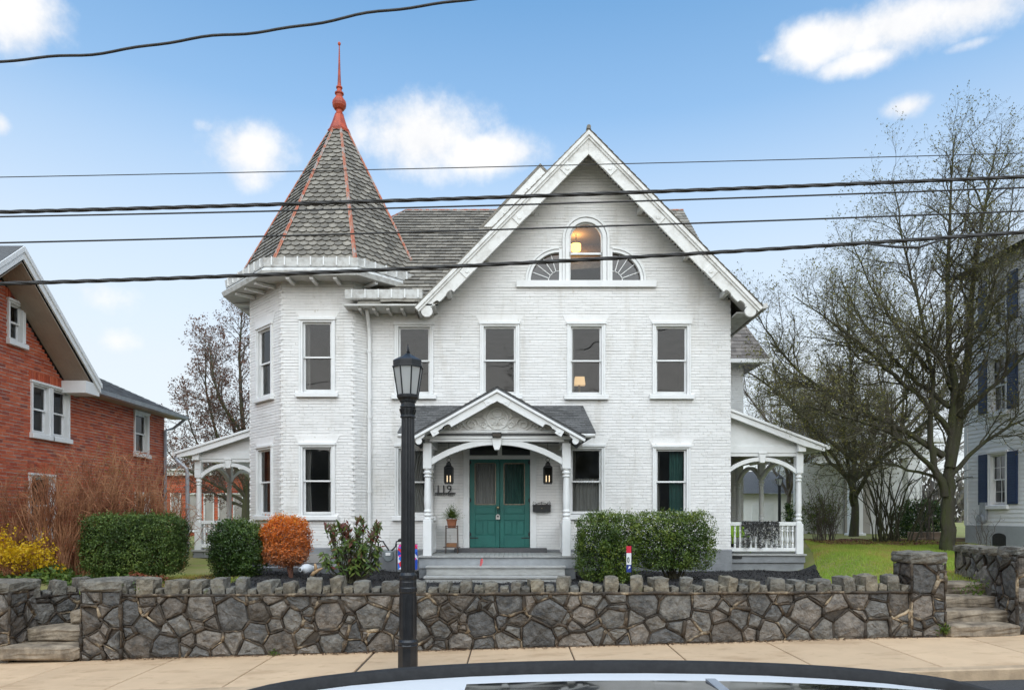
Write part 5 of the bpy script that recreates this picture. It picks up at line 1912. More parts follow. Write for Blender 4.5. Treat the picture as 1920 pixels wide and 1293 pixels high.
def retaining(name, p0, p1, zt0, zt1, seed, label, depth=.34, cap=True, size=.33, parent=None, zb=None):
    p0, p1 = Vector((*p0, 0)), Vector((*p1, 0))
    L = (p1 - p0).length
    ang = math.atan2(p1.y - p0.y, p1.x - p0.x)
    M = frame(p0, ang)
    par = parent or thing(name, (p0 + p1) / 2 + Vector((0, 0, sw((p0.x + p1.x) / 2))), label, 'stone wall')
    zbf = zb or (lambda u: sw(p0.x + (p1.x - p0.x) * u / L) - .012)
    ztf = lambda u: zt0 + (zt1 - zt0) * u / L
    core = MB(M)
    n = max(2, int(L / .8))
    for i in range(n):
        a, b = L * i / n, L * (i + 1) / n
        v = [(a, .022, zbf(a) - .25), (b, .022, zbf(b) - .25), (b, .022, ztf(b)), (a, .022, ztf(a)), (a, depth, zbf(a) - .25), (b, depth, zbf(b) - .25), (b, depth, ztf(b)), (a, depth, ztf(a))]
        f = [(0, 1, 2, 3), (3, 2, 6, 7), (5, 4, 7, 6)]
        if i == 0: f.append((4, 0, 3, 7))
        if i == n - 1: f.append((1, 5, 6, 2))
        core.add(v, f)
    core.build('mortar_bed', M_['mortar_back'], par)
    rubble(par, M, L, zbf, ztf, seed, size)
    if cap:
        ld = MB(M)                            # ledge bead under the cap course
        r = random.Random(seed)
        k = int(L / .15)
        ld.tube([(L * i / k, -.012 + r.uniform(-.006, .006), ztf(L * i / k) + r.uniform(-.010, .008)) for i in range(k + 1)], [r.uniform(.018, .028) for i in range(k + 1)], 6)
        ld.build('ledge_mortar', M_['mortar'], par, smooth=True)
    return par, M, L, ztf
PLX0, PLX1 = ax(156, WALLY), ax(208, WALLY)  # left pier
PRX0, PRX1 = ax(1706, WALLY), ax(1768, WALLY)
wallo, Mw_, Lw_, ztf = retaining('front_stone_wall', (PLX1, WALLY), (PRX0, WALLY), .80, .855, 101, 'long low rubble stone wall with upright cap stones along the pavement', size=.29)
cap_course(wallo, Mw_, Lw_, ztf, 111, even=lambda x: max(0, 1 - x / 4.2))
def pier(name, x0, x1, y0, y1, zt, seed, label, capo=.05, caph=.17):
    zb = sw((x0 + x1) / 2)
    t = thing(name, ((x0 + x1) / 2, (y0 + y1) / 2, zb), label, 'stone pier')
    c = MB(); c.box(x0 + .022, x1 - .022, y0 + .022, y1 - .02, zb - .3, zt - caph); c.build('mortar_bed', M_['mortar_back'], t)
    rubble(t, frame((x0, y0, 0)), x1 - x0, lambda u: zb, lambda u: zt - caph, seed, .30)
    rubble(t, frame((x1, y0, 0), R(90)), y1 - y0, lambda u: zb, lambda u: zt - caph, seed + 1, .30)
    rubble(t, frame((x0, y1, 0), R(-90)), y1 - y0, lambda u: zb, lambda u: zt - caph, seed + 2, .30)
    r = random.Random(seed)
    b = MB(Matrix.Translation(((x0 + x1) / 2, y0 - capo, zt - caph)))
    b.add(*rough_block(x1 - x0 + 2 * capo, y1 - y0 + 2 * capo, caph, r, .014, 5), .4)
    b.build('cap_slab', M_['cap_stone'], t)
    return t
pier('stone_pier', PLX0, PLX1 + .18, WALLY - .05, WALLY + .62, azz(1086, WALLY), 121, 'low stone pier with thick rounded cap beside the left steps')
pier('stone_pier', PRX0, PRX1, WALLY - .05, WALLY + .42, azz(1034, WALLY), 131, 'tall stone pier with flat cap beside the right steps')
# left flank: return wall behind the steps and end pier
lw, Ml_, Ll_, zl = retaining('left_stone_wall', (-7.78, 10.75), (-6.55, 12.05), .70, .78, 141, 'short angled stone wall closing the left garden steps', size=.30)
cap_course(lw, Ml_, Ll_, zl, 142, hi=.19)
_, Mll, Lll, zll = retaining('left_stone_wall', (-13.5, WALLY), (-8.7, WALLY), .72, .76, 145, '', parent=lw, size=.32)
cap_course(lw, Mll, Lll, zll, 146, hi=.19)
pier('stone_pier', -8.7, ax(22, WALLY), WALLY - .05, WALLY + .6, azz(1090, WALLY), 151, 'stone pier at the left edge of the picture beside the steps')
for i, (y, z, xa) in enumerate(((10.25, .06, -7.80), (10.62, .28, -7.60), (10.98, .50, -7.15))):
    st_ = MB(Matrix.Translation(((xa + PLX0) / 2, y, z - .22)))
    st_.add(*rough_block(PLX0 - xa, .55, .21, rnd, .012, 6), rnd.random())
    if i == 0: lsteps = thing('garden_steps', (-7.2, 10.3, -.2), 'worn concrete garden steps between stone piers at far left', 'steps')
    st_.build('step', M_['step'], lsteps)
# right steps and tall flank wall
RX0, RX1 = PRX1, 7.85
rsteps = thing('garden_steps', (7.1, 10.4, .2), 'worn concrete garden steps beside the tall pier at right', 'steps')
for i, (y, z, xb) in enumerate(((10.25, .375, 7.70), (10.62, .545, 7.80), (10.99, .72, 7.88), (11.36, .90, 7.96))):
    st_ = MB(Matrix.Translation(((RX0 + xb) / 2, y, z - .20)))
    st_.add(*rough_block(xb - RX0, .55, .20, rnd, .012, 6), rnd.random())
    st_.build('step', M_['step'], rsteps)
rw, Mr_, Lr_, zr_ = retaining('right_stone_wall', (8.20, 12.6), (7.66, 10.36), 1.44, 1.40, 161, 'tall dark stone wall at the right edge of the picture', cap=False, size=.36, zb=lambda u: .22)
rubble(rw, frame((7.66, 10.35, 0)), .33, lambda u: .20, lambda u: 1.40, 165, .30)
retaining('right_stone_wall', (8.00, 10.36), (12.5, 10.36), 1.44, 1.52, 163, '', cap=False, size=.40, parent=rw, depth=.4)
rr_ = random.Random(5)
for i in range(6):
    m = MB(frame((8.16 - .088 * i, 12.4 - i * .36, 0), R(-76)) @ Matrix.Translation((0, -.05, 1.37)))
    m.add(*rough_block(.34, .42, .12, rr_, .016), rr_.random())
    m.build('cap_stone', M_['cap_stone'], rw)
for i in range(11):
    m = MB(Matrix.Translation((7.86 + i * .39, 10.36, 1.42 + i * .008)))
    m.add(*rough_block(.38, .45, .12, rr_, .016), rr_.random())
    m.build('cap_stone', M_['cap_stone'], rw)

# ------------------------------------------------------------------ street lamp
LX, LY = ax(765, 8.98), 8.98
LZ = sw(LX)
def lz(v): return azz(v, LY)
lamp = thing('street_lamp', (LX, LY, LZ), 'black fluted street lamp post with frosted lantern on the pavement', 'street lamp')
m = MB()
r_ = lambda px: px * LY / F_PX / 2
m.lathe([(r_(38), LZ - .02), (r_(38), lz(1212)), (r_(40), lz(1208)), (r_(36), lz(1205))], LX, LY, 8, R(22.5))
m.lathe([(r_(37), lz(1206)), (r_(37), lz(1201)), (r_(31), lz(1197)), (r_(31), lz(1110)), (r_(34), lz(1108)), (r_(34), lz(1101)), (r_(32), lz(1099)), (r_(32), lz(1090)),
         (r_(31), lz(1088)), (r_(31), lz(1084)), (r_(33), lz(1082)), (r_(33), lz(1077)), (r_(26), lz(1072))], LX, LY, 24)
for i in range(6):
    a = i * math.pi / 3 + .3
    m.bar((LX + r_(31.5) * math.cos(a), LY + r_(31.5) * math.sin(a), lz(1190)), (LX + r_(31.5) * math.cos(a), LY + r_(31.5) * math.sin(a), lz(1118)), .028, .006, up=(math.cos(a), math.sin(a), 0))
m.build('base', M_['lamp_black'], lamp)
m = MB()
nfl = 12
pr = []
n = nfl * 4
v, f = [], []
for j, (vv, px_) in enumerate(((1073, 26.5), (755, 24.5))):
    for k_ in range(n):
        a = 2 * math.pi * k_ / n
        rr = r_(px_) * (1 - .10 * max(0, math.sin(a * nfl)))
        v.append((LX + rr * math.cos(a), LY + rr * math.sin(a), lz(vv)))
f = [(k_, (k_ + 1) % n, n + (k_ + 1) % n, n + k_) for k_ in range(n)]
m.add(v, f)
m.build('fluted_shaft', M_['lamp_black'], lamp)
m = MB()
m.lathe([(r_(25), lz(784)), (r_(29), lz(783)), (r_(29), lz(780)), (r_(26), lz(778)), (r_(27), lz(766)), (r_(30), lz(764)), (r_(30), lz(762)), (r_(27), lz(760)), (r_(27), lz(755)), (r_(31), lz(754)), (r_(33), lz(748))], LX, LY, 16)
for i in range(12):                          # acanthus leaves on the capital
    a = i * math.pi / 6
    c_, s_ = math.cos(a), math.sin(a)
    m.bar((LX + r_(25) * c_, LY + r_(25) * s_, lz(778)), (LX + r_(31) * c_, LY + r_(31) * s_, lz(767)), .030, .010, up=(c_, s_, .3))
m.build('capital', M_['lamp_black'], lamp)
m = MB()
rot = R(22.5)
m.lathe([(r_(26), lz(754)), (r_(42), lz(746)), (r_(43), lz(741)), (r_(38), lz(739.9))], LX, LY, 8, rot)
m.build('lantern_base', M_['lamp_black'], lamp, bevel=.004)
zt_, zb_ = lz(690), lz(741)
rt_, rb_ = r_(55), r_(39)
for i in range(8):
    a = rot + i * math.pi / 4
    b_ = a + math.pi / 4
    m = MB()
    m.tube([(LX + rb_ * math.cos(a), LY + rb_ * math.sin(a), zb_), (LX + rt_ * math.cos(a), LY + rt_ * math.sin(a), zt_)], .010, 6)
    m.build('lantern_bar', M_['lamp_black'], lamp)
    m = MB()
    q = .985
    m.add([(LX + q * rb_ * math.cos(a), LY + q * rb_ * math.sin(a), zb_), (LX + q * rb_ * math.cos(b_), LY + q * rb_ * math.sin(b_), zb_), (LX + q * rt_ * math.cos(b_), LY + q * rt_ * math.sin(b_), zt_), (LX + q * rt_ * math.cos(a), LY + q * rt_ * math.sin(a), zt_)], [(0, 1, 2, 3)])
    if i == 0:
        fg = bpy.data.materials.new('frosted_lantern_glass'); fg.use_nodes = True
        bb_ = fg.node_tree.nodes['Principled BSDF']
        bb_.inputs['Base Color'].default_value = (.74, .75, .74, 1); bb_.inputs['Roughness'].default_value = .35
        tr_ = fg.node_tree.nodes.new('ShaderNodeBsdfTranslucent'); tr_.inputs[0].default_value = (.8, .8, .78, 1)
        mx_ = fg.node_tree.nodes.new('ShaderNodeMixShader'); mx_.inputs[0].default_value = .5
        fg.node_tree.links.new(bb_.outputs[0], mx_.inputs[1]); fg.node_tree.links.new(tr_.outputs[0], mx_.inputs[2])
        fg.node_tree.links.new(mx_.outputs[0], fg.node_tree.nodes['Material Output'].inputs[0])
        M_['frost'] = fg
    m.build('lantern_pane', M_['frost'], lamp)
m = MB()
m.lathe([(r_(48), lz(691)), (r_(60), lz(690)), (r_(60), lz(688)), (r_(56), lz(687)), (r_(57), lz(678)), (r_(53), lz(676)), (r_(9), lz(663.5)), (r_(6), lz(662))], LX, LY, 8, rot)
m.build('lantern_roof', M_['lamp_black'], lamp)
m = MB()
m.lathe([(r_(6), lz(663)), (r_(4), lz(661)), (r_(8), lz(660)), (r_(8), lz(659)), (r_(3), lz(657.5)), (r_(5), lz(656)), (r_(2.5), lz(650)), (r_(.6), lz(645))], LX, LY, 10)
m.build('lamp_finial', M_['lamp_black'], lamp)
m = MB()
m.lathe([(.03, lz(740)), (.045, lz(738)), (.045, lz(727)), (.03, lz(725))], LX, LY, 10)
m.build('ballast', mat('grey_ballast', (.16, .16, .16), rough=.6), lamp)

# ------------------------------------------------------------------ overhead cables
def cable(name, pts, d, thick, label, strands=0, ext=1.35, wob=0.0, seed=1):
    """span through the photo points at depth d, carried on past the frame on both sides"""
    r = random.Random(seed)
    P = [at(u, v, d) for u, v in pts]
    xs_ = np.array([p.x for p in P]); zs_ = np.array([p.z for p in P])
    co = np.polyfit(xs_, zs_, min(2, len(P) - 1)) if wob == 0 else None
    x0, x1 = xs_.min(), xs_.max()
    X = np.linspace(x0 - 9.0, x1 + 9.0, 190)
    Z = np.polyval(co, X) if co is not None else np.interp(X, xs_, zs_)
    if wob:
        c2 = np.polyfit(xs_, zs_, 2); Z = np.polyval(c2, X) + wob * np.sin(X * 3.1) + wob * .6 * np.sin(X * 7.3 + 1)
    m = MB()
    if not strands:
        m.tube([(x, d, z) for x, z in zip(X, Z)], thick / 2, 6)
    else:
        X = np.linspace(x0 - 9.0, x1 + 9.0, 620)
        Z = np.polyval(co, X)
        rr = thick / 2
        for s in range(strands):
            ph = 2 * math.pi * s / strands
            k_ = rr * .44
            m.tube([(x, d + k_ * math.cos(ph + x * 7.5), z + k_ * math.sin(ph + x * 7.5)) for x, z in zip(X, Z)], rr * .62, 6)
    return m.build(name, M_['cable'], smooth=True, label=label, cat='cable')
cable('utility_cable', [(0, 118), (205, 95), (390, 72), (620, 38), (860, 0)], 7.6, .028, 'black cable crossing the top left of the sky', wob=.016)
cable('utility_cable', [(0, 332), (560, 322), (1100, 308), (1650, 295)], 8.8, .011, 'thinnest cable, highest of those crossing the whole picture')
cable('utility_cable', [(0, 397), (700, 380), (1200, 358), (1920, 332)], 8.2, .046, 'thick twisted cable crossing the upper part of the big gable', strands=3)
cable('utility_cable', [(0, 406), (700, 392), (1300, 373), (1920, 352)], 8.5, .020, 'thin cable just below the upper thick twisted cable')
cable('utility_cable', [(0, 455), (700, 438), (1300, 418), (1920, 396)], 8.5, .020, 'thin cable midway between the two thick twisted cables')
cable('utility_cable', [(0, 532), (500, 515), (900, 496), (1400, 470), (1700, 452), (1920, 434)], 8.1, .048, 'lower thick twisted cable crossing the turret eaves and attic window', strands=3)
sp_ = MB()
sp_.tube([at(1630, 458, 8.05), at(1680, 463, 8.0), at(1722, 464, 8.0), at(1745, 456, 8.05), at(1775, 448, 8.1)], [.010, .014, .016, .014, .010], 6)
sp_.build('cable_splice', M_['cable'], smooth=True, label='short spliced loop hanging from the lower thick cable at right', cat='cable')

# ------------------------------------------------------------------ parked car
CXC, CYF = .41, 1.72                         # car centre
zR = sw(CXC) - .145
car = thing('parked_car', (CXC, CYF, zR), 'white car with dark roof rail and glass sunroof parked in front of the camera', 'car')
paint = mat('white_car_paint', (.84, .84, .84), rough=.38, spec=.3, coat=.15)
carglass = mat('dark_car_glass', (.012, .013, .014), rough=.04, spec=.6)
black_pl = mat('dark_grey_plastic_rail', (.022, .022, .023), (.032, .032, .033), rough=.75, scale=30, bump=.1, spec=.25)
tyre = mat('tyre_rubber', (.02, .02, .02), rough=.85)
rim_m = mat('alloy_rim', (.5, .5, .52), rough=.3, metal=.9)
HWD = .93
# stations along x: (x, z floor, z belt, z top, half width at belt, half width at top)
def roof_z(t):                               # t metres from the car centre along x
    return 1.596 - .036 * t * t - .010 * t ** 4
stn_ = [(-2.25, .42, .80, .86, .70, .62), (-2.15, .28, .86, .95, .84, .74), (-1.95, .22, .93, 1.14, .91, .72), (-1.62, .20, .95, 1.34, .93, .70)]
t = -1.4
while t <= 1.12: stn_.append((t, .20, .95, roof_z(t), .93, .70)); t += .21
stn_ += [(1.35, .20, .95, 1.29, .93, .71), (1.62, .20, .96, 1.06, .93, .74), (1.80, .22, .95, .99, .92, .80), (2.10, .24, .88, .92, .89, .78), (2.25, .30, .78, .84, .80, .68), (2.34, .38, .66, .74, .66, .55)]
def section(st):
    x, zf, zb, zt_, wb, wt = st
    cr = .035 if zt_ > 1.2 else .012
    half = [(wb * .86, zf), (wb * .97, zf + .06), (wb, (zf + zb) / 2), (wb * .985, zb), (wb * .96, zb + .01), (wt + .035, zt_ - .075), (wt - .02, zt_ - .012), (wt * .80, zt_ - .002), (wt * .45, zt_ + cr * .6), (0, zt_ + cr)]
    return [(x, y, z) for y, z in half] + [(x, -y, z) for y, z in half[-2::-1]]
secs = [section(s) for s in stn_]
nn = len(secs[0])
CM = Matrix.Translation((CXC, CYF, zR)) 
body = MB(CM); glz = MB(CM); roofm = MB(CM)
def addq(mb, a, b, c, d): mb.add([a, b, c, d], [(0, 1, 2, 3)])
for i in range(len(secs) - 1):
    x = (stn_[i][0] + stn_[i + 1][0]) / 2
    for j in range(nn - 1):
        a, b, c, d = secs[i][j], secs[i + 1][j], secs[i + 1][j + 1], secs[i][j + 1]
        side = j == 4 or j == nn - 6
        topm = 6 <= j <= nn - 8
        if side and -1.75 < x < 1.45: addq(glz, d, c, b, a)
        elif topm and (-2.1 < x < -1.40): addq(glz, d, c, b, a)
        elif topm and (1.12 < x < 1.75): addq(glz, d, c, b, a)
        else: addq(body, d, c, b, a)
body.add(secs[0], [tuple(range(nn))]); body.add(secs[-1], [tuple(range(nn - 1, -1, -1))])
body.build('car_body', paint, car, smooth=True)
glz.build('car_window', carglass, car, smooth=True)
for s in (-1, 1):
    for xp in (-.62, .40):
        p = MB(CM); p.bar((xp - .03, s * .915, .95), (xp + .03, s * .738, roof_z(xp) - .07), .07, .02, up=(0, 1, 0)); p.build('door_pillar', black_pl, car)
# panoramic sunroof panel, rails with feet
sun_r = MB(CM)
N_ = 14
v, f = [], []
rows = [-.38, -.25, 0, .25, .38]
for i in range(N_ + 1):
    t = -.55 + 1.50 * i / N_
    for y in rows: v.append((t, y, roof_z(t) + .035 * (1 - (y / .70) ** 2) + .010))
nr = len(rows)
f = [(i * nr + j, (i + 1) * nr + j, (i + 1) * nr + j + 1, i * nr + j + 1) for i in range(N_) for j in range(nr - 1)]
sun_r.add(v, f)
sun_r.build('sunroof', carglass, car, smooth=True)
sb = MB(CM)
sb.bar((.20, -.38, roof_z(.2) + .036), (.20, .38, roof_z(.2) + .036), .03, .012)
sb.build('sunroof_bar', M_['zinc'], car)
for s in (-1, 1):
    rl = MB(CM)
    n = 40
    v, f = [], []
    for i in range(n + 1):
        t = -1.50 + 2.86 * i / n
        e = min(1, (i / n) / .10, ((n - i) / n) / .10)
        zt_ = roof_z(t) + .004 + .021 * math.sin(e * math.pi / 2)
        zb_ = roof_z(t) - .035
        y = s * .715
        v += [(t, y - .022, zb_), (t, y - .022, zt_ - .008), (t, y - .012, zt_), (t, y + .012, zt_), (t, y + .022, zt_ - .008), (t, y + .022, zb_)]
    for i in range(n):
        for j in range(5):
            f.append((i * 6 + j, (i + 1) * 6 + j, (i + 1) * 6 + j + 1, i * 6 + j + 1))
    rl.add(v, f)
    rl.build('roof_rail', black_pl, car, smooth=True)
wheel = MB()
prof = [(.19, -.10), (.30, -.11), (.33, -.09), (.34, 0), (.33, .09), (.30, .11), (.19, .10)]
n = 28
v, f = [], []
for (r0, y) in prof:
    for k_ in range(n):
        a = 2 * math.pi * k_ / n
        v.append((r0 * math.cos(a), y, r0 * math.sin(a)))
f = [(i * n + k_, i * n + (k_ + 1) % n, (i + 1) * n + (k_ + 1) % n, (i + 1) * n + k_) for i in range(len(prof) - 1) for k_ in range(n)]
wheel.add(v, f)
wme = wheel.mesh('tyre'); wme.materials.append(tyre)
rimb = MB()
for k_ in range(5):
    a = 2 * math.pi * k_ / 5
    rimb.bar((0, -.08, 0), (.19 * math.cos(a), -.09, .19 * math.sin(a)), .06, .03, up=(0, 1, 0))
rimb.add([(.20 * math.cos(2 * math.pi * k_ / n), yy, .20 * math.sin(2 * math.pi * k_ / n)) for yy in (-.10, .09) for k_ in range(n)], [(k_, (k_ + 1) % n, n + (k_ + 1) % n, n + k_) for k_ in range(n)])
rme = rimb.mesh('rim'); rme.materials.append(rim_m)
for sx in (-1.38, 1.42):
    for s in (-1, 1):
        w_ = place('wheel', wme, Matrix.Translation((CXC + sx, CYF + s * .85, zR + .34)) @ Matrix.Rotation(0 if s < 0 else math.pi, 4, 'Z'), car)
        r2 = bpy.data.objects.new('rim', rme); COL.objects.link(r2); r2.parent = w_
for s in (-1, 1):
    h_ = MB(CM); h_.box(2.10, 2.26, s * .62 - .12, s * .62 + .12, .66, .78); h_.build('headlight', M_['frost'], car, bevel=.02)
    h_ = MB(CM); h_.box(-2.27, -2.13, s * .62 - .11, s * .62 + .11, .72, .90); h_.build('tail_light', mat('red_lens', (.3, .01, .01), rough=.2), car, bevel=.02)
    h_ = MB(CM); h_.box(1.02, 1.16, s * .98 - .10, s * .98 + .10, .98, 1.12); h_.build('wing_mirror', paint, car, bevel=.04)

# ------------------------------------------------------------------ red brick house on the left (wall faces right, towards the garden)
BX = -10.5
bh = thing('brick_house', (-12, 17, .8), 'red brick house with white gable trim at the left edge', 'house')
# wall frame: local x runs towards the camera (-y), y into the wall (-x)
BM = frame((BX, 0, 0), R(90))                # local x = +y world, local y = -x world
def bY(u): return F_PX * BX / (u - CX)       # depth where the wall plane meets photo column u
GYA = 13.8                                   # gable apex depth
def bz_at(u, v): return azz(v, bY(u))
y_b = bY(308)
ops = []
BW = []                                      # (y centre, z0, w, h)
def addw(u0, u1, z0, z1): BW.append(((bY(u0) + bY(u1)) / 2, z0, bY(u1) - bY(u0), z1 - z0))
zt2, zb2 = 4.90, 3.85
dblc = (bY(57) + bY(128)) / 2; dblw = bY(128) - bY(57)
winl = [(dblc - dblw / 4 - .01, zb2, dblw / 2 - .14, zt2 - zb2), (dblc + dblw / 4 + .01, zb2, dblw / 2 - .14, zt2 - zb2),
        ((bY(252) + bY(276)) / 2, 3.80, .62, 1.08), ((bY(16) + bY(42)) / 2, 5.72, .36, .75),
        ((bY(60) + bY(95)) / 2, 1.62, .70, 1.25), ((bY(252) + bY(278)) / 2, 1.45, .62, 1.15), (13.2, 3.85, .7, 1.05), (13.3, 1.62, .7, 1.25)]
for (c, z0, w, h) in winl: ops.append(rect_open(c, z0 - .02, w + .12, h + .08))
slp = .88
APZ = 7.05
def wall_iv(z):
    if z < 5.05: return [(9.0, y_b)]
    hw = (APZ - z) / slp
    return [(GYA - hw, GYA + hw)] if hw > 0 else []
wb, wm = MB(), MB()
# soldier courses above windows are separate pieces; leave room for them
brick_wall(BM, .55, 7.0, wall_iv, ops, wb, wm, ch=.074, bl=.210, joint=.018, depth=.006, seed=200, head=.014, merge=0)
bw_ = wm.build('wall', M_['mortar_red'], bh)
wb.M = None
wb.build('brickwork', M_['brick_red'], bw_, kind='stuff')
inn = MB()
wall_panel(BM, wall_iv, ops, .55, 7.0, .16, inn, .12)
inn.M = None
inn.build('wall_lining', M_['room_dark'], bw_)
bk = MB()
bk.box(-18, BX - .011, y_b - .06, y_b, .5, 5.05); bk.box(-18, BX - .011, 9.0, 9.06, .5, 5.05)
bk.build('end_wall', M_['brick_red'], bh)
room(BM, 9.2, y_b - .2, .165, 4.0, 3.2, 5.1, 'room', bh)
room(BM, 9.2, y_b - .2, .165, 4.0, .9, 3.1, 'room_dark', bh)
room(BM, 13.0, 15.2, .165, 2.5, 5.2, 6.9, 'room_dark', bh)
sol = MB(BM)
rs_ = random.Random(9)
for (c, z0, w, h) in winl:
    t = z0 + h + .085
    x = c - w / 2 - .10
    while x < c + w / 2 + .06:
        sol.box(x, x + .058, -.008 - rs_.uniform(0, .004), .006, t, t + .20, rs_.random())
        x += .070
sol.build('soldier_course', M_['brick_red'], bw_, kind='stuff')
for i, (c, z0, w, h) in enumerate(winl):
    window(bh, BM, c, z0, w, h, rail=.5, lintel=False, cas=.065, seed=300 + i, gl='glass', sillw=.10, muntin=None)
# roof: long hipped roof with a cross gable towards the garden
EVZ, EVX = 5.08, BX + .42
hwg = 2.60
rf = MB()
yh = y_b + .42
rf.add([(EVX, GYA + hwg, EVZ), (EVX, yh, EVZ), (-14.4, yh - 3.6, EVZ + 2.15), (-14.4, GYA + hwg, EVZ + 2.15), (-18.5, yh, EVZ), (-18.5, GYA + hwg, EVZ)],
       [(0, 1, 2, 3), (1, 4, 2), (2, 4, 5, 3)])
rfo = rf.build('roof', M_['shingle'], bh)
sg = MB()
Mx = slope_frame((EVX, yh, EVZ + .004), (0, -1, 0), (-(14.4 + EVX), 0, 2.15))
Mx = slope_frame((EVX, 0, EVZ + .004), (0, 1, 0), (-(14.4 + EVX), 0, 2.15))
Lr = math.hypot(14.4 + EVX, 2.15)
for a, mb in tile_field(Mx, [(GYA + hwg, 0), (yh, 0), (yh - 3.6, Lr), (GYA + hwg, Lr)], .14, .32, 'rect', seed=210, lift=.012, th=.006): sg.add(mb.v, mb.f, mb.var[0])
RX_, RO = BX + .62, .10                      # rake plane
gb = MB()
hwg = 2.60
for s in (-1, 1):
    y1 = GYA + s * hwg
    gb.add([(RX_, GYA, APZ + .42), (RX_, y1, APZ + .42 - hwg * slp), (-15.5, y1, APZ + .42 - hwg * slp), (-15.5, GYA, APZ + .42)], [(0, 1, 2, 3)])
    Mg = slope_frame((RX_ if s < 0 else -15.5, y1, APZ + .425 - hwg * slp), (-1 if s < 0 else 1, 0, 0), (0, -s, slp))
    for a, mb in tile_field(Mg, [(0, 0), (RX_ + 15.5, 0), (RX_ + 15.5, hwg * math.hypot(1, slp)), (0, hwg * math.hypot(1, slp))], .14, .32, 'rect', seed=211 + s, lift=.012, th=.006): sg.add(mb.v, mb.f, mb.var[0])
gb.build('gable_roof', M_['shingle'], bh)
sg.build('shingles', M_['shingle'], rfo, kind='stuff')
RM = frame((RX_, 0, 0), R(90))
fb = MB(RM)
for s in (-1, 1):
    a = (GYA, APZ + .40); b = (GYA + s * hwg, APZ + .40 - hwg * slp)
    poly = [a, b, (b[0], b[1] - .20), (a[0], a[1] - .25)]
    if area(poly) < 0: poly = poly[::-1]
    fb.prism(poly, -.012, .03)
    poly = [(a[0], a[1] + .02), (b[0] + s * .02, b[1] + .02), (b[0] + s * .02, b[1] - .09), (a[0], a[1] - .10)]
    if area(poly) < 0: poly = poly[::-1]
    fb.prism(poly, -.035, -.0125)
fb.build('rake_fascia', M_['trim'], bh, bevel=.005)
ss_ = MB(RM)
for s in (-1, 1):
    a = (GYA, APZ + .08); b = (GYA + s * (hwg - .02), APZ + .08 - (hwg - .02) * slp)
    for i in range(6):
        poly = [a, b, (b[0], b[1] + .02), (a[0], a[1] + .02)]
        if area(poly) < 0: poly = poly[::-1]
        ss_.prism(poly, .031 + i * .098, .031 + i * .098 + .094)
ss_.build('gable_soffit', M_['tan_soffit'], bh)
rt_ = MB(RM)                                 # boxed return at the foot of the gable
zf_ = APZ + .14 - hwg * slp
rt_.prism([(GYA + hwg - .52, zf_ - .02), (GYA + hwg, zf_ - .02), (GYA + hwg, zf_ + .12), (GYA + hwg - .10, zf_ + .26), (GYA + hwg - .52, zf_ + .26)], .0305, .60)
rt_.build('eave_return', M_['trim'], bh)
ev = MB()
ev.box(BX + .002, EVX, GYA + hwg, yh, EVZ - .10, EVZ - .06)
ev.build('eave_soffit', M_['tan_soffit'], bh)
eg_ = MB()
eg_.prism([(EVX - .01, EVZ - .12), (EVX + .10, EVZ - .10), (EVX + .12, EVZ + .0), (EVX - .01, EVZ + .0)], GYA + hwg + .01, yh + .02)
eg_.tube([(EVX + .02, yh - .05, EVZ - .1), (EVX - .3, yh - .1, EVZ - .38), (BX + .07, yh - .5, EVZ - .5), (BX + .07, yh - .5, .8)], .045, 8)
eg_.build('eave_gutter', M_['zinc'], bh)

# ------------------------------------------------------------------ brick building seen through the left porch
fbz = thing('brick_outbuilding', (-17, 36, .8), 'far red brick building with tall white windows seen through the left porch', 'building')
FD = 36.0
fM = frame((0, FD, 0))
fo_ = []
fw = [(ax(392, FD), 1.3, .42, 1.85), (ax(419, FD), 1.3, .42, 1.85), (ax(447, FD), 1.3, .42, 1.85), (ax(362, FD), 1.3, .42, 1.85), (ax(330, FD), 1.3, .42, 1.85)]
for (c, z0, w, h) in fw: fo_.append(rect_open(c, z0 - .02, w + .12, h + .08))
wb, wm = MB(), MB()
brick_wall(fM, .5, 4.15, lambda z: [(-22, -12.0)], fo_, wb, wm, ch=.15, bl=.42, joint=.02, depth=.012, seed=230, head=.016, merge=0)
w0 = wm.build('wall', M_['mortar_red'], fbz)
wb.M = None
wb.build('brickwork', M_['brick_red'], w0, kind='stuff')
b_ = MB(); b_.box(-22, -12.0, FD + .03, FD + 6, .5, 4.1); b_.build('body', M_['room_dark'], fbz)
c_ = MB(); c_.box(-22.2, -11.8, FD - .3, FD + .02, 4.16, 4.40); c_.box(-22.3, -11.7, FD - .4, FD + 6.2, 4.401, 4.50); c_.build('cornice', M_['gutter'], fbz)
for i, (c, z0, w, h) in enumerate(fw): window(fbz, fM, c, z0, w, h, lintel=False, cas=.06, gl='glass_dark', sillw=.08, seed=i)

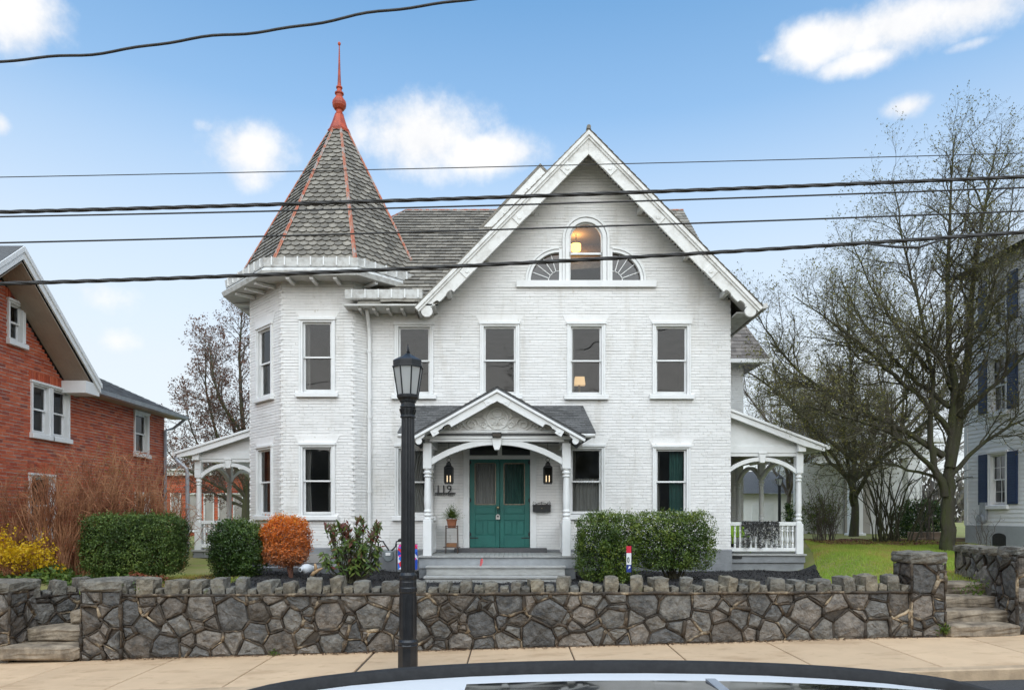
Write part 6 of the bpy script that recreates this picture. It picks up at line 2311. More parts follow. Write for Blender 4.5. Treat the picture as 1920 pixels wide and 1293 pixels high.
# ------------------------------------------------------------------ white clapboard house at the right edge
NX = 13.4
nh = thing('clapboard_house', (15, 17, 1), 'tall white clapboard house with navy shutters at the right edge', 'house')
NM = frame((NX, 0, 0), R(-90))               # local x = -y world, local y = +x
def nY(u): return F_PX * NX / (u - CX)
yl = nY(1812)
nw = []
wins_n = []
for zc0, zc1 in ((azz(945, nY(1872)), azz(852, nY(1872))), (azz(772, nY(1865)), azz(676, nY(1865))), (azz(612, nY(1865)), azz(528, nY(1865)))):
    wins_n.append((-(nY(1872)), zc0, .56, zc1 - zc0))
    wins_n.append((-(nY(1872) - 2.6), zc0, .56, zc1 - zc0))
ops = [rect_open(c, z0 - .02, w + .12, h + .08) for (c, z0, w, h) in wins_n]
cb = MB(NM)
z = 1.75
i = 0
while z < 9.05:
    iv = [(-yl, -11.5)]
    for o in ops:
        q = o(z + .055)
        if q: iv = cut(iv, *q)
    for (a, b) in iv:
        cb.add([(a, -.016, z), (b, -.016, z), (b, .0, z + .118), (a, .0, z + .118), (a, .004, z), (b, .004, z)], [(0, 1, 2, 3), (4, 5, 1, 0)], rnd.random())
    z += .115
sd = cb.build('clapboards', M_['house_white'], nh, kind='stuff')
nb_ = MB(NM)
nb_.box(-yl - .02, -11.5, .30, 4.8, .5, 9.1)
nb_.box(-yl - .06, -yl + .08, -.03, .12, 1.75, 9.1)
nb_.build('body', M_['house_white'], nh)
rn = MB(NM)
rn.prismx([(-.45, 9.10), (.28, 9.10), (4.5, 10.9), (4.5, 11.1), (-.45, 9.28)], -yl - .4, -11.3)
rn.build('roof', M_['shingle'], nh)
rn = MB(NM)
rn.box(-yl - .42, -11.3, -.47, -.455, 9.02, 9.26)
rn.build('fascia', M_['house_white'], nh)
fd_ = MB(NM); fd_.box(-yl - .01, -11.5, -.03, .2, .4, 1.75); fd_.build('foundation', mat('pale_grey_foundation', (.42, .43, .44), (.36, .37, .38), rough=.8, scale=3, bump=.3), nh)
vn = MB(NM)
vc = -nY(1876)
pts = [(vc - .25, 1.05), (vc + .25, 1.05), (vc + .25, 1.45)] + [(vc + .25 * math.cos(a * math.pi / 8), 1.45 + .10 * math.sin(a * math.pi / 8)) for a in range(1, 8)] + [(vc - .25, 1.45)]
vn.prism(pts, -.05, -.0301)
vn.build('vent', M_['black'], nh)
for i, (c, z0, w, h) in enumerate(wins_n):
    window(nh, NM, c, z0, w, h, lintel=False, cas=.09, gl='glass_dark', muntin=(2, 2), seed=i, colm='house_white', sillw=.14)
    for s in (-1, 1):
        sh_ = MB(NM)
        x = c + s * (w / 2 + .09 + .20)
        sh_.box(x - .18, x + .18, -.05, -.0165, z0, z0 + h + .05)
        for j in range(int(h / .07)):
            zz = z0 + .06 + j * .07
            if zz < z0 + h - .05: sh_.prismx([(-.062, zz), (-.0502, zz), (-.0502, zz + .05)], x - .14, x + .14)
        sh_.build('shutter', M_['shutter'], nh)
mt_ = MB(NM)
mt_.tube([(-nY(1846), -.02, 1.93), (-nY(1846), -.16, 1.93)], [.13, .13], 16)
mt_.box(-nY(1842) + .02, -nY(1842) + .25, -.10, -.02, 1.9, 2.4)
mt_.build('meter_box', M_['zinc'], nh)

# white porch of the house behind, with columns, steps and far buildings
bp = thing('white_outbuilding', (ax(1650, 27), 27, 1), 'white porch with square columns behind the bare shrubs', 'porch')
BY_ = 27.0
m = MB()
m.box(ax(1575, BY_), ax(1740, BY_), BY_ - .3, BY_ + .0, 4.3, 4.9); m.box(ax(1565, BY_), ax(1760, BY_), BY_ - .5, BY_ + 5, 4.901, 5.05)
m.build('porch_roof', M_['house_white'], bp)
for u in (1602, 1706):
    m = MB(); x = ax(u, BY_); m.box(x - .22, x + .22, BY_ - .25, BY_ + .15, 1.0, 4.299); m.box(x - .3, x + .3, BY_ - .33, BY_ + .23, .9, 1.35); m.build('column', M_['house_white'], bp, bevel=.02)
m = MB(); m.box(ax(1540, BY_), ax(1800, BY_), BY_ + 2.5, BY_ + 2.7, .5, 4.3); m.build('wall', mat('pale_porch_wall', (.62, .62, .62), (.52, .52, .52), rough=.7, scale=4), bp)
m = MB(); m.box(ax(1640, BY_), ax(1692, BY_), BY_ + 2.42, BY_ + 2.49, 1.0, 3.6); m.build('door', M_['room_dark'], bp)
m = MB(); m.box(ax(1560, BY_), ax(1720, BY_), BY_ - .2, BY_ + 2.4, .7, 1.05); m.build('deck', M_['house_white'], bp)
ts = thing('timber_steps', (ax(1770, 21), 21, .9), 'low tan timber steps behind the big bare tree', 'steps')
wood = mat('weathered_tan_timber', (.28, .20, .14), (.20, .145, .10), rough=.8, scale=4, stretch=(1, 8, 8))
for i in range(3):
    m = MB(); m.box(ax(1722, 21), ax(1834, 21) - i * .35, 20.6 + i * .32, 20.95 + i * .32, .7, 1.20 + i * .17 - .02); m.build('step', wood, ts, bevel=.01)
gh = thing('grey_house', (ax(1575, 46), 46, 1), 'pale grey gabled house far behind the trees at right', 'house')
HY_ = 46.0
m = MB(); m.box(ax(1525, HY_), ax(1640, HY_), HY_, HY_ + 8, .5, azz(850, HY_)); m.build('wall', mat('pale_grey_siding', (.52, .53, .54), (.46, .47, .48), rough=.7, scale=3), gh)
m = MB(); a, b = ax(1518, HY_), ax(1647, HY_); z0 = azz(850, HY_); m.add([(a, HY_ - .5, z0), (b, HY_ - .5, z0), (b, HY_ + 4, z0 + 2.6), (a, HY_ + 4, z0 + 2.6), (b, HY_ + 8.5, z0), (a, HY_ + 8.5, z0)], [(0, 1, 2, 3), (2, 4, 5, 3)]); m.build('roof', M_['shingle'], gh)
for u in (1550, 1585, 1618):
    m = MB(); x = ax(u, HY_); m.box(x - .4, x + .4, HY_ - .06, HY_ - .002, 3.0, 4.6); w_ = m.build('window', M_['trim'], gh)
    m = MB(); m.box(x - .32, x + .32, HY_ - .09, HY_ - .0605, 3.1, 4.5); m.build('pane', carglass, w_)
wg = thing('white_garage', (ax(1420, 34), 34, 1), 'low white garage seen through the right porch', 'garage')
GD = 34.0
m = MB(); m.box(ax(1385, GD), ax(1490, GD), GD, GD + 6, .5, azz(925, GD)); m.build('wall', M_['house_white'], wg)
m = MB(); a, b = ax(1375, GD), ax(1500, GD); z0 = azz(925, GD); m.add([(a, GD - .4, z0), (b, GD - .4, z0), (b, GD + 3, z0 + 1.3), (a, GD + 3, z0 + 1.3), (b, GD + 6.4, z0), (a, GD + 6.4, z0)], [(0, 1, 2, 3), (2, 4, 5, 3)]); m.build('roof', M_['shingle'], wg)
m = MB(); m.box(ax(1410, GD), ax(1450, GD), GD - .05, GD - .002, 1.0, azz(945, GD)); m.build('garage_door', M_['trim'], wg)
sp = thing('church_steeple', (ax(1511, 70), 70, 1), 'dark pointed steeple showing faintly behind the bare branches', 'steeple')
m = MB(); x = ax(1511, 70); m.box(x - 1.2, x + 1.2, 69, 71.4, .5, azz(850, 70)); m.build('tower', mat('grey_stone_tower', (.25, .25, .25), (.2, .2, .2), rough=.8), sp)
m = MB(); m.lathe([(1.9, azz(850, 70)), (1.1, azz(800, 70)), (.06, azz(725, 70))], x, 70.2, 8); m.build('spire', M_['slate'], sp)
# garden lamp seen through the right porch
gl = thing('garden_lamp', (ax(1461, 25), 25, 1.0), 'small black lamp post seen through the right porch arch', 'lamp post')
x, y = ax(1461.5, 25), 25.0
m = MB(); m.lathe([(.10, 1.0), (.10, 1.15), (.055, 1.25), (.055, azz(912, y)), (.08, azz(911, y)), (.06, azz(909, y))], x, y, 10); m.build('post', M_['lamp_black'], gl)
m = MB()
for i in range(4):
    a = math.pi / 4 + i * math.pi / 2
    m.tube([(x + .07 * math.cos(a), y + .07 * math.sin(a), azz(909, y)), (x + .13 * math.cos(a), y + .13 * math.sin(a), azz(897, y))], .012, 5)
m.lathe([(.16, azz(897, y)), (.15, azz(896, y)), (.03, azz(890.5, y)), (.01, azz(888, y))], x, y, 4, math.pi / 4)
m.build('lantern', M_['lamp_black'], gl)
m = MB(); m.lathe([(.06, azz(908.8, y)), (.115, azz(897.2, y))], x, y, 4, math.pi / 4); m.build('lantern_glass', M_['frost'], gl)

# ------------------------------------------------------------------ foliage tools
def leaves(name, C, D, N, size, aspect, m, parent, var, fold=.25, kind=None, tipw=.5):
    "leaf blades: centres C, growth direction D, face normal N (n,3); two-triangle folded diamonds"
    n = len(C)
    D = D / np.linalg.norm(D, axis=1, keepdims=True)
    N = N - D * np.sum(N * D, axis=1, keepdims=True)
    N = N / (np.linalg.norm(N, axis=1, keepdims=True) + 1e-9)
    S = np.cross(D, N)
    L = size[:, None]
    w = L * aspect
    v = np.stack([C - D * L * .5, C + S * w * .5 + D * L * (tipw - .5) + N * w * fold, C + D * L * .5, C - S * w * .5 + D * L * (tipw - .5) + N * w * fold], axis=1).reshape(-1, 3)
    f = (np.arange(n) * 4)[:, None] + np.array([[0, 1, 2, 3]])
    me = np_mesh(name, v, f, var)
    return link_obj(name, me, m, parent, kind=kind)
def rdir(n, rg):
    d = rg.normal(size=(n, 3)); return d / np.linalg.norm(d, axis=1, keepdims=True)
def lump(p, rg_seed, sc):
    "cheap smooth noise from a few sines"
    r = np.random.default_rng(rg_seed)
    o = np.zeros(len(p))
    for i in range(6):
        k = r.normal(size=3) * sc; ph = r.uniform(0, 6.28)
        o += np.sin(p @ k + ph)
    return o / 6
def shrub_shell(n, c, half, power, seed, depth=.22, lumpy=.06, sc=7.0, zmin=None, under=1.0):
    "points in the outer shell of a superellipsoid (power: 2 round, 8 boxy) with outward normals"
    rg = np.random.default_rng(seed)
    half = np.array(half); c = np.array(c)
    d = rdir(int(n * 1.6), rg)
    q = np.sum(np.abs(d) ** power, axis=1) ** (-1 / power)
    p = d * q[:, None]
    nrm = np.sign(p) * np.abs(p) ** (power - 1) / half
    nrm /= np.linalg.norm(nrm, axis=1, keepdims=True)
    # even out density over the surface of flat sides
    w = 1 / np.maximum(.15, np.abs(np.sum(d * nrm, axis=1))) * q ** 2
    keep = rg.random(len(w)) < w / np.quantile(w, .93)
    p, nrm = p[keep][:n], nrm[keep][:n]
    P = p * half
    k = 1 - depth * rg.random(len(P)) ** 1.8 + lumpy * lump(P, seed, sc) + lumpy * .6 * lump(P, seed + 9, sc * 2.6)
    k = k + (rg.random(len(P)) < .03) * rg.uniform(.02, .10, len(P))
    P = P * k[:, None]
    nc = max(60, len(P) // 60)                  # leaves gather in clumps on shoots, with gaps between
    ci = rg.integers(0, len(P), nc)
    sel = rg.random(len(P)) < .62
    pick = ci[rg.integers(0, nc, sel.sum())]
    sh_ = rg.random((sel.sum(), 1)) ** 1.5
    P[sel] = P[pick] * (1 - .10 * rg.random((sel.sum(), 1))) + rg.normal(size=(sel.sum(), 3)) * .040 + nrm[pick] * sh_ * .055
    nrm[sel] = nrm[pick]
    P = P + c
    if zmin is not None:
        ok = P[:, 2] > zmin; P, nrm, k = P[ok], nrm[ok], k[ok]
    return P, nrm, k, rg
def hedge(name, c, half, power, n, size, asp, m, label, seed, cat='shrub', depth=.22, lumpy=.06, stems=6, base=None, group=None, tone=.5, stem_mat='twig', zmin=None):
    gz = base if base is not None else yard_z(c[0], c[1])
    t = thing(name, (c[0], c[1], gz), label, cat, group)
    P, nrm, k, rg = shrub_shell(n, c, half, power, seed, depth, lumpy, zmin=zmin)
    D = nrm * .5 + rdir(len(P), rg) * .9 + np.array([0, 0, .35])
    N = nrm + rdir(len(P), rg) * .7 + np.array([0, 0, .3])
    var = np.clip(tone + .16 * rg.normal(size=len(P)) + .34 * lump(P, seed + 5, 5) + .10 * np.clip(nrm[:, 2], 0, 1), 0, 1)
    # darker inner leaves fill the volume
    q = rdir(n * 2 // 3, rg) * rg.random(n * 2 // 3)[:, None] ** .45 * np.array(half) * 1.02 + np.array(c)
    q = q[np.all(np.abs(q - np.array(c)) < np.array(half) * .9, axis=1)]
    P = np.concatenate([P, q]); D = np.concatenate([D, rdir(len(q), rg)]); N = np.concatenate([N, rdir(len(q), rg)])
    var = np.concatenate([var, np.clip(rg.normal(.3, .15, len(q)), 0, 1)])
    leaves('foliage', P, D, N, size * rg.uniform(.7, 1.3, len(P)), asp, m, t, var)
    sm = MB()
    r = random.Random(seed)
    for i in range(stems):
        a = r.uniform(0, 6.28); b = r.uniform(.05, .25)
        p0 = Vector((c[0] + half[0] * b * math.cos(a), c[1] + half[1] * b * math.sin(a), gz - .03))
        for j in range(3):
            e = Vector((c[0] + half[0] * r.uniform(-.8, .8), c[1] + half[1] * r.uniform(-.8, .8), c[2] + half[2] * r.uniform(-.1, .75)))
            mid = p0.lerp(e, .45) + Vector((0, 0, -.05))
            sm.tube([p0, mid, e], [.016, .010, .004], 5)
    sm.build('stems', M_[stem_mat], t)
    return t
G_HEDGE = leaf_mat('clipped_hedge_leaf', [(0, (.020, .036, .008)), (.35, (.052, .092, .018)), (.65, (.098, .160, .032)), (1, (.22, .28, .06))], tl=.25)
G_DARK = leaf_mat('dark_evergreen_leaf', [(0, (.014, .030, .008)), (.4, (.040, .080, .016)), (.7, (.080, .140, .026)), (1, (.19, .24, .055))], tl=.2, rough=.35)
G_GLOSS = leaf_mat('glossy_evergreen_leaf', [(0, (.016, .034, .007)), (.4, (.052, .096, .016)), (.7, (.125, .190, .028)), (1, (.28, .32, .06))], tl=.22, rough=.38)

def hb(u0, u1, v0, v1, d, dep):
    "centre and half sizes of a shrub from its photo extents at depth d"
    return ((ax((u0 + u1) / 2, d), d + dep, (azz(v0, d) + azz(v1, d)) / 2), ((u1 - u0) / 2 * d / F_PX, dep, (v1 - v0) / 2 * d / F_PX))
c, h = hb(142, 326, 966, 1076, 12.3, .34)
hedge('clipped_hedge', c, h, 7, 30000, .036, .55, G_HEDGE, 'large box-shaped clipped green hedge left of the round bush', 401, 'hedge', depth=.14, lumpy=.03, base=.8)
c, h = hb(376, 480, 974, 1090, 13.6, .45)
hedge('evergreen_bush', c, h, 3.0, 15000, .042, .5, G_DARK, 'rounded dark green bush between hedge and orange shrub', 402, depth=.32, lumpy=.10)
c, h = hb(1088, 1204, 962, 1090, 14.0, .55)
hedge('evergreen_bush', c, h, 7, 15000, .046, .45, G_GLOSS, 'glossy green bush touching the right of the porch steps', 403, depth=.26, lumpy=.04, tone=.58)
c, h = hb(1196, 1350, 959, 1070, 14.2, .55)
hedge('evergreen_bush', c, h, 6.0, 15500, .046, .45, G_GLOSS, 'wide glossy green bush under the right ground-floor window', 404, depth=.28, lumpy=.04, stems=9, tone=.58)
# orange shrub: orange crown, dusty tan below
O_LEAF = leaf_mat('orange_shrub_leaf', [(0, (.20, .07, .035)), (.35, (.52, .25, .14)), (.6, (.66, .21, .05)), (.85, (.80, .20, .012)), (1, (.68, .30, .03))], tl=.3)
c, h = hb(485, 566, 969, 1062, 13.8, .38)
osh = thing('orange_shrub', (c[0], c[1], yard_z(c[0], c[1])), 'rounded orange-leaved shrub on a short trunk in front of the turret', 'shrub')
P, nrm, k, rg = shrub_shell(16000, c, h, 4.0, 405, .28, .09)
zt = (P[:, 2] - c[2]) / h[2]
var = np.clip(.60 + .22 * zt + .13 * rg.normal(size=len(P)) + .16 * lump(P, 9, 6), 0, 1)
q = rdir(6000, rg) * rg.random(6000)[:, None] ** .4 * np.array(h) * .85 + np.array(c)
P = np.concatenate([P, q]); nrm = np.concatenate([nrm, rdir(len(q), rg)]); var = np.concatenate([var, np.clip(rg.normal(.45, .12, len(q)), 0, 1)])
leaves('foliage', P, nrm * .5 + rdir(len(P), rg), nrm + rdir(len(P), rg) * .8, .036 * rg.uniform(.7, 1.3, len(P)), .6, O_LEAF, osh, var)
sm = MB()
r = random.Random(3)
b0 = Vector((c[0] + .12, c[1] - .1, yard_z(c[0], c[1]) - .03))
for i in range(9):
    e = Vector((c[0] + h[0] * r.uniform(-.8, .8), c[1] + h[1] * r.uniform(-.7, .7), c[2] + h[2] * r.uniform(-.2, .7)))
    sm.tube([b0 + Vector((r.uniform(-.03, .03), 0, 0)), b0.lerp(e, .3) + Vector((0, 0, .02)), e], [.026, .016, .005], 6)
sm.build('trunk', mat('reddish_bark', (.16, .07, .045), (.10, .045, .03), rough=.8, scale=8), osh)
# rhododendron with large drooping leaves
RH = leaf_mat('rhododendron_leaf', [(0, (.09, .035, .022)), (.18, (.20, .04, .03)), (.30, (.11, .11, .035)), (.55, (.075, .145, .030)), (.8, (.16, .24, .045)), (1, (.30, .33, .08))], tl=.3, rough=.4)
c, h = hb(592, 706, 976, 1095, 13.6, .55)
rho = thing('rhododendron', (c[0], c[1], yard_z(c[0], c[1])), 'straggly shrub with long drooping green and reddish leaves near the gas meter', 'shrub')
r = random.Random(21); rg = np.random.default_rng(21)
sm = MB()
C, D, N, V, S = [], [], [], [], []
gz = yard_z(c[0], c[1])
for i in range(95):
    p0 = Vector((c[0] + r.uniform(-.18, .18), c[1] + r.uniform(-.15, .15), gz - .02))
    e = Vector((c[0] + h[0] * r.uniform(-1, 1), c[1] + h[1] * r.uniform(-.9, .7), gz + r.uniform(.30, 1.0) * (2 * h[2]) * (1.0 if r.random() < .8 else 1.08)))
    md = p0.lerp(e, .5) + Vector(((e.x - p0.x) * .25, 0, -.05))
    sm.tube([p0, md, e], [.013, .009, .005], 5)
    nl = r.randint(9, 15)
    for j in range(nl):
        a = r.uniform(0, 6.28)
        q = e - (e - md).normalized() * r.uniform(0, .22)
        dd = Vector((math.cos(a), math.sin(a), r.uniform(-1.3, .25))).normalized()
        if e.z > gz + 2 * h[2] * .8 and r.random() < .6: dd = Vector((math.cos(a) * .5, math.sin(a) * .5, r.uniform(.3, 1))).normalized()
        C.append(q + dd * .07); D.append(dd); N.append((r.uniform(-.5, .5), -.6 + r.uniform(-.5, .5), .8))
        hi_ = (e.z - gz) / (2 * h[2])
        V.append(min(1, max(0, r.gauss(.55, .2) - (.35 if hi_ > .8 and r.random() < .55 else 0) + (.18 if hi_ < .4 else 0)))); S.append(r.uniform(.11, .20))
leaves('foliage', np.array(C), np.array(D), np.array(N, dtype=float), np.array(S), .30, RH, rho, np.array(V))
sm.build('stems', M_['twig'], rho)
# potted plant fronds on the porch
C, D, N, V, S = [], [], [], [], []
for i in range(150):
    a = r.uniform(0, 6.28); el_ = r.uniform(-.05, 1.5)
    L = r.uniform(.12, .30) * (1.25 if el_ > 1.1 or el_ < .35 else 1)
    d = Vector((math.cos(a) * math.cos(el_), math.sin(a) * math.cos(el_), math.sin(el_)))
    p = Vector((PSX, PSY, FLZ + .83))
    for j in range(7):
        q = p + d * L * (j + 1) / 7 + Vector((0, 0, -.03 * (j / 7) ** 2))
        for s in (-1, 1):
            sd = d.cross(Vector((0, 0, 1)))
            sd = sd.normalized() if sd.length > .01 else Vector((1, 0, 0))
            dd = d * .7 + sd * s
            C.append(q + dd * .012); D.append(dd); N.append((r.uniform(-.4, .4), r.uniform(-.8, .1), 1)); V.append(min(1, max(0, r.gauss(.6, .2)))); S.append(.040)
leaves('foliage', np.array(C), np.array(D), np.array(N, dtype=float), np.array(S), .35, G_GLOSS, pt, np.array(V))

# ------------------------------------------------------------------ bare trees and twiggy shrubs
def grow(limbs, seed, lev, mb_trunk, mb_crown, split=1):
    """limbs: list of (points, r0, r1). lev: list of dicts (gap, len, ang, up, r, segs) for successive orders of side branches"""
    r = random.Random(seed)
    tips = []
    def emit_(pts, r0, r1, order):
        n = len(pts)
        rad = [r0 + (r1 - r0) * (i / (n - 1)) ** .8 for i in range(n)]
        mb = mb_trunk if order < split else mb_crown
        if order == 0 and r0 > .05:
            nv = len(mb.v)
            mb.tube(pts, rad, 18, cap=False)
            for i in range(n):                  # ridged bark
                for k_ in range(18):
                    p = Vector(mb.v[nv + i * 18 + k_]); c_ = pts[i]
                    q = 1 + (.09 if k_ % 2 else -.06) * r.uniform(.3, 1.4) + .05 * math.sin(k_ * 1.05 + i * .5)
                    mb.v[nv + i * 18 + k_] = tuple(c_ + (p - c_) * q)
        else: mb.tube(pts, rad, 9 if order == 0 else (5 if order == 1 else 3), cap=order < 2)
        return rad
    def rec(pts, r0, r1, order):
        rad = emit_(pts, r0, r1, order)
        if order >= len(lev):
            tips.append((pts[-1], (pts[-1] - pts[-2]).normalized())); return
        q = lev[order]
        seg = [(pts[i + 1] - pts[i]).length for i in range(len(pts) - 1)]
        tot = sum(seg)
        t = tot * q.get('start', .15) + r.uniform(0, q['gap'])
        while t < tot:
            a = t; i = 0
            while i < len(seg) - 1 and a > seg[i]: a -= seg[i]; i += 1
            f_ = min(1, a / max(1e-6, seg[i]))
            p = pts[i].lerp(pts[i + 1], f_)
            d = (pts[i + 1] - pts[i]).normalized()
            rr = rad[i] + (rad[i + 1] - rad[i]) * f_
            o = d.orthogonal().normalized()
            o.rotate(Matrix.Rotation(r.uniform(0, 6.283), 3, d))
            an = q['ang'] * r.uniform(.65, 1.3)
            dd = (d * math.cos(an) + o * math.sin(an)).normalized()
            L = q['len'] * r.uniform(.45, 1.2) * (1 - .45 * t / tot)
            n = q['segs']
            P = [p]
            for j in range(n):
                dd = (dd + Vector((r.gauss(0, q['wig']), r.gauss(0, q['wig']), r.gauss(0, q['wig']) + q['up']))).normalized()
                P.append(P[-1] + dd * (L / n))
            b0 = min(rr * .65, q['r'])
            rec(P, b0, b0 * .42, order + 1)
            t += q['gap'] * r.uniform(.5, 1.5)
        tips.append((pts[-1], (pts[-1] - pts[-2]).normalized()))
    for (pts, r0, r1) in limbs:
        rec([Vector(p) for p in pts], r0, r1, 0)
    return tips
def smooth_path(pts, n=4, seed=0, wig=.0):
    "Catmull-Rom through control points"
    r = random.Random(seed)
    P = [Vector(p) for p in pts]
    P = [P[0] * 2 - P[1]] + P + [P[-1] * 2 - P[-2]]
    out = []
    for i in range(1, len(P) - 2):
        for j in range(n):
            t = j / n
            a, b, c, d = P[i - 1], P[i], P[i + 1], P[i + 2]
            q = .5 * ((2 * b) + (c - a) * t + (2 * a - 5 * b + 4 * c - d) * t * t + (3 * b - a - 3 * c + d) * t ** 3)
            out.append(q + Vector((r.gauss(0, wig), r.gauss(0, wig), r.gauss(0, wig))))
    out.append(P[-2])
    return out
def bare_tree(name, base, limbs, lev, seed, label, trunk_m, twig_m, bud=None, nbud=1, cat='tree', group=None, budsize=.05, budjit=.05, split=1):
    t = thing(name, base, label, cat, group)
    a, b = MB(), MB()
    B = Vector(base)
    L = [(smooth_path([B + Vector(p) for p in pts], 4, seed + i, .02), r0, r1) for i, (pts, r0, r1) in enumerate(limbs)]
    tips = grow(L, seed, lev, a, b, split)
    a.build('trunk', trunk_m, t, smooth=True)
    b.build('crown', twig_m, t)
    if bud:
        rg = np.random.default_rng(seed)
        T = np.array([p for p, d in tips for i in range(nbud)], dtype=float)
        Dr = np.array([d for p, d in tips for i in range(nbud)], dtype=float)
        T = T + rg.normal(size=T.shape) * budjit
        leaves('buds', T, Dr + rdir(len(T), rg) * .8, rdir(len(T), rg), budsize * rg.uniform(.6, 1.4, len(T)), .5, bud, t, rg.random(len(T)))
    return t
BUD_G = leaf_mat('olive_bud', [(0, (.12, .085, .035)), (.5, (.15, .155, .035)), (1, (.28, .25, .06))], tl=.3)
BUD_B = leaf_mat('brown_bud', [(0, (.08, .035, .025)), (.5, (.16, .075, .05)), (1, (.26, .15, .10))], tl=.3)
# the big tree on the right lawn
TB = (ax(1775, 17.6), 17.6, yard_z(11.2, 17.6) - .05)
big_limbs = [
    ([(0, 0, -.1), (.02, 0, .4), (.04, 0, 1.3), (.10, .05, 2.3), (.16, .0, 4.0), (.08, .1, 6.8), (.12, .1, 9.6), (.22, 0, 12.6)], .205, .012),
    ([(-.02, 0, 1.5), (-.34, -.05, 2.2), (-.48, -.1, 3.1), (-.52, -.2, 4.6), (-.72, -.1, 6.8), (-1.0, .2, 9.2), (-1.25, .3, 11.4)], .12, .010),
    ([(.08, 0, 2.2), (.42, .1, 3.9), (.70, .2, 6.0), (.92, .3, 8.5), (1.25, .3, 11.0), (1.5, .3, 12.4)], .15, .010),
    ([(-.06, 0, 2.5), (-.9, .1, 3.1), (-2.1, .2, 3.75), (-3.3, .3, 4.7), (-4.3, .2, 5.9), (-4.9, .1, 6.9)], .10, .010),
    ([(.08, 0, 3.1), (-.9, -.2, 4.2), (-2.1, -.4, 5.3), (-3.1, -.5, 6.3), (-4.2, -.7, 7.1)], .085, .010),
    ([(-.30, 0, 2.1), (-1.3, -.5, 2.75), (-2.6, -1.0, 3.2), (-3.8, -1.3, 3.5), (-4.9, -1.5, 3.6)], .075, .009),
    ([(.10, 0, 3.8), (-.6, .8, 5.2), (-1.4, 1.4, 7.0), (-1.9, 1.8, 8.8)], .075, .009),
    ([(.12, 0, 2.0), (.9, -.2, 2.9), (1.9, -.5, 3.5), (2.9, -.7, 4.3)], .07, .009),
    ([(.3, 0, 3.5), (1.2, -.2, 4.6), (2.2, -.4, 6.2), (2.8, -.5, 7.6)], .075, .009),
    ([(.12, 0, 5.2), (.5, -.6, 6.6), (.8, -1.0, 8.4), (.9, -1.1, 10.2)], .06, .008),
    ([(-.55, -.1, 5.0), (-1.3, 0, 6.4), (-2.0, .2, 8.2), (-2.3, .3, 9.6)], .055, .008),
    ([(.1, 0, 4.4), (-.9, -.9, 5.4), (-2.0, -1.3, 6.0), (-3.2, -1.6, 6.2)], .055, .008),
    ([(-.15, 0, 1.95), (-1.0, .5, 2.3), (-2.2, .9, 2.7), (-3.4, 1.2, 2.9)], .055, .008)]
big_limbs = [([(x, y, z if z < 3.5 else 3.5 + (z - 3.5) * .80) for (x, y, z) in pts], a_ * (.85 if a_ < .2 else 1), b_) for pts, a_, b_ in big_limbs]
LEV = [dict(gap=.19, len=2.0, ang=.75, up=.10, r=.028, segs=6, wig=.19, start=.24), dict(gap=.12, len=1.0, ang=.75, up=.06, r=.011, segs=4, wig=.24, start=.12),
       dict(gap=.085, len=.44, ang=.8, up=.05, r=.0072, segs=2, wig=.22, start=.1)]
bare_tree('bare_tree', TB, big_limbs, LEV, 501, 'big bare tree with mossy forked trunk on the right lawn', M_['bark'], M_['twig'], BUD_G, 2, budsize=.045, budjit=.018)
# trees across the street, seen only mirrored in the upper windows
def copy_tree(src, loc, rz, label):
    r_ = src.copy(); COL.objects.link(r_); r_.location = loc; r_.rotation_euler.z = rz; r_['label'] = label
    for ch in src.children:
        c_ = ch.copy(); COL.objects.link(c_); c_.parent = r_
    return r_
big_tree = [o for o in bpy.data.objects if o.name == 'bare_tree'][0]
copy_tree(big_tree, (1.4, -7.5, 0), 2.2, 'bare tree across the street, seen only as reflected branches in the window above the porch')
# trees further back on the right
def spread(seed, hgt, n, lean=0, r0=.16, wid=.55):
    r = random.Random(seed)
    L = [([(0, 0, 0), (.05, 0, hgt * .2), (r.uniform(-.2, .2), r.uniform(-.2, .2), hgt * .5), (lean + r.uniform(-.3, .3), 0, hgt)], r0, .012)]
    for i in range(n):
        a = 6.28 * i / n + r.uniform(-.3, .3)
        z0 = hgt * r.uniform(.14, .45)
        w = hgt * wid * r.uniform(.6, 1.1)
        L.append(([(0, 0, z0), (math.cos(a) * w * .35, math.sin(a) * w * .35, z0 + hgt * .14), (math.cos(a) * w * .75, math.sin(a) * w * .75, z0 + hgt * r.uniform(.25, .38)), (math.cos(a) * w + lean, math.sin(a) * w, z0 + hgt * r.uniform(.35, .55))], r0 * .5, .010))
    return L
LEV2 = [dict(gap=.25, len=2.0, ang=.7, up=.09, r=.026, segs=4, wig=.18, start=.18), dict(gap=.18, len=1.05, ang=.7, up=.06, r=.012, segs=3, wig=.22, start=.1),
        dict(gap=.13, len=.5, ang=.75, up=.05, r=.009, segs=2, wig=.24, start=.1)]
bare_tree('bare_tree', (ax(1600, 25), 25, 1.1), spread(61, 9.0, 9, -.4, .17, .50), LEV2, 503, 'spreading bare tree behind the shrubs right of the side porch', M_['bark'], M_['twig'], BUD_G, 3, budsize=.06, budjit=.03)
bare_tree('bare_tree', (ax(1478, 33), 33, 1.1), spread(62, 9.6, 8, 0, .14, .40), LEV2, 504, 'smaller grey bare tree just right of the big gable roof', M_['twig_grey'], M_['twig_grey'], BUD_G, 1, budsize=.07)
bare_tree('bare_tree', (ax(1690, 38), 38, 1.1), spread(63, 12.5, 9, .3, .2, .42), LEV2, 505, 'distant bare tree behind the big tree on the lawn', M_['twig_grey'], M_['twig_grey'])
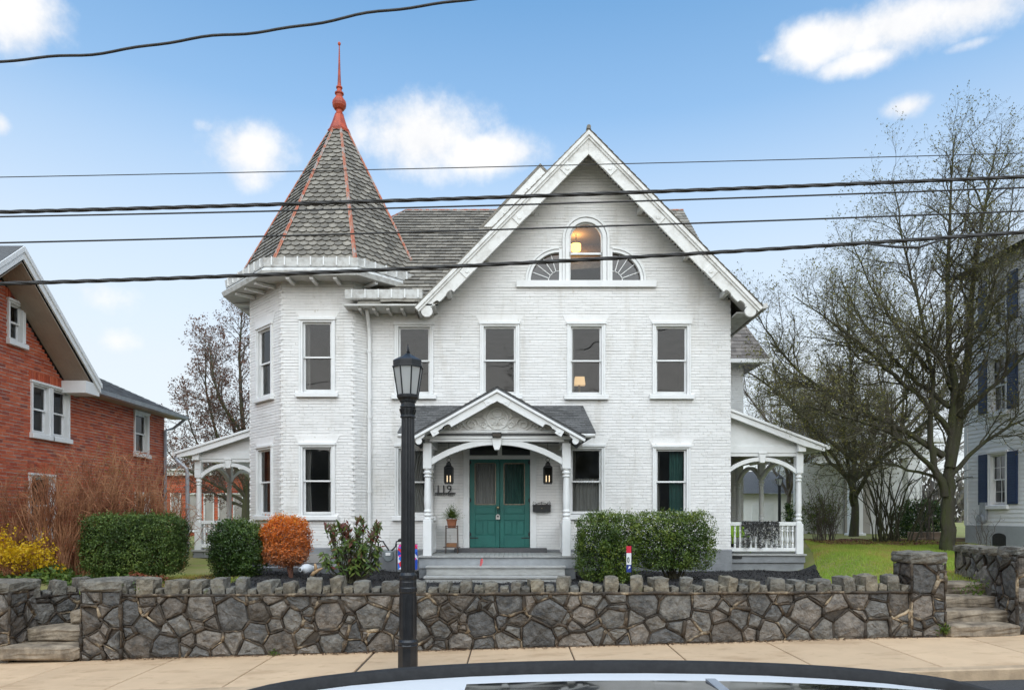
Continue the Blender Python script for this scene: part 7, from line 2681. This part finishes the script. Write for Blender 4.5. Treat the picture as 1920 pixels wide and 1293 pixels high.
# budding tree behind the house on the left
bare_tree('budding_tree', (ax(462, 31), 31, 1.0), [([(0, 0, 0), (0, 0, 2.0), (-.1, 0, 4.5), (-.3, 0, 7.5), (-.2, 0, 10.4)], .22, .02),
          ([(0, 0, 2.4), (-1.0, -.3, 4.2), (-1.6, -.4, 6.4), (-1.7, -.4, 9.2)], .11, .012), ([(0, 0, 1.9), (-1.2, .2, 3.0), (-2.4, .3, 4.4), (-3.0, .3, 6.4)], .10, .012),
          ([(0, 0, 1.6), (-1.2, -.4, 2.4), (-2.5, -.8, 3.2), (-3.4, -1, 4.2)], .08, .012), ([(-.1, 0, 3.5), (-1.0, .8, 5.4), (-2.0, 1.2, 7.4), (-2.2, 1.2, 8.8)], .09, .012),
          ([(0, 0, 3.0), (.9, 0, 4.8), (1.4, 0, 7.0), (1.3, 0, 9.4)], .1, .012), ([(-.1, 0, 4.6), (-.9, -.8, 6.3), (-1.2, -1.2, 8.6)], .08, .012), ([(0, 0, 1.4), (-1.3, .5, 1.9), (-2.6, .9, 2.5), (-3.6, 1, 3.0)], .07, .01)],
          [dict(gap=.24, len=1.9, ang=.7, up=.09, r=.026, segs=4, wig=.18, start=.15), dict(gap=.17, len=.9, ang=.7, up=.06, r=.012, segs=3, wig=.22, start=.1), dict(gap=.13, len=.42, ang=.75, up=.05, r=.009, segs=2, wig=.24, start=.1)], 506, 'bare tree with brown buds between the brick house and the turret', M_['bark'], M_['twig_grey'], BUD_B, 4, budsize=.09, budjit=.06)

def twig_shrub(name, c, n, hgt, wid, seed, m, label, bud=None, nb=0, r0=.010, arch=.5, lev=None, base=None, budsize=.03, group=None):
    r = random.Random(seed)
    B = Vector((c[0], c[1], base if base is not None else yard_z(c[0], c[1]) - .03))
    t = thing(name, B, label, 'shrub', group)
    limbs = []
    for i in range(n):
        a = r.uniform(0, 6.283); q = r.random() ** .6
        x0, y0 = r.uniform(-.25, .25) * wid, r.uniform(-.2, .2) * wid * .6
        L = hgt * r.uniform(.6, 1.08)
        ox, oy = math.cos(a) * q * wid, math.sin(a) * q * wid * .6
        dr = arch * q * r.uniform(.2, .9)
        limbs.append((smooth_path([B + Vector((x0, y0, 0)), B + Vector((x0 + ox * .25, y0 + oy * .25, L * .45)), B + Vector((x0 + ox * .65, y0 + oy * .65, L * (.86 - .1 * dr))), B + Vector((x0 + ox, y0 + oy, L * (1 - .55 * dr)))], 3, seed + i, .02), r0 * r.uniform(.7, 1.3), r0 * .35))
    b = MB()
    tips = grow(limbs, seed, lev or [dict(gap=.20, len=.5, ang=.5, up=.05, r=.005, segs=3, wig=.2, start=.25), dict(gap=.13, len=.22, ang=.6, up=.03, r=.0035, segs=2, wig=.25, start=.2)], b, b, 0)
    b.var = [.5] * len(b.f)
    o = b.build('stems', m, t)
    if bud:
        rg = np.random.default_rng(seed)
        T = np.array([p for p, d in tips for i in range(nb)], dtype=float); T = T + rg.normal(size=T.shape) * .05
        leaves('leaves', T, rdir(len(T), rg) + np.array([0, 0, .4]), rdir(len(T), rg), budsize * rg.uniform(.6, 1.4, len(T)), .5, bud, t, np.clip(rg.normal(.55, .2, len(T)), 0, 1))
    return t
# russet stems in front of the brick house
for i, (u, d, n, hh, ww, lab) in enumerate(((40, 13.6, 60, 2.1, 1.05, 'russet bare shrub at the far left, behind the yellow bush'), (95, 13.3, 70, 2.3, 1.1, 'russet shrub covering the lower window of the brick house'), (165, 13.9, 100, 2.8, 1.5, 'tall arching russet shrub in front of the brick house windows'),
                                            (262, 14.6, 85, 2.75, 1.35, 'dense russet shrub behind the clipped hedge'), (330, 16.2, 60, 1.8, .85, 'low russet shrub between the clipped hedge and the left porch'))):
    twig_shrub('russet_shrub', (ax(u, d), d), n, hh, ww, 520 + i, M_['twig_red'], lab, base=.78, arch=.8)
YB = leaf_mat('yellow_green_bud', [(0, (.20, .18, .03)), (.5, (.30, .26, .04)), (1, (.16, .20, .04))], tl=.35)
twig_shrub('budding_shrub', (ax(205, 15.2), 15.2), 14, 3.0, .45, 530, M_['twig_red'], 'slender shrub with yellow-green buds rising against the brick wall', YB, 2, base=.8, arch=.3)
twig_shrub('bare_shrub', (ax(1668, 20.5), 20.5), 30, 3.3, 2.1, 531, M_['bark'], 'dark many-stemmed bare shrub left of the big tree trunk', r0=.024, arch=.35, base=1.02)
twig_shrub('budding_shrub', (ax(1545, 20.8), 20.8), 46, 2.1, 1.05, 532, M_['twig_grey'], 'green-tinged twiggy shrub right behind the side porch column', leaf_mat('fresh_leaf', [(0, (.10, .12, .03)), (.5, (.13, .17, .035)), (1, (.22, .22, .05))], tl=.4), 2, base=1.0, arch=.5, budsize=.045)
twig_shrub('bare_shrub', (ax(1740, 20.9), 20.9), 12, 2.6, .7, 533, M_['twig_grey'], 'thin pale-stemmed bare shrub beside the timber steps', base=1.02, r0=.012)
twig_shrub('bare_shrub', (ax(1845, 17.5), 17.5), 8, 1.2, .5, 534, M_['twig_grey'], 'small bare sapling in front of the clapboard house', base=1.0, r0=.008)
hedge('evergreen_bush', (ax(1728, 23.5), 23.5, 1.75), (.95, .7, .85), 2.4, 6000, .08, .5, G_DARK, 'dark evergreen bush behind the big tree trunk on the lawn', 406, depth=.4, lumpy=.12, base=1.0)
hedge('evergreen_bush', (ax(1520, 30), 30, 1.9), (1.2, .8, 1.0), 2.4, 5000, .10, .5, G_GLOSS, 'green bush seen beyond the right side porch', 407, depth=.4, lumpy=.12, base=1.0)
# distant woods closing the horizon
WD = leaf_mat('distant_twig_mass', [(0, (.10, .085, .075)), (.5, (.17, .15, .13)), (1, (.20, .19, .14))], tl=.3)
rg = np.random.default_rng(77)
n_ = 16000
X = rg.uniform(-75, 75, n_); Y = rg.uniform(84, 96, n_)
Zt = 5.5 + 2.2 * np.sin(X * .23) + 1.5 * np.sin(X * .71 + 1)
P = np.stack([X, Y, .8 + Zt * rg.random(n_) ** .8], 1)
tag(leaves('far_woods', P, rdir(n_, rg) * .6 + np.array([0, 0, 1.0]), rdir(n_, rg), 1.1 * rg.uniform(.6, 1.4, n_), .35, WD, None, rg.random(n_)), 'grey-brown woods along the horizon behind the houses', 'woods', None, 'stuff')
# yellow forsythia and ground plants by the left steps
FOR = leaf_mat('forsythia_flower', [(0, (.50, .30, .01)), (.5, (.72, .46, .01)), (1, (.80, .58, .04))], tl=.3)
c = (ax(22, 12.6), 12.6)
tf = twig_shrub('forsythia_bush', c, 30, .66, .72, 540, M_['twig_red'], 'yellow flowering bush at the lower left above the stone wall', FOR, 11, base=.80, arch=.6, budsize=.055, r0=.007)
GC = leaf_mat('ground_cover_leaf', [(0, (.03, .06, .012)), (.5, (.08, .15, .025)), (1, (.22, .28, .05))], tl=.3)
def ground_cover(name, x0, x1, y0, y1, n, size, m, label, seed, hgt=.14, kind='stuff', cat='plants', zoff=0.0, asp=.55, up=.5):
    rg = np.random.default_rng(seed)
    X = rg.uniform(x0, x1, n); Y = rg.uniform(y0, y1, n)
    Z = np.array([yard_z(a, b) for a, b in zip(X, Y)]) + rg.random(n) ** 1.3 * hgt * (1 + .5 * np.sin(X * 5 + Y * 3)) + zoff
    P = np.stack([X, Y, Z], 1)
    o = leaves(name, P, rdir(n, rg) + np.array([0, 0, up]), rdir(n, rg) * .7 + np.array([0, -.3, .8]), size * rg.uniform(.6, 1.4, n), asp, m, None, np.clip(rg.normal(.5, .22, n), 0, 1))
    return tag(o, label, cat, None, kind)
ground_cover('ground_cover', -9.3, -6.7, 12.2, 13.3, 2600, .075, GC, 'leafy green ground cover between yellow bush and hedge', 551, .20)
ground_cover('ivy_patch', -6.75, -6.2, 11.9, 12.4, 420, .05, leaf_mat('red_ivy_leaf', [(0, (.16, .04, .02)), (.5, (.28, .08, .04)), (1, (.14, .15, .03))], tl=.3), 'reddish leaves spilling over the short left wall', 552, .16, zoff=.10)
def tuft(u, d, z, n, size, m, label, seed, spread=.07):
    rg = np.random.default_rng(seed)
    p = np.array([ax(u, d), d, z])
    P = p + rg.normal(size=(n, 3)) * np.array([spread, .03, spread * .7])
    o = leaves('weed_tuft', P, rdir(n, rg) + np.array([0, -.3, .7]), rdir(n, rg), size * rg.uniform(.6, 1.3, n), .35, m, None, np.clip(rg.normal(.65, .2, n), 0, 1))
    return tag(o, label, 'weed')
tuft(263, 10.42, .92, 90, .05, GC, 'bright green weed growing between cap stones left end of the wall', 561)
tuft(512, 10.36, -.08, 60, .05, GC, 'small green weed at the foot of the stone wall', 562, .05)
tuft(1770, 10.32, .30, 70, .07, GC, 'small green weed at the foot of the right pier', 563, .05)
tuft(1830, 11.2, .82, 160, .06, GC, 'trailing ivy hanging beside the right steps', 564, .14)
# lawn
def lawn(x0, x1, y0, y1, n, seed, m, label, keep=None, hgt=.055):
    rg = np.random.default_rng(seed)
    X = rg.uniform(x0, x1, n); Y = rg.uniform(y0, y1, n)
    if keep is not None:
        k = keep(X, Y); X, Y = X[k], Y[k]
    n = len(X)
    Z = np.array([yard_z(a, b) for a, b in zip(X, Y)])
    P = np.stack([X, Y, Z], 1)
    L = hgt * rg.uniform(.6, 1.5, n)
    lean = rg.normal(size=(n, 3)) * .35; lean[:, 2] = 1
    lean /= np.linalg.norm(lean, axis=1, keepdims=True)
    a = rg.uniform(0, 6.283, n)
    s = np.stack([np.cos(a), np.sin(a), np.zeros(n)], 1) * .008
    v = np.stack([P - s, P + s, P + lean * L[:, None]], 1).reshape(-1, 3)
    f = np.arange(n * 3).reshape(-1, 3)
    patch = lump(np.stack([X, Y, X * 0], 1) , 4, 1.6) + .5 * lump(np.stack([X, Y, X * 0], 1), 6, 4.0)
    var = np.clip(.52 + .62 * patch + rg.normal(0, .13, n), 0, 1)
    me = np_mesh('lawn_grass', v, f, var)
    o = link_obj('lawn_grass', me, m)
    return tag(o, label, 'grass', None, 'stuff')
GRASS = leaf_mat('lawn_blade', [(0, (.50, .31, .13)), (.22, (.52, .43, .13)), (.45, (.40, .48, .08)), (1, (.28, .44, .06))], tl=.4)
lawn(5.3, 13.2, 10.9, 21.0, 110000, 571, GRASS, 'patchy green lawn right of the house', keep=lambda X, Y: (~((X < 7.9) & (Y < 11.8) & (X > 6.4))) & (X > 5.75 + (Y - 12) * .36) & ~((X > 7.7) & (Y < 10.8)))
lawn(-7.0, -5.3, 11.0, 14.5, 8000, 572, GRASS, 'strip of grass behind the left end of the wall', hgt=.06)
lawn(-3.4, 1.8, 10.85, 11.6, 2200, 573, GRASS, 'moss and grass tufts behind the cap stones', keep=lambda X, Y: np.sin(X * 4.1) > .55, hgt=.07)
# mulch bed and leaf litter
def mulch(x0, x1, y0, y1, n, seed, name, m, label, size=.05, keep=None):
    rg = np.random.default_rng(seed)
    X = rg.uniform(x0, x1, n); Y = rg.uniform(y0, y1, n)
    if keep is not None:
        k = keep(X, Y); X, Y = X[k], Y[k]; n = len(X)
    Z = np.array([yard_z(a, b) for a, b in zip(X, Y)]) + .02 + .03 * rg.random(n)
    d = rdir(n, rg); d[:, 2] *= .35
    o = leaves(name, np.stack([X, Y, Z], 1), d, rdir(n, rg) * .5 + np.array([0, 0, 1]), size * rg.uniform(.5, 1.5, n), .35, m, None, rg.random(n), fold=.15)
    return tag(o, label, name.replace('_', ' '), None, 'stuff')
MUL = leaf_mat('black_mulch_chip', [(0, (.008, .008, .009)), (.6, (.020, .019, .020)), (1, (.05, .046, .045))], tl=.0, rough=.8)
mb = MB()
bx = np.linspace(-6.4, 7.5, 70); by = np.linspace(11.5, 16.9, 24)
mb.add([(x, y, yard_z(x, y) + .018) for y in by for x in [min(q_, 5.75 + (y - 12) * .36) for q_ in bx]], [(j * 70 + i, j * 70 + i + 1, (j + 1) * 70 + i + 1, (j + 1) * 70 + i) for j in range(23) for i in range(69)])
mb.build('mulch_bed', M_['mulch'], kind='structure', smooth=True)
mulch(-6.4, 7.5, 11.5, 16.6, 26000, 581, 'bark_mulch', MUL, 'black bark mulch in the bed before the house', keep=lambda X, Y: X < 5.75 + (Y - 12) * .36)
dg = np.random.default_rng(91)
n_ = 1500
X = dg.uniform(-6.2, 6.5, n_); Y = 10.37 - np.abs(dg.normal(0, .05, n_))
P = np.stack([X, Y, np.array([sw(a) for a in X]) + .004 + .012 * dg.random(n_)], 1)
tag(leaves('grit_and_leaves', P, rdir(n_, dg) * np.array([1, 1, .2]), rdir(n_, dg) * .4 + np.array([0, 0, 1]), .035 * dg.uniform(.4, 1.5, n_), .5, leaf_mat('brown_debris', [(0, (.07, .035, .02)), (.6, (.14, .075, .04)), (1, (.24, .15, .08))], tl=.05), None, dg.random(n_)), 'brown leaf crumbs and grit along the foot of the stone wall', 'debris', None, 'stuff')
LIT = leaf_mat('fallen_leaf', [(0, (.10, .035, .022)), (.5, (.18, .060, .035)), (1, (.28, .12, .07))], tl=.1)
mulch(9.0, 13.0, 19.3, 21.6, 5500, 582, 'fallen_leaves', LIT, 'reddish fallen leaves under the bare shrubs', .08)
mulch(-6.5, -5.2, 11.2, 12.2, 700, 583, 'fallen_leaves', LIT, 'brown fallen leaves below the clipped hedge', .07)

# ------------------------------------------------------------------ small things in the bed
# gas meter by the turret
gm = thing('gas_meter', (ax(738, 16.2), 16.2, .75), 'grey gas meter with looping pipes by the wall left of the porch', 'gas meter')
y = 16.25
mx = ax(729, y); mz = azz(1043, y)
greyp = mat('grey_meter_enamel', (.20, .225, .23), (.16, .18, .185), rough=.45, scale=8, bump=.15)
m = MB(); m.tube([(mx, y + .07, mz), (mx, y - .09, mz)], [.12, .12], 18); m.box(mx - .115, mx + .115, y - .08, y + .06, mz - .0, mz + .14); m.build('meter_body', greyp, gm, bevel=.015)
m = MB(); m.box(mx - .06, mx + .055, y - .105, y - .0905, mz + .03, mz + .10); m.build('meter_dial', M_['trim'], gm, bevel=.004)
m = MB(); m.tube([(mx, y, mz + .14), (mx - .02, y, mz + .19), (mx - .10, y, mz + .30), (mx - .13, y, mz + .36), (mx - .20, y, mz + .37), (mx - .25, y, mz + .33), (mx - .25, y, mz + .10), (mx - .27, y, mz - .45)], .018, 8)
m.tube([(mx + .06, y, mz + .14), (mx + .16, y, mz + .24), (mx + .18, y, mz + .36), (mx + .28, y, mz + .37), (mx + .44, y + .08, mz + .37), (mx + .5, y + .3, mz + .37)], .018, 8)
m.lathe([(.03, mz + .37), (.055, mz + .38), (.055, mz + .41), (.02, mz + .43)], mx + .27, y, 10)
m.build('pipes', M_['black'], gm)
# patterned garden flag behind the lamp post
gf = thing('garden_flag', (ax(766, 14.2), 14.2, .7), 'blue and pink patterned garden flag partly hidden by the lamp post', 'garden flag')
fy = 14.2
a, b, z0, z1 = ax(746, fy), ax(783, fy), azz(1067, fy), azz(1020, fy)
fm = bpy.data.materials.new('flower_print_cloth'); fm.use_nodes = True
nt = fm.node_tree; bs = nt.nodes['Principled BSDF']
tcn = nt.nodes.new('ShaderNodeTexCoord'); vo = nt.nodes.new('ShaderNodeTexVoronoi'); vo.inputs['Scale'].default_value = 11
nt.links.new(tcn.outputs['Object'], vo.inputs['Vector'])
rp = nt.nodes.new('ShaderNodeValToRGB'); rp.color_ramp.interpolation = 'CONSTANT'
sepc = nt.nodes.new('ShaderNodeSeparateColor'); nt.links.new(vo.outputs['Color'], sepc.inputs[0]); nt.links.new(sepc.outputs[0], rp.inputs[0])
cols = [(0, (.02, .07, .40)), (.32, (.75, .06, .30)), (.5, (.60, .03, .06)), (.66, (.04, .16, .60)), (.84, (.70, .72, .80))]
rp.color_ramp.elements[0].color = (*cols[0][1], 1); rp.color_ramp.elements[1].position = cols[1][0]; rp.color_ramp.elements[1].color = (*cols[1][1], 1)
for p_, c_ in cols[2:]:
    e = rp.color_ramp.elements.new(p_); e.color = (*c_, 1)
nt.links.new(rp.outputs[0], bs.inputs['Base Color']); bs.inputs['Roughness'].default_value = .9
m = MB(); nseg = 10
v = [(a + (b - a) * i / nseg, fy + .015 * math.sin(i * 1.1), z) for z in (z0, (z0 + z1) / 2, z1) for i in range(nseg + 1)]
m.add(v, [(j * (nseg + 1) + i, j * (nseg + 1) + i + 1, (j + 1) * (nseg + 1) + i + 1, (j + 1) * (nseg + 1) + i) for j in range(2) for i in range(nseg)])
m.build('flag_cloth', fm, gf, smooth=True)
m = MB(); m.tube([(a - .03, fy + .02, .6), (a - .03, fy + .02, z1 + .01), (b, fy + .02, z1 + .01)], .008, 6); m.build('flag_pole', M_['black'], gf)
# narrow red, white and blue flag by the right bushes
rf_ = thing('narrow_flag', (ax(1178, 13.2), 13.2, .65), 'narrow red, white and blue flag on a stake in front of the right bushes', 'garden flag')
fy = 13.2
a, b = ax(1174.5, fy), ax(1183.5, fy)
for nm, v0, v1, col in (('red_band', 1036, 1023, (.62, .02, .05)), ('white_band', 1058, 1036.2, (.78, .78, .78)), ('blue_band', 1072, 1058.2, (.02, .04, .22))):
    m = MB(); m.box(a, b, fy - .004, fy + .004, azz(v0, fy), azz(v1, fy)); m.build(nm, mat(nm, col, rough=.8), rf_)
m = MB(); m.tube([((a + b) / 2 - .01 + .016 * math.cos(t * .5236), fy - .006, (azz(1049, fy)) + .05 * math.sin(t * .5236)) for t in range(12)], .007, 5, closed=True); m.build('letter', M_['black'], rf_)
m = MB(); m.prism([(a + .03, azz(1066, fy)), (b - .02, azz(1064, fy)), (b - .015, azz(1061, fy)), (a + .05, azz(1060.5, fy))], fy - .008, fy - .0045); m.build('white_mark', M_['trim'], rf_)
m = MB(); m.tube([(b + .012, fy + .01, .55), (b + .012, fy + .01, azz(1021, fy))], .011, 6); m.build('stake', M_['black'], rf_)
# pink marker flag in front of the steps
pf = thing('marker_flag', (ax(902, 13.6), 13.6, .6), 'small pink utility marker flag standing in front of the porch steps', 'marker flag')
fy = 13.6
m = MB(); m.tube([(ax(901, fy), fy, .55), (ax(902, fy), fy, azz(1062, fy)), (ax(904, fy), fy, azz(1046, fy))], .004, 5); m.build('wire', M_['zinc'], pf)
m = MB(); m.add([(ax(903.6, fy), fy - .005, azz(1046, fy)), (ax(902, fy), fy - .005, azz(1061, fy)), (ax(899.5, fy), fy - .03, azz(1060, fy)), (ax(901, fy), fy - .04, azz(1048, fy)), (ax(905.5, fy), fy - .02, azz(1054, fy)), (ax(905.5, fy), fy - .01, azz(1047, fy))], [(0, 1, 2, 3), (0, 5, 4, 1)])
m.build('flag_cloth', mat('pink_plastic', (.75, .22, .22), (.65, .12, .14), rough=.6, scale=30), pf)
# jug lying on its side, driftwood goose and small block by the orange shrub
jg = thing('ceramic_jug', (ax(578, 13.5), 13.5, .7), 'white jug lying on its side beside the orange shrub', 'jug')
cz = azz(1066, 13.5); cxj = ax(576, 13.5)
ax_dir = Vector((.55, .83, .02)).normalized()
prof = [(.035, -.19), (.045, -.19), (.05, -.17), (.03, -.165), (.085, -.12), (.105, -.06), (.10, .0), (.075, .06), (.05, .12), (.045, .28)]
Mj = Matrix.Translation((cxj, 13.55, cz)) @ ax_dir.to_track_quat('Z', 'Y').to_matrix().to_4x4()
m = MB(Mj); m.lathe(prof, 0, 0, 20); m.build('jug_body', mat('pale_glaze', (.62, .64, .66), (.5, .52, .54), rough=.3, scale=6), jg, smooth=True)
m = MB(Mj); m.lathe([(.028, -.1925), (.02, -.1915)], 0, 0, 12); m.build('jug_mouth', M_['black'], jg)
gs_ = thing('driftwood', (ax(592, 13.3), 13.3, .7), 'curved pale driftwood piece leaning by the white jug', 'driftwood')
y = 13.3
m = MB(); m.tube([at(584, 1079, y), at(588, 1074, y), at(596, 1069, y), at(605, 1064, y)], [.03, .04, .035, .012], 8); m.tube([at(591, 1071, y), at(592, 1062, y), at(590, 1056, y)], [.03, .03, .02], 8)
m.build('wood', mat('pale_driftwood', (.42, .28, .15), (.25, .15, .08), rough=.8, scale=9, bump=.5, bscale=30), gs_, smooth=True)
bk_ = MB(Matrix.Translation((ax(586, 13.2), 13.2, yard_z(ax(586, 13.2), 13.2) - .02))); bk_.add(*rough_block(.10, .10, .17, rnd, .008), .5)
bk_.build('stone_block', M_['cap_stone'], label='small upright stone block below the driftwood piece', cat='stone')
ww = thing('window_well', (ax(510, 15.6), 15.6, .7), 'low concrete basement window well below the turret', 'window well')
m = MB()
x0, x1 = ax(466, 15.4), ax(632, 15.4)
m.box(x0, x1, 15.20, 15.38, .4, .88); m.box(x0, x0 + .14, 15.381, 16.2, .4, .90); m.box(x1 - .14, x1, 15.381, 16.2, .4, .90)
m.build('well_kerb', M_['found'], ww, bevel=.015)
m = MB(); m.box(ax(545, 16.24), ax(620, 16.24), 16.24, 16.252, .90, 1.12); m.build('basement_pane', M_['room_dark'], ww)

# ------------------------------------------------------------------ families of look-alikes
GROUPS = {'utility_cable': 'overhead cables', 'stone_pier': 'stone piers', 'garden_steps': 'garden steps', 'evergreen_bush': 'evergreen bushes', 'bare_tree': 'bare trees',
          'russet_shrub': 'russet shrubs before the brick house', 'bare_shrub': 'bare shrubs on the right', 'budding_shrub': 'budding shrubs', 'weed_tuft': 'weeds on the walls'}
for o in bpy.data.objects:
    b_ = o.name.split('.')[0]
    if o.parent is None and b_ in GROUPS: o['group'] = GROUPS[b_]
